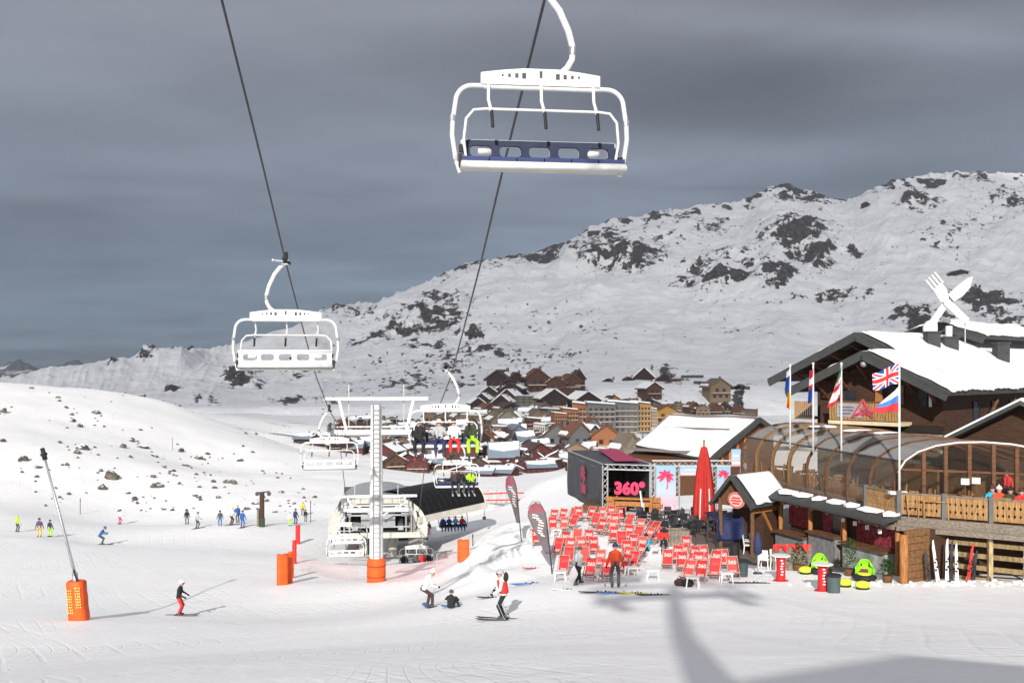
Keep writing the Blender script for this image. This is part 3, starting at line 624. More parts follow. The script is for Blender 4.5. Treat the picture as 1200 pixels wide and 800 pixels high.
def skipole(label, loc, rot, group='ski poles in use'):
    c = POLE.copy(); C.objects.link(c); c.location = loc; c.rotation_euler = rot; return tag(c, label, 'ski pole', group)

# ================================================================== chair lift
XR = lambda y: 2.94-.1253*y
XL = lambda y: -2.96-.1253*y
ZY = [-32, -3, 12, 18, 24.5, 31, 38, 45, 56, 65.5, 74, 83, 93, 104]
ZZ = [18.0, 12.2, 8.6, 6.9, 5.1, 3.15, 1.3, -.45, -2.4, -3.6, -7.4, -11.2, -14.4, -14.6]
ZC = lambda y: float(np.interp(y, ZY, ZZ))
LDIR = V((-.1253, 1, 0)).normalized(); LRZ = math.atan2(.1253, 1)       # heading of the line in plan
TOWY = 65.5
for fx, lab in ((XR, 'steel haul cable carrying the uphill chairs on the right'), (XL, 'steel haul cable carrying the downhill chairs on the left')):
    mb = MB(); yy = np.linspace(-32, 98, 90)
    mb.tube([(fx(y), y, ZC(y)) for y in yy], .028, 6); tag(mb.build('haul_cable', DSTEEL, smooth=True), lab, 'cable', 'cables of the chair lift')
def make_chair(blue):
    """six seat chair, origin at the grip, seats face +y"""
    t = thing('lift_chair', 'x', 'chair lift chair')
    def tb(name, paths, r, m=WHITE, n=8):
        mb = MB()
        for p in paths: mb.tube(p, r, n)
        return smooth_by_angle(mb.build(name, m, t), 50)
    arc = lambda c, r, a0, a1, k=7: [(c[0]+r*math.cos(math.radians(a0+(a1-a0)*i/k)), 0, c[1]+r*math.sin(math.radians(a0+(a1-a0)*i/k))) for i in range(k+1)]
    # hanger arm
    mb = MB(); path = [(-.05, 0, -.03), (-.16, 0, -.12), (-.34, 0, -.35), (-.5, 0, -.7), (-.58, 0, -1.0), (-.57, 0, -1.2), (-.48, 0, -1.36), (-.33, 0, -1.5), (-.12, 0, -1.55)]
    mb.tube(path, [.06, .064, .064, .062, .06, .056, .06, .07, .075], 10); mb.tube([(-.583, 0, -.98), (-.578, 0, -1.12)], .07, 10, k=1)
    smooth_by_angle(mb.build('hanger_arm', [WHITE, STEEL], t), 50)
    g = MB(); g.box((0, 0, .0), (.2, .34, .12)); g.box((-.02, -.0, .16), (.13, .5, .16), Euler((.5, 0, 0)).to_matrix(), k=1); g.tube([(-.06, -.22, .02), (-.34, -.22, .05)], .035, 8); g.lathe((-.36, -.22, .02), [(.05, 0), (.055, .03), (.05, .06)], 10)
    g.tube([(.09, -.2, 0), (.09, .2, 0)], .05, 8, k=1); g.build('cable_grip', [STEEL, BLACK], t)
    # beam: deeper in the middle
    b = MB(); zb = -1.6
    b.prism([(-1.06, -.07, zb-.1), (1.06, -.07, zb-.1), (1.06, -.07, zb+.1), (.7, -.07, zb+.15), (.3, -.07, zb+.19), (-.3, -.07, zb+.19), (-.7, -.07, zb+.15), (-1.06, -.07, zb+.1)], (0, .14, 0))
    b.k = 1
    for s in (-1, 1):
        for i, x in enumerate((.3, .43, .56, .68)):
            for y in (-.0735, .0735): b.box((s*x, y, zb+.06), (.07-.012*i, .006, .1-.02*i))
    for y in (-.0735, .0735): b.box((0, y, zb+.09), (.05, .006, .12))
    b.build('crossbeam', [WHITE, DSTEEL], t)
    # outer loop
    lp = [(-1.0, 0, zb-.12)]+arc((-1.2, zb-.42), .3, 90, 165)[0:]+[(-1.55, 0, zb-.75), (-1.56, 0, -2.6), (-1.5, 0, -3.0), (-1.42, .0, -3.25)]
    rp = [(-x, y, z) for x, y, z in lp]
    tb('side_frame', [lp], .044); tb('side_frame', [rp], .044); tb('top_tube', [[(-1.0, 0, zb-.13), (1.0, 0, zb-.13)]], .05)
    for s in (-1, 1):
        for z, x in ((-2.3, 1.57), (-3.0, 1.5)):
            jc = MB(); jc.tube([(s*(x-.02), 0, z-.05), (s*(x-.02), 0, z+.05)], .056, 8); jc.build('joint_collar', STEEL, t)
    # restraint bar with foot rests
    sb = [(-1.33, .12, -3.0), (-1.37, .16, -2.7), (-1.33, .2, -2.35), (-1.2, .22, -2.2), (-1.0, .22, -2.18), (1.0, .22, -2.18), (1.2, .22, -2.2), (1.33, .2, -2.35), (1.37, .16, -2.7), (1.33, .12, -3.0)]
    tb('restraint_bar', [sb], .027)
    for x in (-.93, 0, .93):
        fr = MB(); fr.tube([(x, .1, zb-.1), (x+.02, .25, -2.02), (x-.03, .3, -2.25)], .028, 8); fr.tube([(x-.03, .3, -2.22), (x-.05, .33, -2.52)], .03, 8, k=1); fr.build('foot_rest', [WHITE, BLACK], t)
    # seat and back
    st = MB(); st.box((0, .2, -3.17), (2.86, .52, .09)); s_ = st.build('seat_pan', CREAM if blue else WHITE, t)
    ed = MB(); ed.tube([(-1.44, .47, -3.2), (1.44, .47, -3.2)], .06, 8); ed.build('seat_edge', WHITE, t, True)
    for i in range(6):
        q = MB(); x = -1.19+i*.476; q.box((x, .2, -3.085), (.455, .5, .075)); o = q.build('seat_pad', BLUE, t)
    holes = [(-1.19+i*.525, -1.19+i*.525+.38, .1, .3) for i in range(0, 5)]; holes = [(a+.0, b, c, d) for a, b, c, d in holes]; holes = [(a-(-1.19+2*.525+.19), b-(-1.19+2*.525+.19), c, d) for a, b, c, d in holes]
    pb = MB(); pb.hole_panel(2.72, .4, holes, .05); o = pb.build('backrest', GREYBLUE, t); o.location = (0, -.1, -3.05); o.rotation_euler = (.14, 0, 0)
    ps = MB(); ps.hole_panel(2.76, .44, [(a, b, c+.02, d+.02) for a, b, c, d in holes], .04); o2 = ps.build('back_shell', WHITE, t); o2.location = (0, -.145, -3.07); o2.rotation_euler = (.14, 0, 0)
    rl = MB(); rl.tube([(-1.4, -.19, -2.68), (1.4, -.19, -2.68)], .035, 8); rl.tube([(-1.4, -.16, -3.12), (1.4, -.16, -3.12)], .045, 8); rl.build('back_rail', WHITE, t, True)
    for s in (-1, 1):
        rr = MB(); rr.tube([(s*.97-.12, -.2, -2.83), (s*.97+.12, -.2, -2.83)], .06, 10); rr.build('head_roll', WHITE, t, True)
        hg = MB(); hg.box((s*1.42, 0, -3.05), (.07, .3, .22)); hg.box((s*1.4, -.12, -2.8), (.06, .12, .12)); hg.build('hinge_bracket', BLACK, t)
    return t
chair0 = make_chair(True)
def put_chair(y, right, label, first=False, roll=0.0, z=None, xoff=0.0, ych=0):
    c = chair0 if first else dup(chair0)
    if first: KIDS.pop(chair0.name, None)
    x = (XR if right else XL)(y); c.location = (x+xoff, y, ZC(y) if z is None else z)
    c.rotation_euler = (0, roll, LRZ+(math.pi if right else 0)); c['label'] = label; c['group'] = 'chairs of the chair lift'
    return c
# ------------------------------------------------------------------ chairs on the line
CH = {}
CH['near'] = put_chair(18.1, True, 'nearest empty chair with blue seat, hanging high against the grey sky', True, xoff=-.17, z=ZC(18.1)-.22)
CH['left'] = put_chair(31.0, False, 'empty white chair on the left cable, seen from behind in front of the mountain')
CH['ride'] = put_chair(43.8, True, 'chair carrying four riders just right of the white lift tower top', xoff=-.3)
CH['low'] = put_chair(56.0, False, 'empty white chair hanging just left of the tower crossarm')
CH['mid'] = put_chair(70.0, True, 'chair with three riders above the dark curved canopy', xoff=P(535, 0, 70).x-XR(70), z=P(535, 571, 70).z+3.3)
CH['sta'] = put_chair(81.0, False, 'front empty chair at the left side of the station mouth', z=P(400, 653, 81).z+3.25)
CH['stb'] = put_chair(87.0, False, 'empty chair close behind another at the left station mouth', z=P(404, 637, 87).z+3.25)
CH['out'] = put_chair(92.0, True, 'chair with four riders leaving the station low over the snow', z=P(490, 663, 92).z+3.3)
CH['turn'] = put_chair(102.0, True, 'chair with two riders still inside the station mouth', z=P(495, 632, 102).z+3.2)
CH['blue'] = dup(chair0, label='chair with blue and red riders right of the station below the dark canopy', group='chairs of the chair lift')
CH['blue'].location = P(531, 618, 108)+V((0, 0, 3.3)); CH['blue'].rotation_euler = (0, 0, math.pi+.25)
def ride(ch, x, label, jacket, pants, hat='black', skis=0, scale=1.0, **k):
    c = CH[ch]; R = c.rotation_euler.to_matrix(); p = c.location+R @ V((x, .16, -3.05))
    return person(label, p, c.rotation_euler[2], 'seat', jacket, pants, hat, skis=skis, scale=scale, group='riders on the chair lift', **k)
ride('ride', 1.15, 'rider in black jacket and trousers at the left end of the tower chair', 'black', 'black', 'dgrey', 1)
ride('ride', .28, 'rider in grey and white jacket and navy trousers, second on the tower chair', 'grey', 'navy', 'white', 0)
ride('ride', -.35, 'rider in white jacket and red trousers on the tower chair', 'white', 'red', 'brown', 2)
ride('ride', -1.13, 'rider in dark green jacket and lime trousers on the tower chair', 'green', 'lime', 'brown', 2, 1.08)
ride('mid', .15, 'brown clad rider on the left of three above the canopy', 'brown', 'black', 'black', 0)
ride('mid', -.3, 'black clad rider in the middle of three above the canopy', 'black', 'dgrey', 'dgrey', 0)
ride('mid', -.95, 'rider in lime jacket, right of three above the dark canopy', 'lime', 'black', 'green', 0)
ride('out', 1.15, 'rider in black with black helmet, leftmost of four leaving the station', 'black', 'black', 'black', 1)
ride('out', .1, 'rider in dark grey jacket, second of four leaving the station', 'dgrey', 'black', 'black', 1)
ride('out', -.5, 'rider in red jacket and red trousers leaving the station', 'red', 'red', 'brown', 1)
ride('out', -1.15, 'rider in black jacket and red trousers leaving the station', 'black', 'red', 'black', 1)
ride('turn', -.2, 'rider in dark jacket inside the station mouth', 'dgrey', 'black', 'black', None)
ride('turn', -.8, 'rider in dull red jacket inside the station mouth', 'red', 'brown', 'black', None)
for i, (x, j, p) in enumerate(((1.1, 'blue', 'navy'), (.45, 'blue', 'black'), (-.25, 'lblue', 'blue'), (-.95, 'red', 'blue'))):
    ride('blue', x, ('rider in blue jacket at the left end below the canopy', 'rider in blue jacket with black trousers below the canopy', 'rider in light blue jacket beside the red one below the canopy', 'rider in red jacket at the right end below the canopy')[i], j, p, 'black', None)

# ------------------------------------------------------------------ towers
def lift_tower(label, Y, topz, cablez, pad, rad, ladder=True, gantry=True, basex=None):
    x = (XR(Y)+XL(Y))/2 if basex is None else basex; z0 = Hs(x, Y)-.3
    t = thing('lift_tower', label, 'lift tower', (x, Y, z0), LRZ, 'pylons of the chair lift'); h = topz-z0
    m = MB(); m.tube([(0, 0, 0), (0, 0, h*.5), (0, 0, h-.4)], [rad*1.08, rad, rad*.86], 20); m.lathe((0, 0, h*.6), [(rad*1.08, 0), (rad*1.08, .12)], 20)
    smooth_by_angle(m.build('shaft', WHITE, t), 50)
    hc = cablez-z0-.55
    b = MB(); b.box((0, 0, hc), (6.1, .36, .32)); b.box((0, 0, hc+.34), (5.0, .12, .08)); b.build('crossarm', WHITE, t)
    if gantry:
        g = MB(); g.box((.0, 0, h), (6.6, .22, .2)); g.build('lifting_beam', WHITE, t)
        for s in (-1, 1):
            q = MB(); q.beam((s*2.35, 0, h-.1), (s*1.75 if not ladder else s*1.9, 0, hc+.16), .16, .16); q.build('brace', WHITE, t)
            q = MB(); q.box((s*1.75, .35, (h+hc)/2+.3), (.07, .07, h-hc+1.2)); q.build('upright_post', STEEL, t)
    for s in (-1, 1):
        a = MB(); a.box((s*2.95, 0, hc+.28), (.1, 3.4, .16)); a.box((s*2.95, 0, hc-.1), (.14, .6, .6))
        ra = a.build('sheave_frame', STEEL, t)
        for i in range(6):
            wv = MB(); y = -1.5+i*.6; wv.tube([(s*2.95-.05, y, hc+.33), (s*2.95+.05, y, hc+.33)], .23, 14); wv.build('sheave_wheel', DSTEEL, ra)
        c = MB(); c.box((s*1.5+s*.2, .5, hc-.25), (2.5, .55, .05)); c.box((s*2.3, -.5, hc-.25), (.6, 3.2, .05)); c.build('catwalk', STEEL, t)
        r = MB()
        for x in (.6, 1.3, 2.0, 2.7): r.tube([(s*x, .78, hc-.25), (s*x, .78, hc+.8)], .022, 5)
        for zz_ in (.3, .8): r.tube([(s*.5, .78, hc+zz_), (s*2.7, .78, hc+zz_)], .02, 5)
        for yy in (-1.9, -.9, .1): r.tube([(s*2.62, yy, hc-.25), (s*2.62, yy, hc+.8)], .022, 5)
        r.tube([(s*2.62, -1.9, hc+.8), (s*2.62, .78, hc+.8)], .02, 5); r.build('guard_rail', STEEL, t)
    if ladder:
        l = MB()
        for s in (-1, 1): l.tube([(s*.2, -rad-.12, 1.9), (s*.2, -rad*.9-.12, h-.3)], .03, 5)
        k = 2.0
        while k < h-.4: l.box((0, -rad-.1+.1*rad*k/h, k), (.4, .04, .05)); k += .3
        l.build('ladder', STEEL, t)
    if pad:
        p = MB(); n = 16; r0 = rad+.16
        p.lathe((0, 0, .1), [(r0, 0), (r0+.03, .1), (r0, .55), (r0+.03, .7), (r0, 1.2), (r0+.03, 1.4), (r0-.02, pad), (rad, pad+.03)], n); o = smooth_by_angle(p.build('crash_pad', ORANGE, t), 60)
        for z in (.62, 1.3):
            q = MB(); q.lathe((0, 0, z), [(r0+.015, 0), (r0+.03, .02), (r0+.03, .06), (r0+.015, .08)], n); q.build('pad_strap', mat('dull_orange_strap', (.3, .05, .02), .7), o)
    return t
lift_tower('tall white lift tower with ladder and orange crash pad at its foot', TOWY, P(0, 467, TOWY).z, ZC(TOWY), 1.7, .42, basex=P(441, 0, TOWY).x)
lift_tower('lower white lift tower half hidden behind the tall one, before the station', 83.5, P(0, 581, 83.5).z, ZC(83.5)+.3, 0, .4, basex=P(441, 0, 83.5).x)
lift_tower('lift tower uphill beside the camera that casts the long shadow', -3.0, 13.0, ZC(-3), 0, .34, basex=.35)

# ------------------------------------------------------------------ bottom station
def station():
    y0 = 95.0; c = P(443, 625, y0); z0 = Hs(c.x, y0)
    t = thing('lift_station', 'cream hooded bottom station of the chair lift with wide open mouth', 'lift station', (c.x, y0, z0), LRZ)
    W, Hh, zb, L_ = 4.55, P(0, 581, y0).z-c.z, c.z-z0, 14.0
    def arch(u, sc=1.0, hs=1.0):
        a = math.pi*(1-u); ca, sa = math.cos(a), math.sin(a)
        return (W*sc*math.copysign(abs(ca)**.8, ca), zb+Hh*hs*abs(sa)**.85)
    m = MB(); m.sheet(lambda u, v: (arch(u)[0]*(1-.06*v), v*L_, zb+(arch(u)[1]-zb)*(1-.05*v)), 28, 6, .1); smooth_by_angle(m.build('hood', mat('hood_grey_skin', (.34, .36, .355), .3, .15, 1, spec=.5), t), 50)
    fr = MB()                         # cream front ring around the opening
    N_ = 28; o_ = [arch(i/N_, 1.0, 1.0) for i in range(N_+1)]; i_ = []
    for i in range(N_+1):
        x, z = arch(i/N_, .8, .88); i_.append((x, min(z, zb+Hh*.8)))
    for i in range(N_):
        a, b, c2, d = o_[i], o_[i+1], i_[i+1], i_[i]
        fr.prism([(a[0]*1.01, -.12, a[1]+.04), (b[0]*1.01, -.12, b[1]+.04), (c2[0], -.02, c2[1]), (d[0], -.02, d[1])], (0, .1, 0))
    fr.box((0, -.0, zb-.15), (2*W, .3, .5)); fr.build('front_ring', CREAM, t)
    bk = MB(); bk.box((0, L_-.2, zb+Hh*.4), (2*W*.8, .1, Hh*.8)); bk.build('rear_wall', DSTEEL, t)
    f = MB(); f.box((0, L_/2, zb-.02), (2*W*.95, L_*.96, .12)); f.build('machine_deck', DSTEEL, t)
    mc = MB(); mc.box((0, 4, zb+1.0), (3.2, 5, 1.3)); mc.box((-2.1, 3, zb+.5), (.5, 6, .4)); mc.box((2.1, 3, zb+.5), (.5, 6, .4)); mc.build('drive_machinery', STEEL, t)
    for z in (.6, 1.7, 2.35):
        q = MB(); q.beam((-2.9, .15, zb+z), (2.9, .15, zb+z), .12, .14); q.build('cross_rail', STEEL, t)
    for s in (-1, 1):
        q = MB(); q.beam((s*1.9, .1, zb+2.6), (s*.25, .1, zb+1.55), .14, .14); q.build('mouth_brace', WHITE, t)
        for x in (3.1, 3.5, 2.6):
            q = MB(); q.tube([(s*x, .3, zb+.0), (s*x, .3, zb+2.0)], .1, 8); q.build('guide_column', STEEL, t)
        for i in range(5):
            q = MB(); y = .6+i*.7; q.tube([(s*2.95-.09, y, zb+1.25), (s*2.95+.09, y, zb+1.25)], .33, 14); q.build('tyre_wheel', BLACK, t)
        for y in (3, 11):
            q = MB(); q.tube([(s*1.4, y, -.4), (s*1.4, y, zb)], .42, 14); q.build('support_column', CREAM, t, True)
    b = MB(); b.box((.3, 6, zb/2-.2), (2.0, 4, zb+.3)); b.build('plinth', STEEL, t)
    k = MB(); k.lathe((0, 8, zb-.5), [(2.6, 0), (2.75, .08), (2.6, .16)], 32); k.build('bullwheel', REDL, t)
    return t
station()
def canopy():
    a, b = P(491, 603, 95.5), P(569, 586, 102.5); c = (a+b)/2; z0 = Hs(c.x, c.y)
    t = thing('curved_canopy', 'dark curved polycarbonate canopy on cream fascia beside the lift station', 'canopy', (c.x, c.y, z0), math.atan2(b.y-a.y, b.x-a.x)); L_ = (b-a).length; zb = c.z-z0
    R_ = 2.75
    def fn(u, v):
        q = math.radians(8+150*v); return ((u-.5)*L_-.25+.5*(1-v)*0, R_*1.15-R_*1.2*math.cos(q), zb-.2+R_*.95*math.sin(q)-.35+((u-.5)*(b.z-a.z)))
    sh = MB(); sh.sheet(lambda u, v: fn(u, 1-v), 12, 14, .04); smooth_by_angle(sh.build('curved_roof', DPOLY, t), 40)
    for i in range(13):
        q = MB(); q.tube([fn(i/12, j/14) for j in range(15)], .045, 6); q.build('roof_rib', DSTEEL, t)
    e = MB(); e.tube([V(fn(1, j/14))+V((.06, 0, 0)) for j in range(15)], .1, 6); e.build('end_rib', CREAM, t)
    f = MB(); f.beam(V(fn(0, 0))+V((0, -.1, -.25)), V(fn(1, 0))+V((.15, -.1, -.25)), .3, .6); f.build('fascia', CREAM, t)
    ob = MB(); ob.box((.2, 2.6, zb+.6), (L_*.9, .12, 1.5)); ob.box((.2, 3.6, zb+.2), (L_*.9, 2.2, .1)); ob.build('storage_rail', MWOOD, t)
    q = MB(); q.box((-L_/2+.5, .7, zb/2-.2), (1.1, 1.3, zb+.5)); q.build('support_pier', mat('concrete', (.3, .29, .27), .85, .2, 2), t)
    lp = MB(); lp.tube([(L_/2-.2, 0, zb-.3), (L_/2-.3, -.1, zb-1.5)], .03, 6); lp.box((L_/2-.3, -.1, zb-1.5), (.3, .2, .3)); lp.build('control_box', DSTEEL, t)
canopy()
# ------------------------------------------------------------------ snow lance with printed pad
def lance():
    g = G(90, 726); t = thing('snow_lance', 'leaning snow making lance rising from an orange lettered crash pad', 'snow lance', g)
    p = MB(); n = 6
    def pr(z): return .47+.03*math.sin(z*9)
    lean = -.14
    for r, z in (): pass
    rows = [0, .08, .3, .6, .66, 1.0, 1.3, 1.36, 1.72, 1.8]
    vs = []; nn = 20
    for z in rows:
        for j in range(nn):
            a = 2*math.pi*j/nn; ca, sa = math.cos(a), math.sin(a); k = (abs(ca)**4+abs(sa)**4)**-.25
            r = (.40 if z in (.08, .3, 1.0, 1.72) else .385)*k*(1.03-.05*z/1.8)
            if z == 1.8: r *= .9
            vs.append((r*ca+lean*z*.6+.12, r*sa, z))
    p.add(vs, [(i*nn+j, i*nn+(j+1) % nn, (i+1)*nn+(j+1) % nn, (i+1)*nn+j) for i in range(len(rows)-1) for j in range(nn)]+[[(len(rows)-1)*nn+j for j in range(nn)], list(range(nn))[::-1]])
    o = smooth_by_angle(p.build('crash_pad', ORANGE, t), 50); o.rotation_euler = (0, 0, 0)
    LT = mat('yellow_lettering', (.75, .5, .12), .6, .1)
    q = MB()                                                   # rows of worn yellow marks, too blurred to read
    r_ = random.Random(5)
    for cx_ in (-.2, .2):
        for i in range(9):
            z = .42+i*.125+(.25 if cx_ > 0 else 0)
            if z > 1.6: continue
            x = cx_+lean*z*.6+.12
            for k in range(3): q.box((x-.09+.09*k+r_.uniform(-.01, .01), -.425+.0*abs(cx_), z), (.055, .012, .085*r_.uniform(.6, 1)))
    q.build('pad_lettering', LT, o)
    m = MB(); top = V((-1.75, .6, 7.4)); b0 = V((.02, 0, 1.7)); m.tube([b0, b0+(top-b0)*.5, top], [.075, .065, .05], 10); m.tube([V((-.02, 0, 1.5)), b0+(top-b0)*.08], .13, 10)
    m.build('lance_pole', STEEL, t, True)
    h = MB(); d = (top-b0).normalized(); h.tube([top-d*.1, top+d*.45], [.12, .1], 10); h.tube([top+d*.1, top+d*.2], .16, 10); h.build('nozzle_head', BLACK, t, True)
    s = MB(); s.tube([b0+V((.1, -.1, 0)), b0+V((.0, -.15, .25)), b0+(top-b0)*.12], .04, 6); s.build('water_hose', BLACK, t)
lance()
# ------------------------------------------------------------------ orange crash mats and pads
def mat_pad(label, g, w, h, rz, m=ORANGE, name='crash_mat', cat='crash mat', group='padded mats beside the lift'):
    p = MB(); nz, nx = 6, 6
    def f(u, v):
        x = (u-.5)*w; return (x, -.16*math.sqrt(max(0, 1-(2*u-1)**4))-.02*math.sin(v*19), v*h+.03*math.sin(u*8))
    def b(u, v):
        x = (.5-u)*w; return (x, .16*math.sqrt(max(0, 1-(2*u-1)**4))+.02*math.sin(v*19), v*h+.03*math.sin((1-u)*8))
    p.sheet(f, 10, 10); p.sheet(b, 10, 10)
    p.prism([f(i/10, 1) for i in range(11)]+[b(i/10, 1) for i in range(1, 10)], (0, 0, .02))
    o = smooth_by_angle(p.build(name, m, None), 60); o.location = g-V((0, 0, .1)); o.rotation_euler = (0, 0, rz); return tag(o, label, cat, group)
mat_pad('wide orange crash mat nearest the camera, left of the lift', G(331, 685), .75, 2.05, .5)
mat_pad('orange crash mat, second in the row left of the lift', G(338, 683), .6, 1.95, .8)
mat_pad('narrow orange crash mat, third in the row left of the lift', G(341, 677), .4, 1.9, .9)
mat_pad('tall thin red crash mat behind the orange ones', G(345, 660), .3, 1.9, .9, RED)
mat_pad('tall red crash mat farthest back, close to the station queue', G(349, 637), .48, 1.9, .6, RED)
mat_pad('small orange pad on a post at the foot of the snow bank', G(543, 656), .75, 1.35, 0)
# low orange safety nets
NET = bpy.data.materials.new('orange_net'); NET.use_nodes = True; _n = NET.node_tree; _b = _n.nodes['Principled BSDF']; _b.inputs['Base Color'].default_value = (.7, .2, .16, 1)
_t = _n.nodes.new('ShaderNodeTexCoord'); _s = _n.nodes.new('ShaderNodeSeparateXYZ'); _n.links.new(_t.outputs['UV'], _s.inputs[0])
_tr = _n.nodes.new('ShaderNodeBsdfTransparent'); _mx = _n.nodes.new('ShaderNodeMixShader'); _mx.inputs[0].default_value = .3
_ns = _n.nodes.new('ShaderNodeTexChecker'); _ns.inputs['Scale'].default_value = 30; _n.links.new(_t.outputs['Object'], _ns.inputs['Vector'])
_mr = _n.nodes.new('ShaderNodeMapRange'); _mr.inputs[3].default_value = .05; _mr.inputs[4].default_value = .22; _n.links.new(_ns.outputs['Fac'], _mr.inputs[0]); _n.links.new(_mr.outputs[0], _mx.inputs[0])
_n.links.new(_tr.outputs[0], _mx.inputs[1]); _n.links.new(_b.outputs[0], _mx.inputs[2]); _n.links.new(_mx.outputs[0], _n.nodes['Material Output'].inputs[0])
def net(label, pts, h=1.1):
    pts = [V(p) for p in pts]; t = thing('safety_net', label, 'safety net', pts[0], 0, 'orange nets round the lift apron')
    m = MB(); k = []
    for a, b in zip(pts, pts[1:]):
        n = max(2, int((b-a).length/1.5)); k += [a+(b-a)*i/n for i in range(n)]
    k.append(pts[-1]); k = [V((p.x, p.y, Hs(p.x, p.y)))-pts[0] for p in k]
    for a, b in zip(k, k[1:]): m.add([a+V((0, 0, .03)), b+V((0, 0, .03)), b+V((0, 0, h)), a+V((0, 0, h))], [(0, 1, 2, 3)])
    m.build('net_mesh', NET, t)
    for p in k[::3]:
        q = MB(); q.tube([p-V((0, 0, .2)), p+V((0, 0, h+.12))], .022, 6); q.build('net_post', mat('bleached_pole', (.5, .4, .36), .6), t)
net('pale orange safety net running left of the tower foot', [G(352, 668), G(420, 680)])
net('pale orange safety net running right of the tower foot', [G(455, 682), G(515, 676)])
net('short orange safety net climbing to the pad on the snow bank', [G(512, 672), G(536, 660)])
def fence_banner(label, a, b, h, n, m1, m2):
    t = thing('banner_fence', label, 'banner', a); d = b-a; L_ = d.length
    for i in range(n):
        p = MB(); p0 = d*(i+.04)/n; p1 = d*(i+.96)/n
        for kk, (z0, z1) in enumerate(((.1, h*.46), (h*.54, h))): p.prism([p0+V((0, 0, z0)), p1+V((0, 0, z0)), p1+V((0, 0, z1)), p0+V((0, 0, z1))], (0, .03, 0))
        o = p.build('banner_panel', m1, t)
        q = MB()
        for kk in range(2):
            c_ = (p0+p1)/2+V((0, -.012, h*.27 if kk == 0 else h*.77)); q.box(c_, ((p1-p0).length*.6, .01, h*.1))
        q.build('banner_stripe', m2, o)
    for i in range(n+1):
        q = MB(); p = d*i/n; q.tube([p-V((0, 0, .2)), p+V((0, 0, h+.15))], .04, 6); q.build('banner_post', STEEL, t)
fence_banner('red and white banners on a fence between canopy and feather flags', G(572, 590), G(606, 590), 1.7, 3, PLAST, RED)

# ------------------------------------------------------------------ two feather flags
FF = mat('feather_flag_cloth', (.14, .12, .13), .7, .2, 1.5); FFR = mat('feather_flag_red', (.24, .07, .09), .7, .2, 1.5)
def feather(label, g, h, w, rz, tilt):
    t = thing('feather_flag', label, 'flag', g, rz, 'feather flags on the snow bank', ry=tilt)
    m = MB(); m.tube([(0, 0, -.3), (0, 0, h*.6), (-.03, 0, h*.82), (-w*.3, 0, h*.97), (-w*.65, 0, h*.985), (-w*.95, 0, h*.9)], [.035, .03, .025, .02, .015, .012], 8); m.build('flag_pole', DSTEEL, t, True)
    def f(u, v):
        z = h*(.27+.7*v); top = math.sqrt(max(0, 1-max(0, (v-.72)/.28)**2)); ww = w*(.25+.75*min(1, v*1.35))
        xr = -.02-(w*.5)*(1-top); xl = -ww+(ww*.5)*(1-top)
        return (xr+(xl-xr)*u, .05*math.sin(v*7+u*2), z)
    c = MB(); c.sheet(f, 8, 20, .008, lambda u, v: 1 if v > .8 else 0); o = c.build('flag_cloth', [FF, FFR], t, True)
    q = MB(); r = random.Random(3)
    for i in range(9):
        v = .34+i*.05; u0 = .3+.12*math.sin(i)
        a, b = V(f(u0, v)), V(f(min(.85, u0+.3+.1*r.random()), v+.035)); q.beam(a+V((0, -.02, 0)), b+V((0, -.02, 0)), .012, .06)
    q.build('flag_lettering', LETTER, o)
g_ = G(611, 634); feather('narrow far feather flag on the crest of the snow bank', g_, 82/1200*g_.y, .75, .5, -.1)
g_ = G(647, 672); feather('broad near feather flag with white slanted lettering by the deck chairs', g_, 88/1200*g_.y, .9, 0, -.1)

# unseen timber hut added behind the camera to throw the lower right shadow
zh = Hs(2.6, -11); t = thing('added_shadow_hut', 'timber hut uphill of the camera whose roof shadow lies at lower right', 'hut', (2.9, -11, zh-.3))
tp = 9.0-zh
m = MB(); m.prism([(-2.9, 0, 0), (2.9, 0, 0), (2.9, 0, tp-1.6), (.2, 0, tp-.2), (-2.9, 0, tp-1.2)], (0, -6, 0)); m.build('timber_wall', DWOOD, t)
for s in (-1, 1):
    m = MB(); m.prism([(.2, .6, tp-.2), (.2, -6.6, tp-.2), (.2+s*3.4, -6.6, tp-1.45-.3*(s > 0)), (.2+s*3.4, .6, tp-1.45-.3*(s > 0))], (0, 0, .3)); m.build('roof', ROOFD, t)
m = MB(); m.box((0, .04, 1.2), (1.1, .08, 2.1)); m.build('door', MWOOD, t)
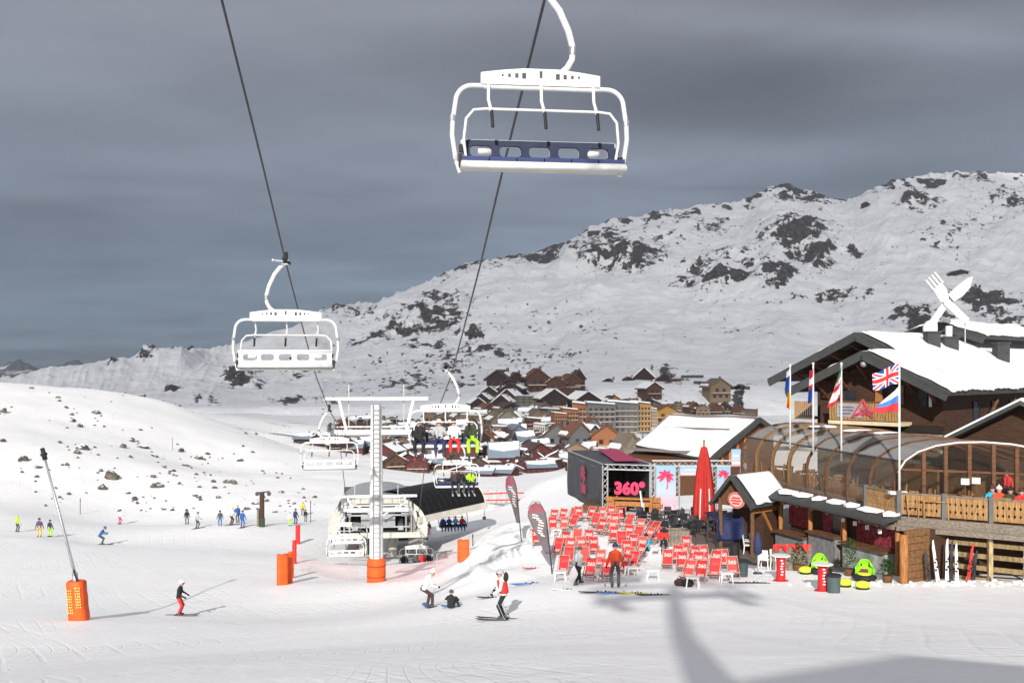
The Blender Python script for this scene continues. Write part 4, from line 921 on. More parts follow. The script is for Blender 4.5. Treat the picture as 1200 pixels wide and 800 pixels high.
# ================================================================== sun terrace
def deck_chair(label):
    """canvas deck chair facing -y, origin on the snow below its middle"""
    t = thing('deck_chair', label, 'deck chair', group='red deck chairs on the snow terrace')
    s = MB()
    prof = [(.42, 1.0), (.3, .78), (.14, .5), (0, .33), (-.14, .27), (-.3, .31), (-.44, .4)]
    def f(u, v):
        k = v*(len(prof)-1); i = min(int(k), len(prof)-2); q = k-i; a, b = prof[i], prof[i+1]
        sag = .035*math.sin(math.pi*u)
        return ((u-.5)*.46, a[0]+(b[0]-a[0])*q+sag*.6, a[1]+(b[1]-a[1])*q-sag)
    s.sheet(f, 5, 14, .008); s.build('sling', SLING, t, True)
    for sx in (-.26, .26):
        m = MB(); m.beam((sx, .45, 1.03), (sx, -.42, .03), .03, .045); m.build('back_rail', PALEW, t)
        m = MB(); m.beam((sx*.9, -.47, .42), (sx*.9, .42, .03), .03, .045); m.build('seat_rail', PALEW, t)
    m = MB(); m.beam((-.26, .44, 1.0), (.26, .44, 1.0), .035, .035); m.build('top_bar', PALEW, t)
    m = MB(); m.beam((-.24, -.45, .4), (.24, -.45, .4), .035, .035); m.build('front_bar', PALEW, t)
    m = MB(); m.beam((-.24, .4, .05), (.24, .4, .05), .03, .03); m.build('foot_bar', PALEW, t)
    o = text_mesh('360', .25, .003, 'sling_lettering', FADED, t, (0, .262, .73), (math.radians(61), 0, 0), .012)
    o2 = text_mesh('360', .2, .003, 'sling_lettering', FADED, t, (0, -.02, .375), (math.radians(25), 0, 0), .01)
    return t
SLINGS = [mat('red_canvas_'+n, v, .75, .14, 4) for n, v in (('deep', (.55, .03, .036)), ('faded', (.66, .075, .065)), ('fresh', (.62, .042, .042)), ('darkest', (.5, .028, .03)))]  # canvas faded by differing amounts, picked at random per chair
FADED = mat('faded_lettering_rose', (.75, .45, .42), .8, .1)
SLING = mat('salmon_red_canvas', (.62, .042, .042), .75, .1, 5)
PALEW = wood('pale_bleached_wood', (.36, .3, .25), (6, 6, 1), .3)
dc0 = deck_chair('x'); DCN = [0]
RJ = random.Random(11)
def chairs(row, pts, rz=0.0):
    pts = sorted(pts)
    ORD = ['first', 'second', 'third', 'fourth', 'fifth', 'sixth', 'seventh', 'eighth', 'ninth']
    for i, (px, py) in enumerate(pts):
        g = G(px, py); c = dc0 if DCN[0] == 0 else dup(dc0)
        if DCN[0] == 0: KIDS.pop(dc0.name, None); bpy.context.view_layer.update()
        DCN[0] += 1; c.location = g+V((0, 0, -.02)); c.scale = (.95, 1.05, .9); c.rotation_euler = (0, 0, rz-.28+RJ.uniform(-.38, .38))
        for q in c.children:
            if q.name.startswith('sling') and 'letter' not in q.name: setmats(q, [RJ.choice(SLINGS)])
            if q.name.startswith('sling_lettering') and RJ.random() < .2: setmats(q, [SLINGS[1]])
        n = len(pts)
        c['label'] = f"red lettered deck chair, {('leftmost' if i == 0 else 'rightmost' if i == n-1 else ORD[i]+' from left')} in the {row}"
chairs('rear row of the upper left block', [(648, 614), (658, 613), (670, 612)])
chairs('front row of the upper left block', [(648, 624), (660, 624), (671, 621)])
g = G(679, 611); c = dup(dc0); c.location = g; c.rotation_euler = (0, 0, .1); c['label'] = 'single red deck chair between the two upper blocks'
chairs('rear row of the upper middle block', [(691, 611), (704, 612), (716, 610), (728, 612)])
chairs('middle row of the upper middle block', [(697, 619), (712, 619), (722, 620)])
chairs('front row of the upper middle block', [(703, 627), (715, 628), (736, 621)])
chairs('short row before the black terrace chairs', [(749, 627), (757, 629), (765, 630), (769, 637), (758, 638)], -.5)
chairs('rear row of the centre right block', [(719, 637), (729, 643), (736, 635), (747, 637)])
chairs('front row of the centre right block', [(741, 647), (734, 655), (751, 650)])
chairs('rear row of the middle left block', [(676, 640), (689, 641)])
chairs('front row of the middle left block', [(653, 651), (668, 651), (682, 650), (696, 650), (660, 643)])
chairs('row behind the woman in light grey', [(666, 663), (660, 674), (686, 663)], .3)
chairs('front row left of the orange jacket', [(691, 679), (703, 667), (710, 680)])
chairs('front row right of the orange jacket', [(731, 673), (741, 669)])
chairs('row left of the white table by the child', [(734, 663), (747, 659)], -.5)
chairs('rear row of the large right block', [(804, 649), (793, 661), (811, 662), (825, 661)])
chairs('second row of the large right block', [(799, 670), (818, 670), (836, 668), (849, 667)])
chairs('front row of the large right block', [(806, 682), (821, 682), (837, 679), (859, 677)])
chairs('pair at the left edge of the right block', [(782, 667), (799, 659)])
chairs('far left edge by the near feather flag', [(628, 625), (629, 640)])
# plastic tables
def table():
    t = thing('plastic_table', 'x', 'table', group='white plastic tables among the deck chairs')
    m = MB(); m.box((0, 0, .44), (.55, .5, .035)); m.box((0, 0, .415), (.5, .45, .03)); m.build('table_top', PLAST, t)
    for sx in (-1, 1):
        for sy in (-1, 1):
            q = MB(); q.tube([(sx*.2, sy*.18, .42), (sx*.25, sy*.22, 0)], [.035, .025], 6); q.build('leg', PLAST, t)
    return t
tb0 = table()
for i, (px, py, lab) in enumerate(((851, 683, 'white plastic table before the right block of deck chairs'), (768, 651, 'white plastic table right of the crouching child'), (765, 679, 'lone white plastic table on open snow right of the orange jacket'), (697, 661, 'white plastic table behind the front deck chairs'),
       (657, 681, 'white plastic table by the foot of the near feather flag'), (652, 629, 'white plastic table below the upper left deck chairs'), (722, 629, 'white plastic table between the upper middle deck chairs'), (740, 676, 'white plastic table at the right of the front row'), (812, 688, 'white plastic table at the front left of the right block'))):
    c = tb0 if i == 0 else dup(tb0)
    if i == 0: KIDS.pop(tb0.name, None)
    c.location = G(px, py); c.rotation_euler = (0, 0, .3*math.sin(i*3)); c['label'] = lab

# white plastic chairs by the kiosk
def pchair():
    t = thing('plastic_chair', 'x', 'chair', group='white plastic chairs by the kiosk')
    m = MB(); m.box((0, 0, .44), (.46, .44, .04)); m.build('seat', PLAST, t)
    m = MB(); m.sheet(lambda u, v: ((u-.5)*.46, .2+.06*v+.05*(1-(2*u-1)**2), .46+.46*v), 6, 4, .02); m.build('backrest', PLAST, t)
    for sx in (-1, 1):
        m = MB(); m.tube([(sx*.25, -.2, .44), (sx*.26, -.2, .64), (sx*.25, .2, .66)], .022, 6); m.build('armrest', PLAST, t)
        for sy in (-1, 1):
            q = MB(); q.tube([(sx*.2, sy*.19, .44), (sx*.24, sy*.23, 0)], [.03, .022], 6); q.build('leg', PLAST, t)
    return t
pc0 = pchair()
for i, (px, py, rz, lab) in enumerate(((896, 666, 2.6, 'white plastic chair nearest the red bistro pedestal'), (877, 648, 1.3, 'white plastic chair left of the folded navy parasol'), (885, 645, 1.6, 'white plastic chair in the shade beside the kiosk door'), (911, 667, .4, 'white plastic chair directly behind the left red pedestal'))):
    c = pc0 if i == 0 else dup(pc0)
    if i == 0: KIDS.pop(pc0.name, None)
    c.location = G(px, py); c.rotation_euler = (0, 0, rz); c['label'] = lab
# black terrace chairs and tables
def bchair():
    t = thing('terrace_chair', 'x', 'chair', group='black chairs on the bare terrace')
    m = MB(); m.box((0, 0, .45), (.44, .43, .04)); m.build('seat', BLACK, t)
    m = MB(); m.sheet(lambda u, v: ((u-.5)*.44, .2+.08*v+.04*(1-(2*u-1)**2), .47+.42*v), 5, 4, .02); m.build('backrest', BLACK, t)
    for sx in (-1, 1):
        m = MB(); m.tube([(sx*.24, -.2, .0), (sx*.24, -.19, .66), (sx*.24, .22, .68)], .016, 6); m.build('armrest', DSTEEL, t)
        m = MB(); m.tube([(sx*.22, .24, 0), (sx*.21, .2, .46)], .016, 6); m.build('leg', DSTEEL, t)
    return t
bc0 = bchair(); r_ = random.Random(4); k_ = 0
def btable(g, lab):
    t = thing('terrace_table', lab, 'table', g, group='dark tables on the bare terrace')
    m = MB(); m.lathe((0, 0, .72), [(.36, 0), (.38, .015), (.36, .03)], 18); m.build('table_top', DSTEEL, t)
    m = MB(); m.tube([(0, 0, .03), (0, 0, .72)], .035, 8); m.lathe((0, 0, 0), [(.24, 0), (.22, .03), (.05, .06)], 14); m.build('pedestal', DSTEEL, t)
CL_ = [((748, 613), 'behind the last deck chairs'), ((766, 616), 'below the left end of the tall palm poster'), ((784, 612), 'directly below the tall palm poster'), ((800, 616), 'right of the palm poster'), ((797, 628), 'behind the grey wooden planter'), ((812, 624), 'left of the closed red parasol'),
   ((836, 622), 'right of the red parasol foot'), ((816, 612), 'behind the red parasol'), ((778, 626), 'between the planter and the rear deck chairs'), ((842, 612), 'at the right end near the navy cover')]
SIDE = ['at its left', 'at its right', 'at its rear', 'at its front']
for (px, py), where in CL_:
    g = G(px, py); btable(g, f'round dark terrace table {where}')
    for q in range(4):
        a = (math.pi, 0, math.pi/2, -math.pi/2)[q]+r_.uniform(-.25, .25); p = g+V((math.cos(a)*.62, math.sin(a)*.62, 0)); p.z = Hs(p.x, p.y)
        c = bc0 if k_ == 0 else dup(bc0)
        if k_ == 0: KIDS.pop(bc0.name, None)
        k_ += 1; c.location = p; c.rotation_euler = (0, 0, a-math.pi/2+r_.uniform(-.3, .3)); c['label'] = f'black chair {SIDE[q][7:]} of the table {where}'
# bins, planter, pedestals, loungers
def bin_(label, g, r, h, m=BIN):
    t = thing('litter_bin', label, 'bin', g, group='dark litter bins')
    b = MB(); b.lathe((0, 0, -.05), [(r*.85, 0), (r*.98, h), (r*.9, h), (r*.85, h-.1)], 18); smooth_by_angle(b.build('bin_body', m, t), 40)
    l = MB(); l.lathe((0, 0, h-.08), [(r*1.0, 0), (r*1.06, .02), (r*1.06, .08), (r*.95, .1)], 18); smooth_by_angle(l.build('bin_rim', BLACK, t), 40)
bin_('black litter bin at the right end of the right deck chair block', G(870, 675), .27, .72); bin_('grey green litter bin right of the right red pedestal', G(977, 694), .28, .72, mat('grey_green_plastic', (.07, .1, .1), .5, .1))
bin_('black bin standing in shade before the kiosk', G(861, 655), .25, .8, BLACK)
g = G(793, 638); t = thing('wooden_planter', 'square pale grey slatted wooden planter at the terrace edge', 'planter', g)
for i in range(6):
    for y in (-.46, .46):
        m = MB(); m.box((-.5+.2*i, y, .42), (.185, .05, .84)); m.build('slat', GWOOD, t)
m = MB(); m.box((-.6, 0, .42), (.05, .9, .84)); m.box((.6, 0, .42), (.05, .9, .84)); m.box((0, 0, .7), (1.1, .85, .05)); m.build('box_body', GWOOD, t)
def pedestal(label, g):
    t = thing('bistro_pedestal', label, 'high table', g, group='red lettered high tables')
    m = MB(); m.lathe((0, 0, -.05), [(.34, 0), (.34, .06), (.2, .1), (.19, .5), (.2, 1.05), (.23, 1.1)], 18); o = smooth_by_angle(m.build('column', REDL, t), 40)
    q = MB()
    for i in range(6): q.box((.02*math.sin(i*2), -.2, .3+i*.12), (.1, .012, .06))
    q.build('column_lettering', LETTER, o)
    m = MB(); m.lathe((0, 0, 1.06), [(.4, 0), (.42, .02), (.4, .04)], 20); m.build('table_top', PLAST, t)
pedestal('red high table left of the lime seats', G(915, 680)); pedestal('red high table standing before the left lime seat', G(964, 692))
def lounge(label, g, rz):
    t = thing('lounge_seat', label, 'lounge chair', g, rz, 'lime green lounge seats with dark rattan base')
    m = MB()
    def f(u, v):
        a = math.radians(-75+150*u); r = .52*(1-.25*max(0, v-.5)**2*4*.5); top = 1.0-.3*((2*u-1)**2)**1.5
        z = .35+(top-.35+.2)*v; s = math.sqrt(max(0, 1-max(0, (v-.6)/.4)**2*.55)); return (r*math.sin(a)*s, .1+r*.75*math.cos(a)*s-.05, z)
    m.sheet(f, 18, 10, .05); o = smooth_by_angle(m.build('shell', LIME, t), 50)
    for sx in (-1, 1):
        q = MB(); p = V(f(.5+sx*.17, .62)); q.ell(p+V((0, -.03, 0)), (.05, .06, .085)); q.build('grip_opening', BLACK, o)
    b = MB(); b.lathe((0, 0, 0), [(.6, .05), (.72, .2), (.66, .33), (.5, .36)], 20); b.build('rattan_base', BLACK, t, True)
    c = MB(); c.ell((0, -.1, .42), (.42, .4, .1)); c.build('seat_cushion', YELG, t, True)
    if rz < 0:
     p = MB(); p.box((0, -.1, .62), (.44, .12, .18)); p.build('scatter_cushion', mat('plum_cushion', (.16, .03, .05), .8), t)
    t.scale = (.72,)*3
    return t
lounge('upright lime lounge seat behind the right red pedestal', G(962, 672), .1); lounge('tilted lime lounge seat before the mural counter', G(1013, 680), -.45)
def pouf(label, g):
    t = thing('pouf', label, 'pouf', g, group='yellow green poufs'); m = MB(); m.ell((0, 0, .24), (.42, .36, .22), nv=10); m.build('cushion', YELG, t, True); b = MB(); b.lathe((0, 0, -.1), [(.3, 0), (.36, .2)], 16); b.build('pouf_base', BLACK, t); t.scale = (.75,)*3
pouf('yellow green pouf at the left of the upright lime seat', G(944, 672)); pouf('yellow green pouf between the two lime seats', G(990, 687)); pouf('yellow green pouf at the front of the tilted lime seat', G(1011, 690))
# red parasol (closed), tall
g = G(825, 618); t = thing('closed_parasol', 'tall closed red parasol standing on the bare terrace', 'parasol', g); h = 103/1200*g.y
m = MB(); n = 32
prof = [(.62, .55), (.72, .9), (.7, 1.6), (.62, 2.6), (.5, 3.6), (.36, 4.5), (.2, 5.2), (.08, h-.05)]
vs = []
for r, z in prof:
    for j in range(n):
        a = 2*math.pi*j/n; rr = r*(.72+.28*math.cos(a*8)*.9); vs.append((rr*math.cos(a), rr*math.sin(a), z*h/5.7))
m.add(vs, [(i*n+j, i*n+(j+1) % n, (i+1)*n+(j+1) % n, (i+1)*n+j) for i in range(len(prof)-1) for j in range(n)]+[[(len(prof)-1)*n+j for j in range(n)], list(range(n))[::-1]])
m.build('folded_canopy', mat('parasol_red', (.42, .025, .02), .7, .2, 3), t, True)
q = MB(); q.tube([(0, 0, 0), (0, 0, h)], .06, 8); q.build('mast', LWOOD, t); q = MB(); q.box((0, 0, .08), (1.0, 1.0, .16)); q.build('base_plate', DSTEEL, t)
for sx in (-.35, .28):
    q = MB(); q.tube([(sx, -.45, .2), (sx*.8, -.45, 2.4)], .035, 6); q.build('white_cord', PLAST, t)
# folded navy parasol and blue cover
g = G(888, 672); t = thing('folded_parasol', 'small folded navy parasol on a thin pole beside the white chairs', 'parasol', g)
q = MB(); q.tube([(0, 0, 0), (0, 0, 1.85)], .025, 8); q.build('mast', STEEL, t); q = MB(); q.lathe((0, 0, .85), [(.05, 0), (.2, .1), (.2, .6), (.1, .95), (.03, 1.05)], 12); q.build('folded_canopy', CL['navy'], t, True); q = MB(); q.lathe((0, 0, 0), [(.22, 0), (.2, .06), (.04, .08)], 14); q.build('base_plate', DSTEEL, t)
g = G(857, 641); t = thing('covered_stall', 'table under a hanging navy blue tarpaulin beside the kiosk', 'stall', g, .2)
q = MB(); q.sheet(lambda u, v: ((u-.5)*2.3*(1-.0*v), -.7+.1*math.sin(u*14)*min(1, v*2)-.15*v, 1.65-1.15*v), 20, 8, .02); q.sheet(lambda u, v: ((u-.5)*2.4, .9-1.6*v, 1.75-.1*v+.05*math.sin(u*9)), 16, 6, .02); q.build('tarpaulin', mat('navy_tarpaulin', (.01, .017, .065), .6, .25, 2, bump=.3), t, True)
q = MB(); q.box((0, 0, .75), (2.0, 1.2, .06)); q.build('table_top', MWOOD, t)
for sx in (-1, 1):
    for sy in (-.6, .7):
        q = MB(); q.tube([(sx*1.05, sy, 0), (sx*1.05, sy, 1.7)], .04, 6); q.build('leg', DSTEEL, t)
# ------------------------------------------------------------------ skis and gear lying on the snow
def ski_thing(label, p, rz, col, rx=0.0, ry=0.0, group='skis lying on the snow', gap=.1, L_=1.0):
    t = thing('ski_pair', label, 'skis', p, rz, group, rx, ry)
    for s in (-1, 1):
        c = SKI.copy(); C.objects.link(c); c.parent = t; c.location = (s*gap*.5, s*.06, 0); c.scale = (1, L_, 1); c.rotation_euler = (0, 0, s*.03); setmats(c, [SKIC[col], BLACK])
    return t
ski_thing('dark skis with yellow tips in front of the orange jacket, left end of the row', G(706, 694), math.pi/2+.05, 2); ski_thing('skis in the middle of the row lying in front of the terrace', G(727, 695), math.pi/2, 4); ski_thing('yellow tipped skis lying right of the man in orange', G(745, 695), math.pi/2-.05, 3, L_=.7)
ski_thing('black skis at the right end of the row on the snow', G(768, 697), math.pi/2, 2, L_=.8); ski_thing('blue skis lying alone left of the near feather flag', G(622, 684), math.pi/2+.3, 4, gap=.3); ski_thing('skis lying at the feet of the woman in light grey', G(664, 691), math.pi/2, 0, L_=.6)
ski_thing('dark skis lying right of the right deck chair block', G(880, 683), math.pi/2, 2); ski_thing('red skis lying on the slope below the near feather flag', G(626, 666), math.pi/2, 1, L_=.6); ski_thing('skis lying behind the skier in the red vest', G(576, 700), math.pi/2+.1, 2, L_=.6)
for px, py, lab in ((797, 686, 'dark rucksack at the left foot of the right deck chairs'), (806, 687, 'black bag beside the rucksack under the deck chairs')):
    g = G(px, py); q = MB(); q.ell((0, 0, .14), (.26, .16, .17)); q.ell((.02, -.12, .12), (.15, .08, .1)); q.tube([(-.1, .1, .28), (0, .12, .38), (.1, .1, .28)], .015, 6); o = q.build('rucksack', CL['brown'] if px < 800 else CL['black'], None, True); o.location = g; tag(o, lab, 'bag', 'bags left by the deck chairs')

# ================================================================== event stage
A_ = G(709, 600); SY = A_.y; zs = A_.z-.1
FR = V((55/1200*SY, -.8, 0)); BKp = V((P(668, 0, SY*1.16).x-A_.x, SY*.16, 0)); hS = (598-541)/1200*SY
t = thing('event_stage', 'black box tent stage with truss posts and pink lettering', 'stage', (A_.x, A_.y, zs))
def tl_(name, m, mt, par=t): return m.build(name, mt, par)
TRUSS = mat('truss_aluminium', (.55, .56, .57), .35, .1, 3, metal=.4)
def truss(mb, a, b, w=.3, n=None):
    a, b = V(a), V(b); d = (b-a); L_ = d.length; u = d.normalized(); x = u.orthogonal().normalized() if abs(u.z) > .9 else V((0, 0, 1)); x = V((1, 0, 0)) if abs(u.z) > .9 else V((0, 0, 1)); y = u.cross(x).normalized()
    cs = [x*w/2*i+y*w/2*j for i, j in ((1, 1), (-1, 1), (-1, -1), (1, -1))]
    for c in cs: mb.tube([a+c, b+c], .032, 5)
    n = n or max(2, int(L_/w/1.1))
    for i in range(n):
        for k in range(4):
            p, q = (cs[k], cs[(k+1) % 4]) if i % 2 else (cs[(k+1) % 4], cs[k]); mb.tube([a+d*i/n+p, a+d*(i+1)/n+q], .016, 4)
Z_ = V((0, 0, 1))
c00, c10, c01, c11 = V((0, 0, 0)), FR, BKp, FR+BKp
for p in (c00, c10, c01, c11):
    m = MB(); truss(m, p, p+Z_*hS, .34); tl_('truss_post', m, TRUSS)
for p, q in ((c00, c10), (c00, c01), (c10, c11), (c01, c11)):
    m = MB(); truss(m, p+Z_*(hS-.1), q+Z_*(hS-.1), .34); tl_('truss_beam', m, TRUSS)
def cloth(p, q, z0, z1, inset, name, mt, amp=.05):
    n = (q-p).cross(Z_).normalized(); m = MB(); m.sheet(lambda u, v: p+(q-p)*u+Z_*(z0+(z1-z0)*v)+n*(inset+amp*math.sin(u*19+v*3)*(1-v)), 16, 10, .02); return m.build(name, mt, t, True)
sw = cloth(c01, c00, 0, hS+.05, .2, 'side_wall', DARKFAB); cloth(c11, c01, 0, hS, 0, 'rear_wall', DARKFAB); cloth(c10, c11, 0, hS, 0, 'far_side_wall', DARKFAB)
m = MB(); k0 = hS+.1; cc = (c00+c11)/2+Z_*(k0+.5)
for p, q in ((c00, c10), (c10, c11), (c11, c01), (c01, c00)): m.add([p+Z_*k0, q+Z_*k0, cc, p+Z_*(k0-.06), q+Z_*(k0-.06), cc-Z_*.06], [(0, 1, 2), (5, 4, 3), (0, 3, 4, 1), (1, 4, 5, 2), (2, 5, 3, 0)])
rf = tl_('roof_cover', m, DARKFAB)
m = MB(); q = [c00*.3+c11*.0+c10*.2+Z_*(k0+.1), c10*.75+c00*.0+Z_*(k0+.15), cc+V((.5, -.6, .03)), cc+V((-.8, -.4, .03))]
m.prism([p+V((0, .2, .06)) for p in q], (0, 0, .02)); tl_('roof_print', m, mat('wine_print', (.3, .04, .1), .7, .15), rf)
# lettering: pink word on front, emblem on the side wall
u = FR.normalized(); az = math.atan2(u.y, u.x)
pl = V(FR*.5)+V((.05, .1, hS*.52))
o = text_mesh('360°', 1.08, .06, 'stage_lettering', PINK, t, pl, (math.pi/2, 0, az), .06)
def palm(par, org, ux, h, mt, name='palm_print'):
    m = MB(); uy = V((0, 0, 1)); n = ux.cross(uy).normalized()
    def pt(x, y): return V(org)+ux*(x*h)+uy*(y*h)
    m.k = 0
    tr = [(-.02, 0), (.03, .2), (.0, .42), (-.06, .62), (-.02, .63), (.05, .43), (.08, .2), (.05, 0)]
    m.prism([pt(*q) for q in tr], n*.012)
    for a, L_ in ((-20, .4), (15, .42), (55, .36), (100, .36), (140, .42), (185, .42), (215, .36), (-50, .34)):
        ca, sa = math.cos(math.radians(a)), math.sin(math.radians(a)); q = []
        for s in (1, -1):
            rng = [0, .3, .6, .85, 1] if s == 1 else [.85, .6, .3]
            for r in rng:
                wd = .075*math.sin(math.pi*min(1, r*.9+.05))*s; q.append(pt(-.04+ca*L_*r-sa*wd, .63+sa*L_*r+ca*wd-.22*r*r*L_))
        m.prism(q, n*(.013+.001*(a % 7)))
    return m.build(name, mt, par)
ux2 = (c00-c01).normalized(); q0 = c01+(c00-c01)*.55+Z_*(hS*.3); nn_ = ux2.cross(Z_).normalized()
palm(sw, q0+nn_*.36, ux2, 2.0, mat('dull_pink_print', (.42, .05, .11), .7)); o = text_mesh('360', .95, .01, 'wall_lettering', mat('dull_pink_print', (0, 0, 0)), sw, q0+nn_*.36+Z_*.1, (math.pi/2, 0, math.atan2(ux2.y, ux2.x)), .03)
m = MB(); m.box(FR*.5+BKp*.4+V((0, 0, .25)), (FR.length*.9, BKp.length*.7, .5), Matrix.Rotation(az, 3, 'Z')); tl_('stage_floor', m, MWOOD)
m = MB(); m.ell(FR*.45+BKp*.5+V((0, 0, 2.0)), (1.4, .5, .9)); tl_('stage_backdrop_arch', m, BLACK)
# bench table of honey wood on the stage front, white plank
t2 = thing('wooden_bar', 'honey coloured wooden bar table at the front of the stage', 'bar', A_+FR*.55+V((0, -.5, -.05)), az)
m = MB(); m.box((0, 0, 1.08), (2.7, .5, .1)); m.build('bar_top', OWOOD, t2)
for sx in (-1.25, 1.25):
    m = MB(); m.box((sx, 0, .52), (.14, .42, 1.04)); m.build('leg', OWOOD, t2)
m = MB(); m.box((0, .1, .72), (2.4, .08, .3)); m.build('apron', OWOOD, t2)
for k, (fx, lab) in enumerate(((.06, 'honey wooden stage side panel at the left post'), (.93, 'honey wooden stage side panel at the right post'))):
    m = MB(); 
    for z in (.25, .6, .95): m.box((0, 0, z), (.75, .1, .3))
    m.box((-.3, .06, .55), (.1, .06, 1.2)); m.box((.3, .06, .55), (.1, .06, 1.2)); o = m.build('wooden_barrier', OWOOD); o.location = A_+FR*fx+V((.25, -.4, 0)); o.rotation_euler = (0, 0, az); tag(o, lab, 'barrier', 'wooden panels of the stage')
p0 = A_+FR*.75+V((.05, -.9, 0)); m = MB(); m.beam((0, 0, 0), (-.22, .1, 1.6), .2, .06); m.beam((0, .05, .8), (.1, .6, 0), .05, .05); o = m.build('leaning_board', PLAST); o.location = p0; tag(o, 'narrow white board leaning against the wooden bar', 'board')
# palm posters in truss frames to the right of the stage
def poster_mat():
    m = bpy.data.materials.new('poster_print'); m.use_nodes = True; nt = m.node_tree; b = nt.nodes['Principled BSDF']; b.inputs['Roughness'].default_value = .5
    tc = nt.nodes.new('ShaderNodeTexCoord'); sp = nt.nodes.new('ShaderNodeSeparateXYZ'); r = nt.nodes.new('ShaderNodeValToRGB'); e = r.color_ramp.elements
    e[0].position = .1; e[0].color = (.55, .32, .37, 1); e[1].position = .9; e[1].color = (.26, .44, .6, 1); q = e.new(.45); q.color = (.4, .5, .6, 1)
    nt.links.new(tc.outputs['Generated'], sp.inputs[0]); nt.links.new(sp.outputs[2], r.inputs[0]); nt.links.new(r.outputs[0], b.inputs['Base Color']); return m
POSTER = poster_mat()
def poster(label, px0, px1, y0, y1, Y, pal=True, extra=True):
    a, b = P(px0, y1, Y), P(px1, y1, Y); h = (y1-y0)/1200*Y
    t = thing('palm_poster', label, 'poster', a, 0, 'pale blue and pink posters hung in the truss'); w_ = b.x-a.x
    m = MB(); m.box((w_/2, 0, h/2), (w_, .06, h)); m.build('poster_sheet', POSTER, t)
    if pal:
        s = min(w_*1.1, h*.5); palm(t, V((w_*.52, -.045, h*.93-s*.95)), V((1, 0, 0)), s, PINK)
        if extra:
            q = MB(); q.prism([(w_*.55, -.04, .05), (w_*.78, -.04, h*.17), (w_*.95, -.04, .05)], (0, -.01, 0)); q.build('pink_peak', mat('pale_pink', (.8, .4, .5), .6), t)
            q = MB()
            for i, (x, z) in enumerate(((.08, .05), (.16, .05), (.08, .1), (.16, .1), (.24, .05), (.24, .1))): q.box((w_*(x+.06), -.04, h*z+.06), (w_*.06, .012, h*.035))
            q.build('dark_lettering', BLACK, t)
    else:
        q = MB(); q.box((w_/2, -.045, h*.18), (w_*.9, .02, h*.14)); q.box((w_*.5, -.045, h*.6), (w_*.6, .02, h*.12)); q.build('poster_lettering', LETTER, t)
poster('tall palm tree poster right of the stage', 769, 792, 545, 598, SY-1, True, True); poster('half hidden palm poster between red parasol and kiosk', 840, 856, 546, 588, SY-1, True, False); poster('short wide pale blue banner left of the red parasol', 797, 819, 546, 557, SY-1, False); poster('small blue and pink poster on the veranda end', 857, 868, 526, 546, 62, False)
m = MB(); z = P(0, 543, SY-1).z; g0 = P(765, 600, SY-1); zz0 = Hs(g0.x, g0.y)
t = thing('truss_frame', 'long aluminium truss goal frame carrying the posters right of the stage', 'truss', (g0.x, g0.y, zz0))
m = MB(); truss(m, (0, .25, z-zz0), (P(872, 0, SY-1).x-g0.x, .25, z-zz0), .34); m.build('truss_beam', TRUSS, t)
for px in (765, 794, 838, 872):
    m = MB(); x = P(px, 0, SY-1).x-g0.x; truss(m, (x, .25, Hs(g0.x+x, g0.y)-zz0), (x, .25, z-zz0), .3); m.build('truss_post', TRUSS, t)
# ================================================================== restaurant
ZD = -6.5                                             # floor level of the raised deck
A2, ax2, cx2 = V((17.1, 45.8, ZD)), V((-.2, .98, 0)), V((.9, -.43, 0))
r3, g3 = V((.72, .69, 0)).normalized(), V((.69, -.72, 0)).normalized()     # ridge and gable directions of the chalet
def wt(name, label, cat, loc, group=None): return thing(name, label, cat, loc, 0, group)
# --- raised deck
R0, R1, R2 = V((16.3, 47.2, ZD)), V((16.95, 44.9, ZD)), V((24.5, 39.5, ZD))
t = wt('raised_deck', 'weathered wooden deck raised above the snow with grey edge beams', 'deck', (18, 46, Hs(18, 46)))
m = MB(); m.prism([R0, R1, R2, V((34, 44, ZD)), V((34, 62, ZD)), V((14.2, 62, ZD)), V((14.4, 56, ZD))], (0, 0, -.2)); m.build('deck_floor', MWOOD, t, world=True)
for a, b in ((R0, R1), (R1, R2)):
    m = MB(); d = (b-a).normalized(); n = d.cross(Z_)*.12; m.beam(a+n+V((0, 0, -.22)), b+n+V((0, 0, -.22)), .16, .42); m.beam(a+n*2.2+V((0, 0, -.5)), b+n*2.2+V((0, 0, -.5)), .2, .22); m.build('edge_beam', GWOOD, t, world=True)
dR = (R2-R1).normalized(); nR = dR.cross(Z_)
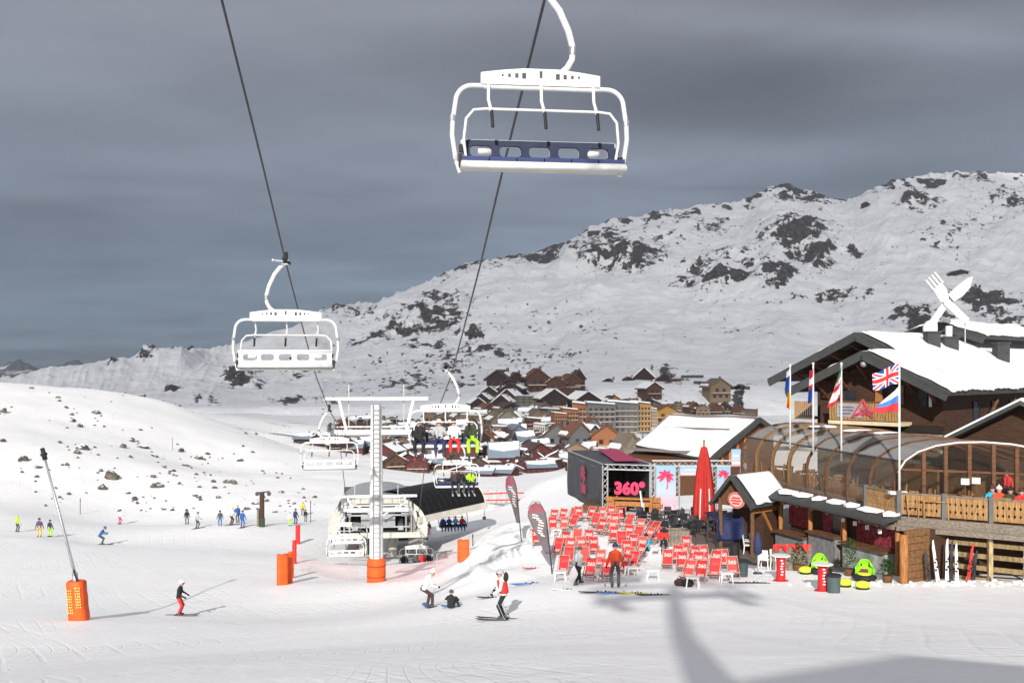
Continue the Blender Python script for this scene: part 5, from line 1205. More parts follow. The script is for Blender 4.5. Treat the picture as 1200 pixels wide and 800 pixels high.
# --- railing
t = wt('deck_railing', 'light wooden deck railing with cut out boards and grey posts', 'railing', tuple(R1))
def rail(a, b, n, k0=0):
    d = b-a; L_ = d.length; u_ = d.normalized(); nn = u_.cross(Z_)
    for k in range(n):
        p, q = a+d*(k+.03)/n, a+d*(k+.97)/n; L2 = (q-p).length; bd = max(3, int(L2/.2))
        m = MB()
        for i in range(bd):
            c = p+u_*(L2*(i+.5)/bd); w = L2/bd*.47; poly = []
            zs_ = [.08, .25, .33, .41, .58, .66, .74, .95]; ws = [1, 1, .55, 1, 1, .55, 1, 1]
            for z, s in zip(zs_, ws): poly.append(c+u_*(w*s)+V((0, 0, z)))
            for z, s in reversed(list(zip(zs_, ws))): poly.append(c-u_*(w*s)+V((0, 0, z)))
            m.prism(poly, nn*.03)
        o = m.build('railing_panel', LWOOD, t, world=True)
        m = MB()
        for z in (.12, .88): m.beam(p+V((0, 0, z))-nn*.03, q+V((0, 0, z))-nn*.03, .05, .08)
        m.build('back_batten', MWOOD, t, world=True)
        m = MB(); m.beam(p+V((0, 0, 1.0)), q+V((0, 0, 1.0)), .14, .06); m.build('handrail', GWOOD, t, world=True)
    for k in range(k0, n+1):
        c = a+d*k/n; m = MB(); m.box(c+V((0, 0, .42)), (.2, .2, 1.35)); m.build('railing_post', mat('slate_grey_post', (.12, .12, .125), .7, .2), t, world=True)
rail(R0, R1, 1); rail(R1, R2, 5, 1)
# --- vaulted veranda
PRF = [(0, 0), (0, 1.3), (.1, 1.75), (.42, 2.3), (.95, 2.7), (1.7, 3.0), (2.6, 3.17), (3.6, 3.22), (4.7, 3.16), (5.9, 2.95), (7.2, 2.6), (8.6, 2.1)]
def vp(u, i): s, h = PRF[i]; return A2+ax2*u+cx2*s+Z_*h
t = wt('glazed_veranda', 'barrel vaulted glazed veranda of smoked panels on curved wooden ribs', 'veranda', tuple(A2))
NB, LV = 8, 16.2
for k in range(NB):
    u0, u1 = LV*k/NB, LV*(k+1)/NB
    m = MB(); m.add([vp(u0, 0), vp(u1, 0), vp(u1, 1), vp(u0, 1), vp(u1, 2), vp(u0, 2), vp(u1, 3), vp(u0, 3)], [(0, 3, 2, 1), (3, 5, 4, 2), (5, 7, 6, 4)]); m.build('side_pane', SMOKE, t, world=True)
    m = MB(); n = len(PRF); m.add([vp(u, i) for u in (u0, u1) for i in range(3, n)], [(i, i+1, i+1+n-3, i+n-3) for i in range(n-4)]); m.build('roof_sheet', SMOKEROOF, t, True, world=True)
    m = MB(); m.beam(vp(u0, 0)+Z_*.08, vp(u1, 0)+Z_*.08, .12, .2); m.build('sill_board', GWOOD, t, world=True)
for k in range(NB+1):
    m = MB(); w = .26 if k >= NB-3 and k < NB else .15
    pts = [vp(LV*k/NB, i) for i in range(len(PRF))]
    for a, b in zip(pts, pts[1:]): m.beam(a, b+(b-a).normalized()*.03, w*.8 if k else .1, .12, up=ax2)
    if k == 0: pass
    m.build('curved_rib', wood('rib_wood', (.2, .11, .045), (1, 1, 9)) if w > .2 else MWOOD, t, world=True)
m = MB(); m.beam(vp(0, 3)+cx2*-.03, vp(LV, 3)+cx2*-.03, .06, .07); m.build('purlin', DSTEEL, t, world=True)
m = MB(); m.tube([vp(-.08, i)+Z_*.05 for i in range(2, len(PRF))], .035, 6); m.build('snow_edge', SNOWR, t, world=True)
def hpro(s): return float(np.interp(s, [p[0] for p in PRF[1:]], [p[1] for p in PRF[1:]]))
fs = [0.02, 1.2, 2.1, 3.05, 4.0, 4.9, 6.0, 7.2]
for a, b in zip(fs, fs[1:]):
    m = MB(); q = [A2+cx2*a+Z_*.05, A2+cx2*b+Z_*.05]+[A2+cx2*(b+(a-b)*i/4)+Z_*hpro(b+(a-b)*i/4) for i in range(5)]
    m.add(q, [list(range(len(q)))]); m.build('front_pane', CLEARG, t, world=True)
for s in fs[1:]:
    m = MB(); m.box(A2+cx2*s+Z_*(hpro(s)/2)+ax2*-.02, (.16, .16, hpro(s))); m.build('front_post', MWOOD, t, world=True)
m = MB(); m.beam(A2+cx2*.1+Z_*1.95, A2+cx2*8+Z_*1.95, .08, .09); m.build('transom', MWOOD, t, world=True)
for u, s, w in ((12.3, 3.2, 1.2), (8.6, 2.8, .8), (6.5, 3.1, .7)):
    m = MB(); m.ell(A2+ax2*u+cx2*s+Z_*(hpro(s)+.03), (w, .35, .08), nu=14); m.build('snow_patch', SNOWR, t, True, world=True)
for a_, b_, nm in ((.4, 7.4, 'tan_partition'), (8.2, 15.9, 'tan_partition')):
    m = MB(); p, q = A2+ax2*a_+cx2*6.4, A2+ax2*b_+cx2*6.4; m.prism([p, q, q+Z_*1.5, p+Z_*1.5], cx2*.1); m.build(nm, LWOOD, t, world=True)
    m = MB(); p, q = A2+ax2*a_+cx2*.35, A2+ax2*b_+cx2*.35; m.prism([p, q, q+Z_*.75, p+Z_*.75], cx2*.05); m.build('bench_back', LWOOD, t, world=True)
# furniture behind the glass and railing
def wchair(z=ZD):
    t = thing('wooden_chair', 'x', 'chair', group='light wooden chairs on the deck')
    m = MB(); m.box((0, 0, .45), (.44, .43, .05)); m.build('seat', LWOOD, t)
    m = MB()
    for z in (.6, .75, .92): m.box((0, .2+(z-.5)*.15, z), (.42, .03, .1))
    m.build('back_slats', LWOOD, t)
    for sx in (-1, 1):
        m = MB(); m.beam((sx*.2, .2, 0), (sx*.2, .28, 1.0), .045, .045); m.build('rear_leg', LWOOD, t); m = MB(); m.box((sx*.2, -.19, .22), (.045, .045, .44)); m.build('front_leg', LWOOD, t)
    return t
wc0 = wchair(); wn = 0
def wtable(p, lab, menu=False):
    t = thing('wooden_table', lab, 'table', p, -.5, 'light wooden tables on the deck')
    m = MB(); m.box((0, 0, .74), (1.1, .75, .05)); m.build('table_top', LWOOD, t)
    for sx in (-1, 1):
        for sy in (-1, 1):
            m = MB(); m.box((sx*.48, sy*.3, .36), (.07, .07, .72)); m.build('leg', LWOOD, t)
TB = [((1.1, -1.2), 'by the deck corner'), ((2.75, -1.15), 'under the left white menu board'), ((4.1, -1.2), 'under the right white menu board'), ((5.7, -1.2), 'where the diners in red sit'), ((1.3, 1.5), 'just inside the veranda corner'), ((3.6, 1.6), 'inside behind the menu boards'), ((2.0, 5), 'inside by the fourth rib'), ((1.6, 8.6), 'inside by the middle ribs'), ((1.6, 11.6), 'inside by the thick ribs'), ((1.6, 14.4), 'inside at the far end')]
for k, ((s, u), where) in enumerate(TB):
    p = A2+cx2*s+ax2*u; wtable(p, f'light wooden deck table {where}')
    for q, nm in enumerate(('left', 'right', 'front')):
        o_ = cx2.normalized()*(-.95, .95, 0)[q]+ax2*(0, 0, -.7)[q]
        if q == 2 and k in (0, 1, 2, 3): o_ = ax2*.7
        c = wc0 if wn == 0 else dup(wc0)
        if wn == 0: KIDS.pop(wc0.name, None)
        wn += 1; c.location = p+o_; c.rotation_euler = (0, 0, (math.pi/2-.45, -math.pi/2-.45, math.pi-.45)[q]+.15*math.sin(wn*2.3)); c['label'] = f'light wooden chair on the {nm if not(q == 2 and k < 4) else "far side"} of the table {where}'.replace('front of', 'near side of')
for k, (px, py) in enumerate(((1131, 564), (1144, 563))):
    p = P(px, py, 43.6+.0*k); o = thing('menu_board', ('left of two white menu boards above the railing', 'right of two white menu boards above the railing')[k], 'menu board', p-V((0, 0, .55)), -.4, 'white menu boards')
    m = MB(); m.box((0, 0, .55), (.32, .02, .26)); m.build('menu_sheet', PLAST, o); m = MB(); m.tube([(0, .02, .42), (0, .02, -.02)], .02, 6); m.box((0, .02, -.02), (.2, .16, .02)); m.build('menu_stand', MWOOD, o)
for px, lab, j, hat, Y in ((1163, 'diner in cyan jacket bending low behind the railing', 'cyan', 'brown', 43.9), (1171, 'diner in orange red jacket with pale hat at the deck table', 'orange', 'white', 43.7), (1184, 'diner in dark green jacket behind the right railing', 'green', 'black', 43.3), (1197, 'diner in bright red jacket at the right picture edge', 'red', 'brown', 42.9), (1180, 'diner in red jacket standing farther back in the veranda', 'red', 'brown', 45.5)):
    x = P(px, 0, Y).x; person(lab, (x, Y, ZD+(0 if Y < 45 else .25)), 2.6+.3*math.sin(px), 'chair' if Y < 45 else 'stand', j, 'black', hat, 'hat', group='diners on the deck', gog=False, scale=1.05 if Y < 45 else .95)
# --- storey below the deck
t = wt('lower_bar', 'lower bar front with log posts, painted counters and a snowy eave', 'bar building', (15, 48, Hs(15, 48)))
E0, E1 = V((16.85, 44.6, ZD-.12)), V((13.75, 53.6, ZD-.02))
dE = (E1-E0).normalized(); nE = V((-dE.y, dE.x, 0)); nE = nE if nE.x < 0 else -nE
W0, W1 = V((17.2, 45.0, -9.6)), V((14.5, 53.2, -9.9))
m = MB(); m.prism([W0, W1, W1+Z_*(ZD-.25-W1.z), W0+Z_*(ZD-.25-W0.z)], -nE*.2); m.build('back_wall', DWOOD, t, world=True)
m = MB(); m.prism([E0-nE*.3+Z_*.05, E1-nE*.3+Z_*.05, E1+nE*.85-Z_*.22, E0+nE*.85-Z_*.22], Z_*.1); ev = m.build('eave_roof', ROOFD, t, world=True)
r_ = random.Random(8); L_ = (E1-E0).length; k = .15
while k < L_-.3:
    w = r_.uniform(.6, 1.3); a = E0+dE*k; b = E0+dE*min(L_, k+w); h0 = r_.uniform(.05, .1)
    m = MB(); m.prism([a+nE*-.25+Z_*.16, b+nE*-.25+Z_*.16, b+nE*r_.uniform(.1, .35)+Z_*.08, (a+b)/2+nE*r_.uniform(.15, .5)+Z_*.06, a+nE*r_.uniform(.05, .3)+Z_*.09], Z_*h0); m.build('snow_strip', SNOWR, ev, world=True); k += w+r_.uniform(.25, .55)
for k in range(8):
    m = MB(); a = E0+dE*(k+.4)*L_/8; m.beam(a+nE*.1-Z_*.12, a+nE*.8-Z_*.3, .09, .12); m.build('eave_bracket', MWOOD, t, world=True)
REDPAT = mat('red_patterned_cloth', (.22, .03, .04), .8, .9, 7); MURAL = mat('painted_counter_mural', (.3, .33, .3), .7, .55, 1.6)
SLATEG = mat('grey_slate_facing', (.2, .2, .2), .7, .3, 4)
for f0, f1, z0, z1, nm, mt in ((.03, .34, -9.7, -8.2, 'counter', MURAL), (.4, .62, -9.8, -8.1, 'counter', SLATEG), (.66, .92, -9.9, -8.5, 'counter', SLATEG)):
    a, b = W0+dE*L_*f0, W0+dE*L_*f1; m = MB(); m.prism([V((a.x, a.y, z0)), V((b.x, b.y, z0)), V((b.x, b.y, z1)), V((a.x, a.y, z1))], nE*.75); o = m.build(nm, mt, t, world=True)
    m = MB(); m.prism([V((a.x, a.y, z1+.002))-dE*.1, V((b.x, b.y, z1+.002))+dE*.1, V((b.x, b.y, z1+.08))+dE*.1, V((a.x, a.y, z1+.08))-dE*.1], nE*.92); m.build('counter_top', MWOOD, o, world=True)
for f0, f1, mt in ((.04, .33, REDPAT), (.42, .6, WINDOW), (.52, .6, REDPAT), (.72, .9, REDPAT)):
    a, b = W0+dE*L_*f0+nE*(.03 if mt is WINDOW else .05), W0+dE*L_*f1+nE*.03; z0, z1 = -8.1, -7.15; m = MB(); m.prism([V((a.x, a.y, z0)), V((b.x, b.y, z0)), V((b.x, b.y, z1)), V((a.x, a.y, z1))], nE*.03); m.build('window', mt, t, world=True)
    m = MB(); m.prism([V((a.x, a.y, z1+.04)), V((b.x, b.y, z1+.04)), V((b.x, b.y, z1+.36)), V((a.x, a.y, z1+.36))], nE*.12); m.build('blind_box', GWOOD, t, world=True)
for f in (.36, .4, .64, .94, .0):
    a = W0+dE*L_*f+nE*(.5 if f in (.36, .64) else .3); m = MB(); z0 = Hs(a.x, a.y)-.3; m.tube([V((a.x, a.y, z0)), V((a.x, a.y, -8.2)), V((a.x, a.y, ZD-.35))], [.13, .11, .12], 10); m.build('log_post', OWOOD, t, True, world=True)
m = MB()
for k in range(4): 
    a = W0+dE*L_*(.06+.09*k)+nE*.8; m.box(V((a.x, a.y, -7.25+.05*k)), (.14, .1, .2))
m.build('hanging_lanterns', PLAST, t, world=True)
# --- under the deck: log wall and slat fence
g1 = G(1056, 684); t = wt('log_wall', 'small horizontal plank wall under the deck corner with an orange log post', 'wall', tuple(g1)); b = V((P(1088, 0, 43.6).x, 43.6, 0))
a = V((g1.x+.25, g1.y+.2, 0))
for i in range(9):
    z = -9.3+i*.29; m = MB(); m.beam(V((a.x, a.y, z)), V((b.x, b.y, z)), .14, .27); m.build('plank', wood('plank_brown', (.17, .085, .035), (3, 3, 3)), t, world=True)
m = MB(); m.tube([V((a.x-.1, a.y-.1, -9.5)), V((a.x-.1, a.y-.1, ZD-.5))], .17, 10); m.build('log_post', OWOOD, t, True, world=True)
m = MB(); m.beam(V((a.x+.1, a.y+.3, -9.4)), V((a.x+7, a.y+3, -9.4)), .2, 5.0); m.build('rear_wall', DWOOD, t, world=True)
t = wt('slat_fence', 'open fence of weathered horizontal boards under the raised deck', 'fence', (R1.x+2, R1.y-1, Hs(R1.x+2, R1.y-1)))
fa, fb = R1+dR*1.55-nR*.15, R2-nR*.15
for z in (-7.45, -7.95, -8.45, -8.95): 
    m = MB(); m.beam(V((fa.x, fa.y, z)), V((fb.x, fb.y, z)), .05, .2); m.build('fence_board', wood('ochre_board', (.24, .17, .08), (4, 4, 1)), t, world=True)
for s in (1.55, 3.7, 6.0, 8.2):
    p = R1+dR*s-nR*.02; m = MB(); m.box(V((p.x, p.y, (ZD-.6+-9.6)/2)), (.17, .17, 9.6-6.5-.6+.0)); m.build('fence_post', wood('pale_post', (.38, .29, .16), (4, 4, 1)), t, world=True)
for k, (px, py, h, lean, col, lab) in enumerate(((1088, 682, 1.35, -.06, 2, 'short dark skis leaning on the plank wall under the deck'), (1097, 681, 1.75, -.05, 0, 'tall pale skis leaning at the dark opening under the deck'), (1107, 681, 1.8, .12, 0, 'white skis leaning beside the first pale fence post'), (1112, 681, 1.75, .14, 2, 'speckled dark skis leaning beside the first pale fence post'), (1119, 681, 1.6, .08, 0, 'light skis leaning right of the first pale fence post'),
        (1131, 681, 1.6, .28, 1, 'strongly tilted red tipped skis leaning on the slat fence'), (1137, 680, 1.3, .25, 2, 'short tilted black skis leaning on the slat fence'), (1159, 680, 1.75, .09, 2, 'black skis with red binding left of the second pale post'), (1198, 679, 1.6, .12, 0, 'white skis leaning at the right picture edge'))):
    gp = G(px, py); p = gp; t2 = ski_thing(lab, (p.x, p.y, gp.z+.0), 0, col, rx=math.pi/2-.16, ry=0, group='skis leaning under the deck', gap=.07, L_=h/1.75)
    t2.rotation_euler = Euler((math.pi/2-.14, lean, .3), 'XYZ'); t2.location = p+V((math.sin(lean)*.7, 0, .8*h/1.75-.05))
# --- kiosk
K0 = V((11.5, 53, P(0, 559, 53).z)); kr, kg = V((.75, .66, 0)), V((.66, -.75, 0)); kz = Hs(12, 54)
t = wt('kiosk', 'small steep roofed wooden kiosk with snow on its roof and an oval sign', 'kiosk', (12.4, 54, kz))
hw, dr, LR = 1.35, 1.5, 2.9
for s, nm in ((1, 'roof'), (-1, 'roof')):
    a, b = K0-kr*.25, K0+kr*LR; e = kg*s*hw-Z_*dr; m = MB(); n = e.cross(kr)*s; n.normalize(); n = n if n.z > 0 else -n
    m.prism([a, b, b+e, a+e], n*.12); ro = m.build('roof', ROOFD, t, world=True)
    m = MB(); m.sheet(lambda u, v: a+kr*.2+(b-a-kr*.3)*u+e*(.03+.9*v+.02*math.sin(u*17)*v)+n*(.13+.1*math.sin(math.pi*min(1, v*3+.3)/2)*(1-max(0, v-.93)*8)), 14, 8, .12); m.build('roof_snow', SNOWR, ro, True, world=True)
    m = MB(); m.beam(a+e-kr*.03, a-kr*.03+Z_*.06, .12, .18); m.build('barge_board', ROOFD, t, world=True)
    for q in (.15, LR-.2):
        c = K0+kr*q+kg*s*(hw-.35); m = MB(); m.box(V((c.x, c.y, (kz+K0.z-dr+.3)/2)), (.18, .18, K0.z-dr+.4-kz)); m.build('corner_post', MWOOD, t, world=True)
m = MB(); g_ = K0+kr*.1; m.prism([g_-Z_*.1, g_+kg*(hw-.1)-Z_*(dr), g_-kg*(hw-.1)-Z_*(dr)], kr*.1); m.build('gable_wall', MWOOD, t, world=True)
m = MB(); c = K0+kr*(LR/2); m.box(V((c.x, c.y, kz+1.3))+kr*.6, (1.7, 1.9, 2.6), Matrix.Rotation(math.atan2(kr.y, kr.x), 3, 'Z')); m.build('cabin', DWOOD, t, world=True)
m = MB(); a = K0+kr*.2+kg*(hw-.4)-Z_*(dr+.15); b = K0+kr*LR+kg*(hw-.4)-Z_*(dr+.15); m.beam(a, b, .16, .3); m.build('header_beam', OWOOD, t, world=True)
m = MB(); m.beam(a+kr*.9-Z_*.1, a+kr*2.0-Z_*1.6, .14, .14); m.build('brace', OWOOD, t, world=True)
m = MB(); c = K0-kr*.12-Z_*1.15+kg*.25; R_ = Matrix((kg, kr, Z_)).transposed(); m.add([c+R_ @ V((.52*math.cos(i*math.pi/12), y, .42*math.sin(i*math.pi/12))) for y in (-.06, .0) for i in range(24)], [list(range(24)), list(range(47, 23, -1))]+[(i, i+24, (i+1) % 24+24, (i+1) % 24) for i in range(24)]); sg = m.build('oval_sign', mat('pale_rose_paint', (.6, .42, .38), .6), t, world=True)
m = MB(); m.tube([c+R_ @ V((.46*math.cos(i*math.pi/12), -.07, .36*math.sin(i*math.pi/12))) for i in range(24)], .03, 5, True)
for z, w in ((.12, .5), (-.02, .62), (-.16, .42)): m.box(c+R_ @ V((0, -.075, z)), (w, .02, .07), R_)
m.build('sign_lettering', RED, sg, world=True)
t = thing('red_netting', 'grey slatted barrier topped with red bunting before the bar', 'barrier', G(925, 672))
m = MB(); a, b = G(906, 668), G(951, 668); o0 = G(925, 672)
m.sheet(lambda u, v: a+(b-a)*u+V((0, .05*math.sin(u*25), v*1.15+.0)), 24, 4, .03); m.build('slatted_screen', GWOOD, t, world=True)
m = MB(); m.sheet(lambda u, v: a+(b-a)*u+V((0, -.1*v+.07*math.sin(u*21), 1.2-.35*v*(.6+.4*math.sin(u*24)))), 30, 4, .02); m.build('red_bunting', CL['red'], t, world=True)

# --- main chalet
def ridge_roof(t, apex, half, drop, L_, front=.0, th=.2, snow=(True, True), back=0.0):
    for s in (-1, 1):
        a, b = apex-r3*front, apex+r3*L_; e = g3*s*half-Z_*drop; n = e.cross(r3); n = n if n.z > 0 else -n; n.normalize()
        m = MB(); m.prism([a, b, b+e, a+e], n*th); ro = m.build('roof', ROOFD, t, world=True)
        m = MB(); m.beam(a+e-r3*.04-n*.12, a-r3*.04-n*.1, .08, .34, up=n); m.build('barge_board', ROOFD, t, world=True)
        if snow[0 if s < 0 else 1]:
            L2 = (b-a).length
            def sf(u, v, a=a, b=b, e=e, n=n, L2=L2):
                ed = .010*math.sin(u*L2*9)+.006*math.sin(u*L2*23)+.014*math.sin(u*L2*1.7)+.008*math.sin(u*L2*3.9+1)
                h = .15+.05*math.sin(u*7+v*3)*math.sin(v*5+1)+.035*math.sin(u*31+v*9)*math.sin(v*17+u*5)
                if u < .02: h *= .4
                return a+r3*(.3+.12*math.sin(v*11)+.08*math.sin(v*27+1))*(1-u)+(b-a)*u+e*(.01+.985*v+(ed if v > .98 else 0))+n*(th+h*(1 if 0 < v < 1 else .35))
            m = MB(); m.sheet(sf, int(L2*8), 16, .1); m.build('roof_snow', SNOWR, ro, True, world=True)
    return
AF = V((19.0, 55.3, .69)); AU = V((19.8, 58.6, 1.8)); HB, DP = 4.55, 2.1
t = wt('restaurant_chalet', 'large dark timber restaurant chalet with snowy stacked gable roofs', 'restaurant', (20, 57, ZD))
ridge_roof(t, AF, HB+.1, DP+.05, 26, .2, snow=(True, True)); ridge_roof(t, AU, 5.7, 2.7, 28, .3, snow=(True, True))
AB = V((27.5, 66.5, 2.75)); ridge_roof(t, AB, 3.2, 1.0, 12, .2, th=.2)
def walls(ap, half, drop, ins, setb, zb, L_):
    a = ap+r3*setb; w = half-ins; z = ap.z-drop*(w/half)-.1
    fr = [a+V((0, 0, -.1)), V((a.x+g3.x*w, a.y+g3.y*w, z)), V((a.x+g3.x*w, a.y+g3.y*w, zb)), V((a.x-g3.x*w, a.y-g3.y*w, zb)), V((a.x-g3.x*w, a.y-g3.y*w, z))]
    m = MB(); m.prism(fr, r3*L_); return m.build('timber_wall', DWOOD, t, world=True)
walls(AF, HB, DP, 1.0, 1.7, ZD-.1, 22); walls(AU, 5.6, 2.7, 1.0, 3.6, ZD-.2, 22)
a = AF+r3*1.64
def fp(s, z, o=0): return V((a.x, a.y, 0))+g3*s+Z_*z-r3*o
def gable_box(name, s0, s1, z0, z1, mt, d=.06, o=0.0):
    m = MB(); m.prism([fp(s0, z0, o), fp(s1, z0, o), fp(s1, z1, o), fp(s0, z1, o)], -r3*d); return m.build(name, mt, t, world=True)
gable_box('stone_base', .4, 3.6, ZD, -3.55, STONE, .12); gable_box('stone_base', -3.6, -1.6, ZD, -3.9, STONE, .1)
gable_box('door', -.15, .25, -2.6, -.95, OWOOD, .07); gable_box('window', .6, 1.1, -2.0, -1.05, WINDOW, .05); gable_box('window', 2.3, 2.75, -2.1, -1.2, WINDOW, .05); gable_box('window', -1.9, -1.3, -2.1, -1.3, WINDOW, .05)
gable_box('shutter', 1.15, 1.45, -2.05, -1.0, GWOOD, .05); gable_box('curtain', 2.85, 3.0, -2.1, -1.2, PLAST, .05)
gable_box('log_band', .2, 3.6, -3.5, -3.1, mat('tarred_log', (.02, .014, .01), .7), .2)
# balcony
m = MB(); m.prism([fp(-2.3, -2.95), fp(1.9, -2.95), fp(1.9, -2.95, 1.3), fp(-2.3, -2.95, 1.3)], -Z_*.2); m.build('balcony_floor', mat('cream_beam', (.6, .5, .33), .7), t, world=True)
m = MB(); n = 26
for i in range(n):
    s = -2.25+4.1*(i+.5)/n; m.prism([fp(s-.062, -2.9, 1.25), fp(s+.062, -2.9, 1.25), fp(s+.062, -1.95, 1.25), fp(s-.062, -1.95, 1.25)], -r3*.04)
m.build('balcony_railing', LWOOD, t, world=True)
m = MB(); m.beam(fp(-2.3, -1.9, 1.27), fp(1.9, -1.9, 1.27), .1, .08); m.build('balcony_handrail', MWOOD, t, world=True)
m = MB(); m.prism([fp(-1.75, -2.75, 1.31), fp(-.3, -2.75, 1.31), fp(-.3, -1.98, 1.31), fp(-1.75, -1.98, 1.31)], -r3*.02); bn = m.build('grey_banner', mat('grey_banner_cloth', (.3, .3, .31), .8, .2), t, world=True)
m = MB()
for i, z in enumerate((-2.2, -2.36, -2.55)): m.beam(fp(-1.6, z, 1.345), fp(-.75-.2*(i == 2), z, 1.345), .012, .07)
m.build('banner_lettering', mat('faded_lettering', (.12, .11, .12), .8), bn, world=True)
m = MB(); s0, z0 = -.2, -2.75
for (x0, y0_), (x1, y1_) in (((-.65, 0), (0, 1.0)), ((0, 1.0), (.55, 0)), ((-.45, .12), (.6, .35)), ((-.2, .5), (.5, .1)), ((-.6, .02), (.15, .5)), ((.1, .75), (.55, .0))):
    m.beam(fp(s0+x0, z0+y0_, 1.36), fp(s0+x1, z0+y1_, 1.36), .02, .1)
m.build('red_emblem', mat('rose_red_paint', (.5, .06, .1), .6), t, world=True)
# roof struts under the overhangs
for ap, half, drop, setb in ((AF, HB, DP, 1.65), (AU, 5.6, 2.7, 3.55)):
    for s in (-4.2, -3.0, -1.8, -.6, .8, 2.0, 3.2):
        if abs(s) > half-.4 or (ap is AU and s > -.5): continue
        z = ap.z-drop*abs(s)/half-.12; b = V((ap.x, ap.y, 0))+g3*s
        m = MB(); m.beam(b+Z_*z+r3*(-.1), b+Z_*z+r3*setb, .16, .2); m.build('purlin_end', wood('reddish_timber', (.12, .045, .02), (3, 3, 3)), t, world=True)
        m = MB(); m.beam(b+Z_*(z-.1)+r3*.3, b+Z_*(z-1.0)+r3*setb+g3*.0, .12, .12); m.build('roof_strut', wood('reddish_timber', (.12, .045, .02)), t, world=True)
m = MB(); c = AF-Z_*.5-r3*.0; m.ell(c, (.2, .2, .2)); m.build('floodlight', STEEL, t, True, world=True)
# left small balcony at the rear corner
b = V((AU.x, AU.y, 0))+r3*3.5-g3*4.5
m = MB()
for i in range(10): m.box(b-g3*(-.1+.13*i)-r3*.9+Z_*-2.6, (.09, .05, .95))
m.build('side_balcony_railing', LWOOD, t, world=True)
m = MB(); m.box(b-g3*.5-r3*.5+Z_*-3.15, (1.6, 1.2, .15), Matrix.Rotation(math.atan2(g3.y, g3.x), 3, 'Z')); m.build('side_balcony_floor', mat('cream_beam', (0, 0, 0)), t, world=True)
# long wall under the right eave: windows and timber
for k in range(5):
    p = AF+r3*(5.5+k*2.6)+g3*(HB-.98); m = MB(); m.prism([V((p.x, p.y, -3.2)), V((p.x, p.y, -3.2))+r3*.9, V((p.x, p.y, -1.9))+r3*.9, V((p.x, p.y, -1.9))], g3*.05); m.build('window', WINDOW, t, world=True)
    m = MB(); m.beam(V((p.x, p.y, -3.4))+r3*1.3+g3*.05, V((p.x, p.y, -1.8))+r3*1.9+g3*.6, .14, .14); m.build('eave_brace', MWOOD, t, world=True)
# chimneys
for k, (px, py, Y, w, h) in enumerate(((1092, 406, 64, .75, .8), (1112, 408, 65, .85, .6), (1173, 424, 60, .75, 1.1))):
    nu_ = (g3*5.7-Z_*2.7).cross(r3); dr_ = P(px, py, 1.0); Y = (AU+Z_*.35).dot(nu_)/dr_.dot(nu_); p = P(px, py, Y)
    m = MB(); m.box((p.x, p.y, p.z+h/2-.5), (w, w, h+1.0)); ch_ = m.build('chimney', mat('chimney_slate', (.045, .045, .05), .7, .2), t, world=True)
    m = MB(); m.box((p.x, p.y, p.z+h+.06), (w*1.15, w*1.15, .1)); m.build('chimney_cap', DSTEEL, ch_, world=True)
    if k == 1:
        m = MB(); m.tube([(p.x, p.y, p.z+h+.1), (p.x, p.y, p.z+h+.75)], .2, 10); m.build('chimney_flue', WHITE, ch_, world=True)
# right hand lower gable
t2 = wt('gabled_annex', 'dark timber annex with a low snow edged gable at the right picture edge', 'annex', (25, 49, ZD))
ap = P(1198, 474, 48); sv = (AF, )
m = MB(); q = ap-g3*0; l = P(1108, 518, 50.5); d_ = (q-l)
for s, (p0, p1) in ((-1, (q, l)), (1, (q, q+V((3.0, -1.4, -1.9))))):
    m = MB(); m.prism([p0-r3*.3, p1-r3*.3, p1+r3*7, p0+r3*7], Z_*.2); ro = m.build('roof', ROOFD, t2, world=True)
    m = MB(); m.prism([p0+Z_*.201-r3*.15, p1+Z_*.201-r3*.15, p1+r3*6.9+Z_*.201, p0+r3*6.9+Z_*.201], Z_*.12); m.build('roof_snow', SNOWR, ro, world=True)
m = MB(); m.prism([q+Z_*-.05+r3*.6, q+V((3.0, -1.4, -1.95))+r3*.6, V((q.x+3, q.y-1.4, ZD))+r3*.6, V((l.x, l.y, ZD))+r3*.6, l+r3*.6-Z_*.05], r3*5.5); m.build('timber_wall', DWOOD, t2, world=True)
# --- fork, knife and spoon sign on the roof
c0 = P(1110, 352, 62)
t = wt('cutlery_sign', 'giant white crossed fork and knife sign standing on the chalet roof', 'sign', tuple(c0-Z_*2.2))
sc_ = 62/1200
def wp(px, py, o=0): p = P(px, py, 62+o); return p
m = MB()
def bar(p, q, w0, w1, o): 
    p, q = wp(*p, o), wp(*q, o); d = (q-p).normalized(); n = d.cross(V((0, 1, 0))); m.prism([p+n*w0, q+n*w1, q-n*w1, p-n*w0], (0, .12, 0))
def bez(pts, o): m.prism([wp(x, y, o) for x, y in pts], (0, .12, 0))
bez([(1112, 350), (1106, 356), (1130, 379), (1134, 377), (1136, 373)], 0)                       # fork handle
bez([(1094, 340), (1102, 353), (1108, 355), (1112, 349), (1109, 338), (1103, 331)], .005)       # fork head
for i in range(4):
    x0, y0 = 1095+3.4*i, 340-3.0*i; bez([(x0-.6, y0+.7), (x0+.8, y0-.7), (x0-9.2, y0-12.6), (x0-10.6, y0-11.4)], .01*(i % 2))
fk = m.build('fork', WHITE, t, world=True); m = MB()
bez([(1111, 345), (1118, 353), (1128, 347), (1137, 337), (1140, 324), (1134, 326), (1122, 335)], .15)    # knife blade
bez([(1107, 352), (1112, 357), (1097, 379), (1093, 382), (1088, 378)], .155); m.build('knife', WHITE, t, world=True)
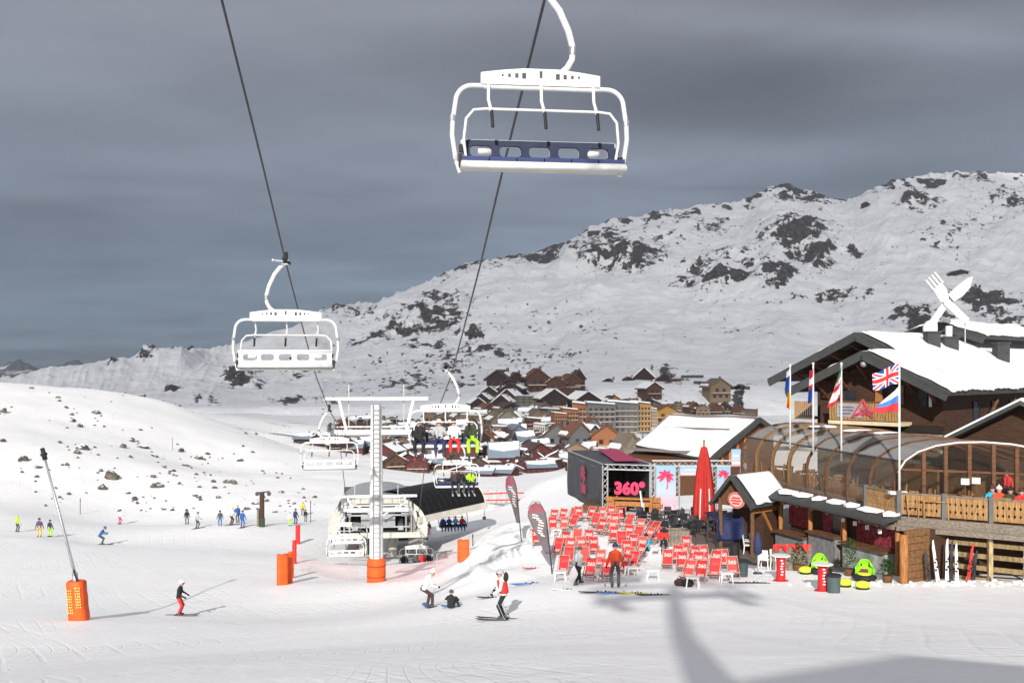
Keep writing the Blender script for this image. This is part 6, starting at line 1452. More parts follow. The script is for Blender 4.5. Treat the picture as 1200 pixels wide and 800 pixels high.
m = MB(); p = wp(1090, 385, .3); m.add([p+V((.42*math.cos(i*math.pi/10), y, .5*math.sin(i*math.pi/10))) for y in (-.1, .1) for i in range(20)], [list(range(20)), list(range(39, 19, -1))]+[(i, i+20, (i+1) % 20+20, (i+1) % 20) for i in range(20)]); m.build('dish_aerial', WHITE, t, world=True)
for px in (1098, 1131):
    m = MB(); m.tube([wp(px, 372, .3), wp(px, 404, .3)], .04, 6); m.build('sign_support', STEEL, t, world=True)

# --- hall behind with big snow roof
Yh = 100.0
a, b = P(890, 492, Yh-2), P(786, 489, Yh+5); e0, e1 = P(833, 541, Yh-9), P(745, 524, Yh-2); t = wt('snowy_hall', 'long hall with broad snow covered roof and dark timber gable behind the stage', 'hall', (a.x, a.y-3, Hs(a.x, a.y)))
n = (e0-a).cross(b-a); n = n if n.z > 0 else -n; n.normalize()
m = MB(); m.prism([a, b, e1, e0], n*.25); ro = m.build('roof', ROOFD, t, world=True)
m = MB(); m.sheet(lambda u, v: (a+(b-a)*(.012+.97*u))*(1-v)+(e0+(e1-e0)*(.012+.97*u))*v+n*(.27+.12*math.sin(u*5+2*v)**2+.1), 30, 16, .15); m.build('roof_snow', SNOWR, ro, True, world=True)
for v, u0, u1, w in ((.38, .12, .85, .3), (.06, .0, .95, .3), (.93, .25, .95, .7)):
    m = MB(); p = a+(e0-a)*v+(b-a)*u0+n*.5; q = b*u1+a*(1-u1)+(e0-a)*v+n*.5; m.beam(p, q, w, .22); m.build('roof_rail', mat('grey_rail', (.16, .14, .135), .8), ro, world=True)
e2 = P(912, 508, Yh+1)
m = MB(); m.prism([a, e2, e2+(b-a)*.9, b], Z_*.25); m.build('roof', ROOFD, t, world=True)
zb = Hs(e0.x, e0.y)-.5
m = MB(); q0, q1, q2 = a+(b-a)*.05-Z_*.1, e0+(e1-e0)*.05-Z_*.1, e2+(b-a)*.05-Z_*.1; m.prism([q0, q2, V((q2.x, q2.y, zb)), V((q1.x, q1.y, zb)), q1], (b-a)*.88); m.build('timber_wall', wood('hall_brown', (.1, .045, .02), (2, 2, 6)), t, world=True)
for p, q in ((a, e0), (a, e2)):
    m = MB(); m.beam(p+Z_*.05, q+Z_*.05, .25, .45); m.build('barge_board', ROOFD, t, world=True)
for k in range(4):
    m = MB(); p = q1+(q0-q1)*(.3+.16*k)-Z_*.6; m.beam(p, p-Z_*1.2, .2, .25); m.build('gable_post', OWOOD, t, world=True)

# --- flags
FC = {k: mat('flag_'+k, v, .7, .06, 3) for k, v in dict(blue=(.02, .06, .3), red=(.55, .03, .04), white=(.72, .72, .72), green=(.02, .22, .09), sky=(.05, .18, .5), yellow=(.7, .5, .03)).items()}
def flag(par, mats, fn, kf, nu=36, nv=24):
    m = MB(); m.sheet(fn, nu, nv, .012, kf); return m.build('flag_cloth', mats, par, True, world=True)
def pole(label, px, Y, ytop, ybot):
    b, tp = P(px, ybot, Y), P(px, ytop, Y); t = wt('flagpole', label, 'flagpole', tuple(b), 'white flagpoles before the chalet')
    m = MB(); m.tube([b, tp], [.055, .04], 8); m.build('mast', WHITE, t, True, world=True); m = MB(); m.ell(tp, (.07, .07, .07)); m.build('finial', WHITE, t, True, world=True); return t
t = pole('near white flagpole with union and tricolour flags at the deck corner', 1054, 45.2, 424, 582)
m = MB(); m.box(P(1052, 577, 45.1), (.75, .35, .12)); m.build('snowy_foot', SNOWR, t, world=True)
Yf = 45.2
def quad(c, w=.1, f=1.0, ph=0.0):
    """cloth between four photo corners: top hoist, top fly, bottom fly, bottom hoist"""
    pts = [P(x, y, Yf if not isinstance(f, tuple) else f[0]) for x, y in c]
    def fn(u, v):
        p = (pts[0]*(1-u)+pts[1]*u)*v+(pts[3]*(1-u)+pts[2]*u)*(1-v)
        return p+V((0, w*math.sin(u*7+ph+v*1.5)*min(1, u*3), .6*w*math.sin(u*6+ph)*u))
    return fn
def uk(u, v):
    x, y = u*2-1, v*2-1
    if abs(x) < .11 or abs(y) < .2: return 1
    if abs(x) < .19 or abs(y) < .34: return 2
    d1, d2 = abs(y-x), abs(y+x); d = min(d1, d2)
    if d < .12: return 1
    if d < .3: return 2
    return 0
flag(t, [FC['blue'], FC['red'], FC['white']], quad([(1054, 425), (1023, 437), (1024, 457), (1054, 449)], .12), uk, 60, 36)
flag(t, [FC['white'], FC['sky'], FC['red']], quad([(1054, 452), (1034, 470), (1021, 483), (1054, 482)], .08, ph=1), lambda u, v: 2 if v < .36 else (1 if v < .68 else 0), 30, 30)
def flag_far(t, c, mats, kf, Y):
    global Yf
    old = Yf; Yf = Y; flag(t, mats, quad(c, .16, ph=2), kf, 24, 24); Yf = old
vert = lambda u, v: 0 if v > .66 else (1 if v > .33 else 2)
t = pole('white flagpole with drooping green white and red flag', 986, 51, 426, 540); flag_far(t, [(986, 428), (983, 442), (969, 481), (984, 466)], [FC['green'], FC['white'], FC['red'], FC['white']], lambda u, v: 0 if v > .75 else (2 if .42 < v <= .6 or v < .12 else 1), 50.9)
t = pole('white flagpole with limp red white and blue flag', 953, 53, 426, 530); flag_far(t, [(953, 431), (948, 436), (947, 475), (952, 466)], [FC['red'], FC['white'], FC['red'], FC['blue']], lambda u, v: 0 if v > .75 else (1 if v > .55 else (2 if v > .42 else 3)), 52.9)
t = pole('farthest white flagpole with limp blue and yellow striped flags', 926, 55, 428, 525); flag_far(t, [(926, 430), (921, 438), (920, 459), (925, 457)], [FC['white'], FC['blue']], lambda u, v: 0 if v > .7 else 1, 54.9); flag_far(t, [(926, 460), (923, 462), (922, 479), (927, 475)], [FC['red'], FC['yellow']], lambda u, v: 0 if u > .5 else 1, 54.9)
# ================================================================== village
VC = {'dark brown': (.032, .016, .015), 'red brown': (.1, .026, .022), 'brown': (.085, .04, .025), 'tan': (.21, .145, .09), 'orange brown': (.3, .12, .05), 'ochre yellow': (.42, .22, .05), 'grey': (.13, .13, .135), 'white': (.55, .54, .5), 'blue grey': (.16, .2, .25), 'khaki': (.2, .17, .12), 'cream': (.45, .37, .25)}
VM = {k: mat('facade_'+k.replace(' ', '_'), v, .85, .25, .6) for k, v in VC.items()}
ROOFB = mat('brown_roof', (.075, .045, .04), .85, .3, .8); ROOFT = mat('rust_roof', (.16, .07, .04), .85, .25, .8); ROOFG = mat('grey_roof', (.12, .12, .125), .85, .2, .8)
PALEF = mat('pale_balcony_front', (.42, .34, .26), .8, .2, 1)
def house_proto(kind):
    """unit house: 1 wide, 1 tall to the ridge, gable or eave towards -y"""
    t = thing('house', 'x', 'building')
    D = .8
    if kind in ('gable', 'snowy', 'bare'):
        m = MB(); m.prism([(-.44, -D/2, -.35), (.44, -D/2, -.35), (.44, -D/2, .58), (0, -D/2, .93), (-.44, -D/2, .58)], (0, D, 0)); m.build('wall', VM['brown'], t)
        for s in (-1, 1):
            a, b = V((0, -D/2-.06, .95)), V((0, D/2+.06, .95)); e = V((s*.54, 0, -.43)); n = V((s*.4, 0, .55)).normalized()
            m = MB(); m.prism([a, b, b+e, a+e], n*.05); ro = m.build('roof', ROOFB, t)
            m = MB(); k0, k1 = (.03, .95) if kind == 'snowy' else ((.3, .9) if s > 0 else (.5, .95)) if kind == 'gable' else (.72, .92)
            y0, y1 = (.02, .98) if kind == 'snowy' else (.25, .98)
            m.prism([a+(b-a)*y0+e*k0+n*.052, a+(b-a)*y1+e*k0+n*.052, a+(b-a)*y1+e*k1+n*.052, a+(b-a)*y0+e*k1+n*.052], n*.05); m.build('roof_snow', SNOWR, ro)
        for r, z in enumerate((.12, .42)):
            for c in range(3 if r == 0 else 2):
                x = (-.26+.26*c) if r == 0 else (-.15+.3*c); m = MB(); m.box((x, -D/2-.008, z), (.12, .03, .14)); m.build('window', WINDOW, t)
        m = MB(); m.box((0, -D/2-.06, .27), (.78, .1, .05)); m.build('balcony', PALEF, t)
        m = MB(); m.box((.2, .1, .95), (.08, .08, .25)); m.build('chimney', ROOFG, t)
    elif kind == 'block':
        m = MB(); m.prism([(-.5, -D/2, -.35), (.5, -D/2, -.35), (.5, -D/2, .86), (-.5, -D/2, .93)], (0, D, 0)); m.build('wall', VM['grey'], t)
        m = MB(); m.prism([(-.54, -D/2-.04, .935), (.54, -D/2-.04, .865), (.54, -D/2-.04, .905), (-.54, -D/2-.04, .975)], (0, D+.08, 0)); ro = m.build('roof', ROOFG, t)
        m = MB(); m.prism([(-.5, -D/2+.05, .976), (.48, -D/2+.05, .91), (.48, -D/2+.05, .95), (-.5, -D/2+.05, 1.02)], (0, D-.1, 0)); m.build('roof_snow', SNOWR, ro)
        for r in range(5):
            for c in range(5):
                m = MB(); m.box((-.38+.19*c, -D/2-.004, .06+.17*r), (.1, .02, .085)); m.build('window', WINDOW, t)
            m = MB(); m.box((0, -D/2-.03, -.01+.17*r), (.94, .07, .035)); m.build('balcony', PALEF, t)
    elif kind == 'eave':
        m = MB(); m.prism([(-.5, -D/2, -.4), (-.5, -D/2, .5), (-.5, 0, .9), (-.5, D/2, .5), (-.5, D/2, -.4)], (1, 0, 0)); m.build('wall', VM['red brown'], t)
        for s in (-1, 1):
            a, b = V((-.55, 0, .93)), V((.55, 0, .93)); e = V((0, s*.52, -.52)); n = V((0, s*.52, .52)).normalized()
            m = MB(); m.prism([a, b, b+e, a+e], n*.05); ro = m.build('roof', ROOFB, t)
            m = MB(); m.prism([a+(b-a)*.03+e*.15+n*.052, a+(b-a)*.97+e*.05+n*.052, a+(b-a)*.96+e*.5+n*.052, a+(b-a)*.5+e*.62+n*.052, a+(b-a)*.05+e*.48+n*.052], n*.06); m.build('roof_snow', SNOWR, ro)
        for c in range(5):
            m = MB(); m.box((-.38+.19*c, -D/2-.008, .16), (.1, .03, .2)); m.build('window', WINDOW, t)
        m = MB(); m.box((0, -D/2-.05, -.02), (.96, .08, .07)); m.build('balcony', PALEF, t)
        m = MB(); m.box((.25, .05, .98), (.06, .08, .2)); m.build('chimney', ROOFG, t)
    return t
HP = {}
def VG(px, py):
    g = G(px, py, 240); m_ = MT(px, py)
    if abs(600+F*m_.x/m_.y-px) < 2.5 and abs(HY-F*m_.z/m_.y-py) < 2.5 and m_.y < g.y: return m_
    return g
NAMES = {'gable': 'chalet', 'snowy': 'chalet', 'bare': 'chalet', 'block': 'apartment_block', 'eave': 'long_chalet'}
HR = random.Random(21)
ORD = ['first', 'second', 'third', 'fourth', 'fifth', 'sixth', 'seventh', 'eighth', 'ninth', 'tenth', 'eleventh', 'twelfth', 'thirteenth', 'fourteenth', 'fifteenth', 'sixteenth', 'seventeenth', 'eighteenth', 'nineteenth', 'twentieth', 'twenty first', 'twenty second', 'twenty third', 'twenty fourth']
def village(row, items):
    items = sorted(items)
    for i, (px, py, w, h, kind, col, *rz) in enumerate(items):
        if kind not in HP: HP[kind] = house_proto(kind); c = HP[kind]; first = True
        else: first = False
        g = VG(px, py); s = g.y/1200*1.3
        if not first: c = dup(HP[kind])
        else: KIDS[c.name] = kids(c)
        c.name = NAMES[kind]
        c.location = g; W = w*s; c.scale = (W, W*(1.0 if w < 26 else .7)*1.1, h*s*(1.12 if kind == 'block' else 1.4)); c.rotation_euler = (0, 0, rz[0] if rz else HR.uniform(-.5, .5))
        n = len(items); pos = 'leftmost' if i == 0 else 'rightmost' if i == n-1 else ORD[i]+' from left'
        typ = {'block': 'apartment block', 'eave': 'long chalet'}.get(kind, 'chalet')
        c['label'] = f"{'snow roofed ' if kind == 'snowy' else ''}{col} {typ}, {pos} in {row}".replace('right dark group', 'dark group'); c['category'] = 'building'; c['group'] = 'buildings of the ski village'
        for q in C.objects if False else kids_of(c):
            if q.name.startswith('wall'): setmats(q, [VM[col]])
            if q.name.startswith('roof') and not q.name.startswith('roof_snow'):
                if 'orange' in col or kind == 'bare' and 'red' not in col and 'dark' not in col: setmats(q, [ROOFT])
                if col in ('khaki', 'tan', 'blue grey'): setmats(q, [mat('roof_khaki', (.15, .12, .09), .85, .25, .8) if col != 'blue grey' else VM['blue grey']])
        if first: HP[kind] = c
def kids_of(c): return list(c.children)
bpy.context.view_layer.update()
D_, R_b, B_ = 'dark brown', 'red brown', 'brown'
village('back row of upper cluster', [(588, 460, 24, 15, 'gable', D_), (604, 459, 20, 13, 'bare', D_), (628, 458, 22, 15, 'bare', B_), (643, 464, 18, 10, 'gable', D_), (655, 461, 20, 11, 'bare', B_), (667, 461, 18, 12, 'bare', B_), (677, 460, 12, 14, 'bare', D_)])
village('second row of upper cluster', [(573, 468, 14, 9, 'snowy', D_), (587, 470, 18, 10, 'snowy', D_), (602, 468, 20, 10, 'gable', D_), (617, 467, 20, 10, 'snowy', D_), (632, 466, 22, 9, 'gable', D_), (661, 470, 26, 9, 'bare', B_), (677, 472, 18, 9, 'gable', D_)])
village('stepped left group of upper cluster', [(558, 482, 14, 9, 'snowy', D_), (566, 476, 15, 10, 'snowy', D_), (590, 484, 17, 12, 'snowy', D_), (598, 477, 16, 11, 'snowy', D_), (606, 472, 15, 11, 'snowy', D_)])
village('middle row of upper cluster', [(621, 472, 28, 7, 'block', 'grey', 0), (646, 483, 26, 15, 'snowy', D_, .3), (664, 477, 14, 8, 'block', 'grey'), (683, 482, 24, 13, 'snowy', D_), (699, 471, 20, 10, 'gable', D_), (704, 478, 12, 6, 'snowy', 'grey')])
village('upper right dark group', [(713, 463, 22, 11, 'gable', D_), (736, 461, 20, 11, 'bare', D_), (758, 460, 20, 16, 'snowy', D_), (761, 467, 18, 10, 'snowy', B_), (779, 462, 20, 14, 'bare', D_), (793, 463, 20, 11, 'bare', B_), (814, 464, 18, 6, 'block', 'grey', 0), (839, 468, 22, 13, 'bare', 'tan', .2)])
village('small row above the snowy hall', [(717, 478, 16, 9, 'gable', 'ochre yellow'), (742, 480, 16, 7, 'bare', B_), (811, 485, 12, 8, 'bare', B_), (823, 486, 14, 7, 'bare', 'tan'), (837, 486, 14, 8, 'bare', B_), (850, 486, 12, 9, 'bare', D_), (864, 487, 14, 7, 'bare', B_), (878, 488, 14, 7, 'block', B_)])
village('tan row right of the chair riders', [(508, 499, 16, 11, 'gable', 'tan'), (541, 500, 18, 11, 'gable', 'tan'), (566, 499, 12, 11, 'block', 'tan'), (584, 503, 20, 11, 'gable', 'tan'), (599, 504, 20, 14, 'gable', 'khaki'), (612, 505, 14, 11, 'block', 'tan')])
village('row of tall apartment buildings', [(655, 507, 12, 17, 'block', 'orange brown', .3), (667, 506, 14, 20, 'block', 'orange brown', .2), (682, 505, 16, 24, 'block', 'orange brown', -.2), (703, 505, 26, 24, 'block', 'grey', .1), (730, 505, 28, 25, 'block', 'grey', -.1), (750, 504, 16, 24, 'block', 'ochre yellow', .2), (763, 500, 10, 16, 'block', 'cream', 0), (778, 494, 26, 11, 'bare', 'ochre yellow', .2)])
village('blue and white group below the tan row', [(573, 510, 22, 7, 'eave', 'blue grey'), (590, 512, 14, 8, 'block', 'blue grey'), (604, 520, 24, 13, 'bare', 'blue grey'), (614, 523, 16, 10, 'bare', 'blue grey'), (624, 514, 13, 18, 'block', R_b), (634, 517, 11, 15, 'block', 'white'), (643, 512, 12, 12, 'block', 'white'), (640, 504, 20, 9, 'eave', 'grey')])
village('grey roofed group before the apartments', [(655, 530, 26, 19, 'bare', 'grey'), (676, 532, 26, 21, 'bare', 'grey'), (692, 530, 20, 18, 'snowy', 'grey'), (711, 531, 30, 19, 'bare', 'orange brown'), (703, 537, 12, 9, 'block', 'cream'), (726, 541, 20, 14, 'bare', 'khaki')])
village('khaki roofs beside the snowy hall', [(734, 553, 22, 26, 'bare', 'khaki'), (748, 556, 20, 22, 'bare', 'khaki'), (722, 525, 14, 8, 'snowy', 'white')])
village('row behind the chair riders', [(443, 520, 22, 17, 'gable', 'brown'), (455, 522, 16, 15, 'gable', 'tan'), (468, 527, 20, 11, 'bare', D_), (500, 524, 22, 14, 'block', 'tan'), (517, 521, 18, 14, 'block', 'cream'), (538, 524, 22, 16, 'block', R_b), (582, 524, 18, 11, 'eave', B_), (572, 533, 22, 8, 'snowy', B_)])
village('front row of the village', [(455, 541, 24, 12, 'snowy', R_b), (478, 548, 22, 10, 'snowy', R_b), (508, 549, 18, 10, 'eave', R_b), (519, 546, 20, 11, 'eave', R_b), (540, 548, 36, 20, 'bare', R_b, 0), (559, 548, 14, 20, 'block', D_), (569, 546, 16, 18, 'block', 'cream'), (590, 549, 26, 18, 'eave', R_b, .05), (605, 532, 18, 8, 'snowy', B_), (627, 541, 24, 13, 'bare', R_b), (655, 544, 20, 9, 'snowy', R_b), (664, 548, 14, 10, 'eave', B_)])
village('lowest row above the curved canopy', [(545, 558, 26, 7, 'snowy', B_), (565, 560, 26, 7, 'eave', R_b), (587, 559, 28, 8, 'eave', R_b), (632, 553, 26, 8, 'eave', R_b), (600, 556, 16, 7, 'snowy', R_b)])
village('row left of the lift tower', [(357, 519, 16, 7, 'eave', D_), (371, 521, 16, 7, 'snowy', D_), (384, 518, 14, 7, 'eave', D_), (392, 527, 14, 6, 'snowy', D_), (406, 529, 18, 9, 'gable', D_), (418, 531, 14, 9, 'eave', R_b), (431, 530, 16, 11, 'eave', D_)])
# fill the lanes between the named rows
_put = []
for o in list(C.objects):
    if o.get('group') == 'buildings of the ski village': _put.append((600+F*o.location.x/o.location.y, HY-F*o.location.z/o.location.y))
fr_ = random.Random(5)
for name, y0, y1, x0, x1, n, cols, hh in (('lane under the dark hillside cluster', 487, 496, 560, 720, 9, [D_, B_, 'tan'], (8, 11)), ('lane behind the tan row', 496, 502, 500, 655, 8, ['tan', 'khaki', B_], (9, 12)), ('lane below the tan row', 508, 518, 520, 700, 12, [B_, 'grey', 'tan', R_b, D_], (9, 13)), ('lane behind the grey roofs', 519, 528, 500, 720, 14, [R_b, B_, 'grey', D_, 'cream'], (9, 13)),
        ('lane behind the front row', 530, 538, 440, 690, 16, [R_b, D_, B_, 'tan'], (9, 12)), ('lane before the front row', 546, 553, 450, 690, 12, [R_b, R_b, B_], (8, 11)), ('strip above the lift tower crossarm', 500, 512, 400, 500, 8, [D_, B_, R_b], (6, 9)), ('roadside strip right of the upper dark group', 470, 480, 690, 800, 8, [D_, B_, 'tan'], (5, 8))):
    its = []
    for _ in range(n*25):
        if len(its) >= int(n*1.5): break
        x, y = fr_.uniform(x0, x1), fr_.uniform(y0, y1)
        if all(abs(x-a) > 8 or abs(y-b_) > 4 for a, b_ in _put):
            _put.append((x, y)); its.append((x, y, fr_.uniform(15, 23), fr_.uniform(*hh), fr_.choice(['gable', 'bare', 'bare', 'gable', 'eave', 'block']), fr_.choice(cols)))
    village(name, its)
# avalanche barriers above the village, lift huts on the mountain
_k = 0
for row, (x0, y0, dx, dy, n) in enumerate(((802, 443, 6, -.15, 4), (817, 450, 5, .35, 5), (846, 455, 6, .2, 4), (862, 456, 6, .1, 3))):
    for i in range(n):
        p = MT(x0+dx*i, y0+dy*i); m = MB(); m.beam((-3.4, 0, 1.5), (3.4, 0, 1.5), .6, 2.6)
        for s in (-2.5, 0, 2.5): m.beam((s, 0, -1), (s, 1.6, 2.6), .3, .3)
        o = m.build('avalanche_barrier', DSTEEL); o.location = p; tag(o, f"dark avalanche barrier, {ORD[i]} from left in the {('topmost', 'upper middle', 'lower middle', 'rightmost')[row]} row above the village", 'barrier', 'avalanche barriers on the lower mountain')
def hut(label, px, py, w, h):
    p = MT(px, py); t = thing('lift_hut', label, 'hut', p, 0, 'lift huts on the mountain')
    m = MB(); m.prism([(-w/2, 0, -h), (w/2, 0, -h), (w/2, 0, h*.6), (0, 0, h), (-w/2, 0, h*.6)], (0, w*.6, 0)); m.build('wall', VM['dark brown'], t)
    for s in (-1, 1):
        m = MB(); m.prism([(0, -1, h*1.02), (0, w*.7, h*1.02), (s*w*.6, w*.7, h*.55), (s*w*.6, -1, h*.55)], (0, 0, .8)); m.build('roof', ROOFB, t)
hut('dark lift hut on the mountainside right of the cutlery sign', 1126, 322, 26, 8); hut('low hut beside the dark lift hut on the mountainside', 1116, 323, 14, 5); hut('steel lift top station on the ridge shoulder', 1015, 243, 16, 12)
for i, (px, py) in enumerate(((1138, 212), (1138, 232), (1137, 256), (1136, 282), (1135, 304))):
    p = MT(px, py); m = MB(); m.tube([(0, 0, -3), (0, 0, 15)], .7, 6); m.box((0, 0, 15), (8, .9, .9)); o = m.build('lift_pylon', STEEL); o.location = p; tag(o, f"distant lift pylon on the mountain, {('highest', 'second highest', 'middle', 'second lowest', 'lowest')[i]} of five in line", 'lift tower', 'pylons on the mountain')
# ================================================================== skiers
def sk(label, px, py, hpx, rz, pose, j, p, **k):
    g = G(px, py); g.z += .02; grp = k.pop('group', None)
    full = {'stand': 1.78, 'poles': 1.74, 'glide': 1.55, 'lean': 1.62, 'walk': 1.76, 'ground': 1.0}[pose]
    s = hpx*g.y/1200/full; s = min(1.12, max(.6, s))
    return person(label, g, rz, pose, j, p, scale=s, group=grp, **k)
o = sk('skier in red and white vest with grey helmet leaning on ski poles in the foreground', 590, 726, 58, 1.45, 'poles', 'white', 'black', hat='grey', skis=2)
# the vest and the dark hair are clothing and hair of that skier
m = MB()
m.sheet(lambda u, v: (.268*math.cos(u*6.283)*(1-.12*v), .178*math.sin(u*6.283)-.005+.06*v, .96+.4*v), 20, 5, .012); m.build('red_vest', CL['red'], o, True)
m = MB(); m.ell((0, -.09, 1.5), (.1, .09, .17)); m.build('hair', CL['black'], o, True)
R_o = o.rotation_euler.to_matrix()
for s, lab in ((-1, 'ski pole held in the left hand of the red vested skier'), (1, 'ski pole held in the right hand of the red vested skier')):
    p = o.location+R_o @ (V((s*.36, .33, 1.0))*o.scale[0]); skipole(lab, p, Euler((-.45, .0, o.rotation_euler[2]+s*.15), 'XYZ'))
sk('snowboarder in white jacket and dark trousers bending by a seated friend', 502, 712, 46, -1.2, 'lean', 'white', 'brown', hat='white', hatkind='hat', board=True, gog=False)
sk('person in black sitting on the snow beside the white jacket', 528, 713, 22, -.3, 'ground', 'black', 'black', hat='dgrey', board=True)
sk('skier in black jacket and red trousers with white helmet gliding at left', 210, 721, 41, -1.5, 'poles', 'black', 'red', hat='white', skis=2)
o = sk('man in orange jacket and grey trousers seen from behind at the deck chairs', 721, 688, 51, -.05, 'stand', 'orange', 'dgrey', hat='navy', hatkind='hat', gog=False)
for s, lab in ((-1, 'ski pole planted left of the man in orange'), (1, 'ski pole planted right of the man in orange')):
    p = o.location+V((s*.55, -.05, 1.12)); skipole(lab, p, (0, s*.12, 0))
sk('woman in light grey jacket and black trousers by the deck chairs', 677, 685, 44, -.8, 'walk', 'grey', 'black', hat='dgrey', hatkind='hat', gog=False)
o = sk('person in red jacket with black shoulders walking away between the deck chairs', 778, 650, 35, .1, 'stand', 'red', 'black', hat='black', hatkind='hat', gog=False)
m = MB(); m.ell((0, .0, 1.42), (.285, .19, .1)); m.ell((0, -.02, 1.5), (.13, .14, .12)); m.build('black_yoke', CL['black'], o, True)
sk('child in cyan jacket crouching among the deck chairs', 758, 646, 21, .2, 'ground', 'cyan', 'black', hat='black', hatkind='hat', gog=False)
GL = 'people on the piste at the left'
for px, py, hp, rz, pose, j, p, hat, skc, lab in (
    (20, 623, 19, -.4, 'stand', 'lime', 'dgrey', 'lime', None, 'person in lime jacket at the left edge of the piste'),
    (46, 629, 22, .3, 'stand', 'purple', 'yellow', 'navy', None, 'person in dark purple jacket and yellow trousers at left'),
    (58, 629, 20, -.3, 'stand', 'navy', 'lime', 'navy', 0, 'person in navy jacket and lime trousers at left'),
    (119, 638, 22, -1.3, 'glide', 'blue', 'dgrey', 'blue', 2, 'skier in blue jacket gliding right of the lime trousers'),
    (140, 614, 17, -.6, 'poles', 'white', 'pink', 'black', 0, 'skier in white jacket and pink trousers on the left piste'),
    (219, 614, 17, .2, 'stand', 'black', 'dgrey', 'black', 2, 'person in black, leftmost of the far piste group'),
    (231, 619, 19, -.5, 'poles', 'grey', 'dgrey', 'dgrey', 2, 'skier in pale grey jacket beside the person in black'),
    (258, 616, 18, .4, 'stand', 'dgrey', 'blue', 'black', None, 'person in dark jacket and blue trousers in the far group'),
    (271, 615, 22, -.8, 'poles', 'white', 'brown', 'white', 2, 'person in white jacket and brown trousers in the far group'),
    (279, 612, 22, .9, 'stand', 'blue', 'dgrey', 'yellow', None, 'person in blue jacket and yellow hat at the back of the far group'),
    (284, 618, 20, -.2, 'stand', 'blue', 'blue', 'navy', 1, 'person all in bright blue, rightmost of the far group'),
    (340, 616, 16, .5, 'stand', 'white', 'lime', 'grey', None, 'person in white jacket and lime trousers near the red mats'),
    (346, 614, 18, -.4, 'stand', 'navy', 'navy', 'black', None, 'person in navy beside the lime trousers near the red mats'),
    (355, 604, 16, .2, 'stand', 'yellow', 'dgrey', 'yellow', None, 'person in yellow jacket behind the red mats'),
    (358, 611, 14, -.2, 'stand', 'black', 'dgrey', 'black', None, 'small person in black before the yellow jacket'),
    (545, 595, 12, .4, 'stand', 'dgrey', 'black', 'black', None, 'tiny person in dark clothes beyond the curved canopy'),
    (503, 626, 15, 2.8, 'stand', 'dgrey', 'red', 'black', None, 'attendant in dark jacket and red trousers in the station mouth')):
    sk(lab, px, py, hp, rz, pose, j, p, hat=hat, skis=skc, group=GL, gog=False)
# old wooden rope-tow post in the far group
g = G(307, 617); t = thing('rope_tow_post', 'dark timber drag lift post with small wheels near the far group', 'post', g)
m = MB(); m.beam((0, 0, -.2), (0, 0, 3.6), .42, .42); m.build('timber_post', DWOOD, t)
m = MB(); m.beam((-.6, 0, 3.6), (.8, 0, 3.75), .14, .14); m.build('top_arm', DSTEEL, t)
for x in (-.5, .75):
    m = MB(); m.tube([(x, -.06, 3.5), (x, .06, 3.5)], .22, 12); m.build('pulley', DSTEEL, t)
m = MB(); m.box((-.45, .2, .9), (.2, .4, 1.8)); m.build('side_box', GWOOD, t); m = MB(); m.box((0, 0, .5), (.5, .5, .9)); m.build('green_wrap', CL['green'], t)
for px, py, h, lab in ((364, 612, 2.6, 'slim navy marker pole right of the yellow jacket'), (202, 527, 2.2, 'thin piste marker pole on the left hill'), (94, 602, 2.0, 'thin piste marker pole at the foot of the left hill'), (554, 640, 1.2, 'short dark marker post above the small orange pad')):
    g = G(px, py); m = MB(); m.tube([(0, 0, -.3), (0, 0, h)], .045, 6); m.tube([(0, 0, h-.35), (0, 0, h-.1)], .06, 6); o = m.build('marker_pole', CL['navy']); o.location = g; tag(o, lab, 'marker pole', 'piste marker poles')
# shrubs in tubs before the bar
def shrub(label, g, h, r):
    t = thing('potted_shrub', label, 'plant', g, group='shrubs before the bar front'); m = MB(); m.lathe((0, 0, -.05), [(r*.5, 0), (r*.62, .35), (r*.55, .36)], 14); m.build('tub', MWOOD, t)
    q = random.Random(int(h*100)); f = MB()
    for i in range(420):
        a, z = q.uniform(0, 6.28), q.random(); rr = r*math.sqrt(q.random())*(1.05-z*.75)*(1+.2*math.sin(a*3)); c = V((rr*math.cos(a), rr*math.sin(a), .35+z*h)); d = V((math.cos(a)+q.uniform(-.6, .6), math.sin(a)+q.uniform(-.6, .6), q.uniform(-.2, .9))).normalized(); s = d.cross(Z_).normalized()*.035
        f.add([c-s, c+s, c+d*.14], [(0, 1, 2)])
    f.build('foliage', mat('dark_green_leaves', (.05, .1, .02), .7, .5, 6), t)
shrub('bushy green shrub left of the upright lime seat', G(936, 668), .9, .45); shrub('green shrub between the two bar counters', G(996, 674), 1.3, .42); shrub('small green shrub right of the tilted lime seat', G(1040, 682), .6, .35)
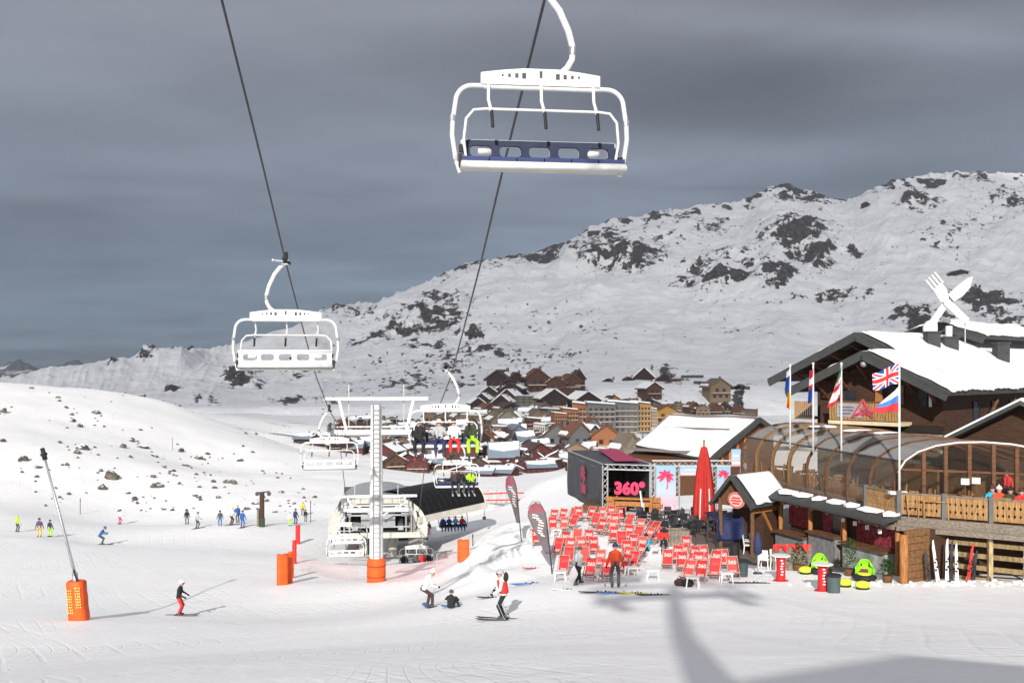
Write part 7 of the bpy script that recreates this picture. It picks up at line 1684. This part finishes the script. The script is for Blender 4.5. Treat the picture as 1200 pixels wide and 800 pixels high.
# ================================================================== boulders on the left hill
def rock_proto(seed):
    bm = bmesh.new(); bmesh.ops.create_icosphere(bm, subdivisions=4, radius=1)
    r = random.Random(seed); ks = [(V((r.uniform(-1, 1), r.uniform(-1, 1), r.uniform(-.6, 1))).normalized(), r.uniform(.55, .85)) for _ in range(11)]
    for v in bm.verts:
        p = v.co.copy()
        for n, d in ks:
            e = p.dot(n)-d
            if e > 0: p -= n*e*.92
        f = float(fbm(np.array([p.x*2.3+seed*9]), np.array([p.y*2.3+p.z*3.1]), 4, seed)[0]); v.co = p*(1+.12*f)
    me = bpy.data.meshes.new('boulder'); bm.to_mesh(me); bm.free(); return me
RK = bpy.data.materials.new('boulder_stone_with_snow'); RK.use_nodes = True; _n = RK.node_tree; _b = _n.nodes['Principled BSDF']; _b.inputs['Roughness'].default_value = .9
_g = _n.nodes.new('ShaderNodeNewGeometry'); _s = _n.nodes.new('ShaderNodeSeparateXYZ'); _n.links.new(_g.outputs['Normal'], _s.inputs[0]); _no = _n.nodes.new('ShaderNodeTexNoise'); _no.inputs['Scale'].default_value = 1.3; _no.inputs['Detail'].default_value = 5
_tc = _n.nodes.new('ShaderNodeTexCoord'); _n.links.new(_tc.outputs['Object'], _no.inputs[0])
_a = _n.nodes.new('ShaderNodeMath'); _a.operation = 'MULTIPLY_ADD'; _a.inputs[1].default_value = 1.1; _n.links.new(_no.outputs['Fac'], _a.inputs[0]); _n.links.new(_s.outputs[2], _a.inputs[2])
_r = _n.nodes.new('ShaderNodeMapRange'); _r.inputs[1].default_value = 1.36; _r.inputs[2].default_value = 1.46; _n.links.new(_a.outputs[0], _r.inputs[0])
_c = _n.nodes.new('ShaderNodeValToRGB'); _c.color_ramp.elements[0].position = .35; _c.color_ramp.elements[0].color = (.045, .042, .038, 1); _c.color_ramp.elements[1].position = .7; _c.color_ramp.elements[1].color = (.17, .145, .12, 1); _n.links.new(_no.outputs['Fac'], _c.inputs[0])
_m = _n.nodes.new('ShaderNodeMix'); _m.data_type = 'RGBA'; _m.inputs[7].default_value = (.84, .84, .84, 1); _n.links.new(_r.outputs[0], _m.inputs[0]); _n.links.new(_c.outputs[0], _m.inputs[6]); _n.links.new(_m.outputs[2], _b.inputs['Base Color'])
RP = [rock_proto(i) for i in (1, 2, 3, 4)]
for q in RP: q.materials.append(RK)
BO = [(131, 560, 18, 12), (120, 573, 10, 8), (183, 570, 16, 8), (155, 517, 9, 7), (144, 524, 9, 6), (97, 526, 16, 8), (90, 531, 8, 6), (27, 539, 14, 8), (44, 548, 8, 5), (4, 483, 9, 7), (4, 517, 8, 5), (112, 484, 10, 5), (93, 500, 8, 6), (86, 494, 6, 5), (84, 486, 6, 4), (78, 478, 5, 4), (70, 470, 5, 3),
  (37, 455, 7, 3), (68, 466, 6, 3), (167, 459, 8, 4), (210, 472, 5, 3), (78, 545, 6, 4), (43, 559, 6, 4), (153, 536, 5, 4), (167, 524, 14, 4), (212, 529, 8, 6), (182, 535, 9, 4), (232, 537, 10, 5), (218, 546, 9, 4), (193, 548, 5, 4), (204, 552, 6, 4), (198, 555, 4, 3), (179, 559, 7, 4), (210, 567, 5, 4), (230, 556, 5, 3), (165, 504, 5, 3), (122, 500, 4, 3),
  (118, 552, 5, 4), (149, 578, 6, 3), (161, 590, 4, 4), (268, 565, 18, 6), (275, 567, 6, 6), (233, 583, 7, 4), (257, 583, 9, 4), (288, 508, 4, 3), (300, 498, 4, 3), (281, 540, 8, 4), (296, 530, 5, 3), (285, 523, 4, 3), (243, 532, 7, 4), (330, 577, 8, 4), (313, 587, 8, 4), (290, 597, 8, 5), (277, 599, 6, 5), (219, 599, 4, 4), (263, 571, 5, 3), (139, 599, 3, 3), (176, 596, 4, 2), (192, 597, 6, 3), (202, 598, 5, 4), (300, 590, 10, 4), (322, 600, 8, 3), (345, 590, 5, 3), (70, 583, 4, 3), (65, 572, 3, 3), (355, 573, 5, 3), (247, 557, 3, 3), (308, 552, 5, 3), (325, 560, 4, 3)]
r_ = random.Random(17); BO.sort(key=lambda b: (b[1], b[0]))
def where(i):
    px, py, w, h = BO[i]; best = sorted((j for j in range(len(BO)) if j != i), key=lambda j: (BO[j][0]-px)**2+4*(BO[j][1]-py)**2)[0]
    return BO[best]
_used = {}
for i, (px, py, w, h) in enumerate(BO):
    g = G(px, py, 60, 330); s = g.y/1200
    o = bpy.data.objects.new('boulder', RP[i % 4]); C.objects.link(o); o.location = g+V((0, 0, h*s*.18)); o.scale = (w*s*.56, w*s*.5, h*s*.62); o.rotation_euler = (r_.uniform(-.2, .2), r_.uniform(-.2, .2), r_.uniform(0, 6.28))
    size = 'large' if w >= 14 else 'mid sized' if w >= 8 else 'small'; shape = 'flat' if h < w*.55 else 'squat' if h < w*.8 else 'upright'
    band = ('on the hill crest', 'on the upper hillside', 'halfway up the hillside', 'on the lower hillside', 'at the foot of the hill')[0 if py < 470 else 1 if py < 510 else 2 if py < 545 else 3 if py < 575 else 4]
    side = ('far left', 'left', 'middle', 'right', 'far right')[min(4, int(px/75))]
    key = (size, shape, band, side); _used.setdefault(key, []).append((px, o))
for (size, shape, band, side), lst in _used.items():
    lst.sort(key=lambda a: a[0])
    for k, (px, o) in enumerate(lst):
        pos = '' if len(lst) == 1 else (', leftmost of these' if k == 0 else ', rightmost of these' if k == len(lst)-1 else f', {ORD[k]} from left')
        tag(o, f'{size} {shape} boulder {band}, {side}{pos}', 'boulder', 'boulders on the left hill')
# scree: small stones between the boulders
st_ = MB(); q_ = random.Random(31)
for i in range(170):
    bx, by, *_ = q_.choice(BO); px, py = bx+q_.gauss(0, 16), by+q_.gauss(0, 7)
    if not (450 < py < 603 and -5 < px < 372): continue
    g = G(px, py, 60, 330); r = q_.uniform(.07, .26)*(1 if q_.random() < .85 else 1.8)
    if g.y < 105: continue
    st_.ell(g+V((0, 0, r*.15)), (r*q_.uniform(.8, 1.5), r, r*q_.uniform(.5, .9)), Euler((q_.uniform(-.5, .5), q_.uniform(-.5, .5), q_.uniform(0, 3))).to_matrix(), 6, 4)
o = st_.build('scree', mat('scree_stone', (.1, .088, .075), .9, .4, 1)); o['kind'] = 'stuff'
# trampled snow lumps at the foot of the bar front and along the bank
lm = MB(); rr = random.Random(2); 
for i in range(90):
    px = rr.choice([rr.uniform(985, 1200), rr.uniform(925, 1060), rr.uniform(1060, 1200)]); py = 684+rr.gauss(0, 1.6) if px > 700 else rr.uniform(600, 670)
    g = G(px, py); q = rr.uniform(.04, .13)
    lm.ell(g+V((0, 0, q*.1)), (q*1.5, q*1.1, q*.55), Euler((rr.uniform(-.4, .4), rr.uniform(-.4, .4), rr.uniform(0, 3))).to_matrix(), 8, 5)
o = lm.build('snow_lumps', SNOWR, None, True); o['kind'] = 'stuff'
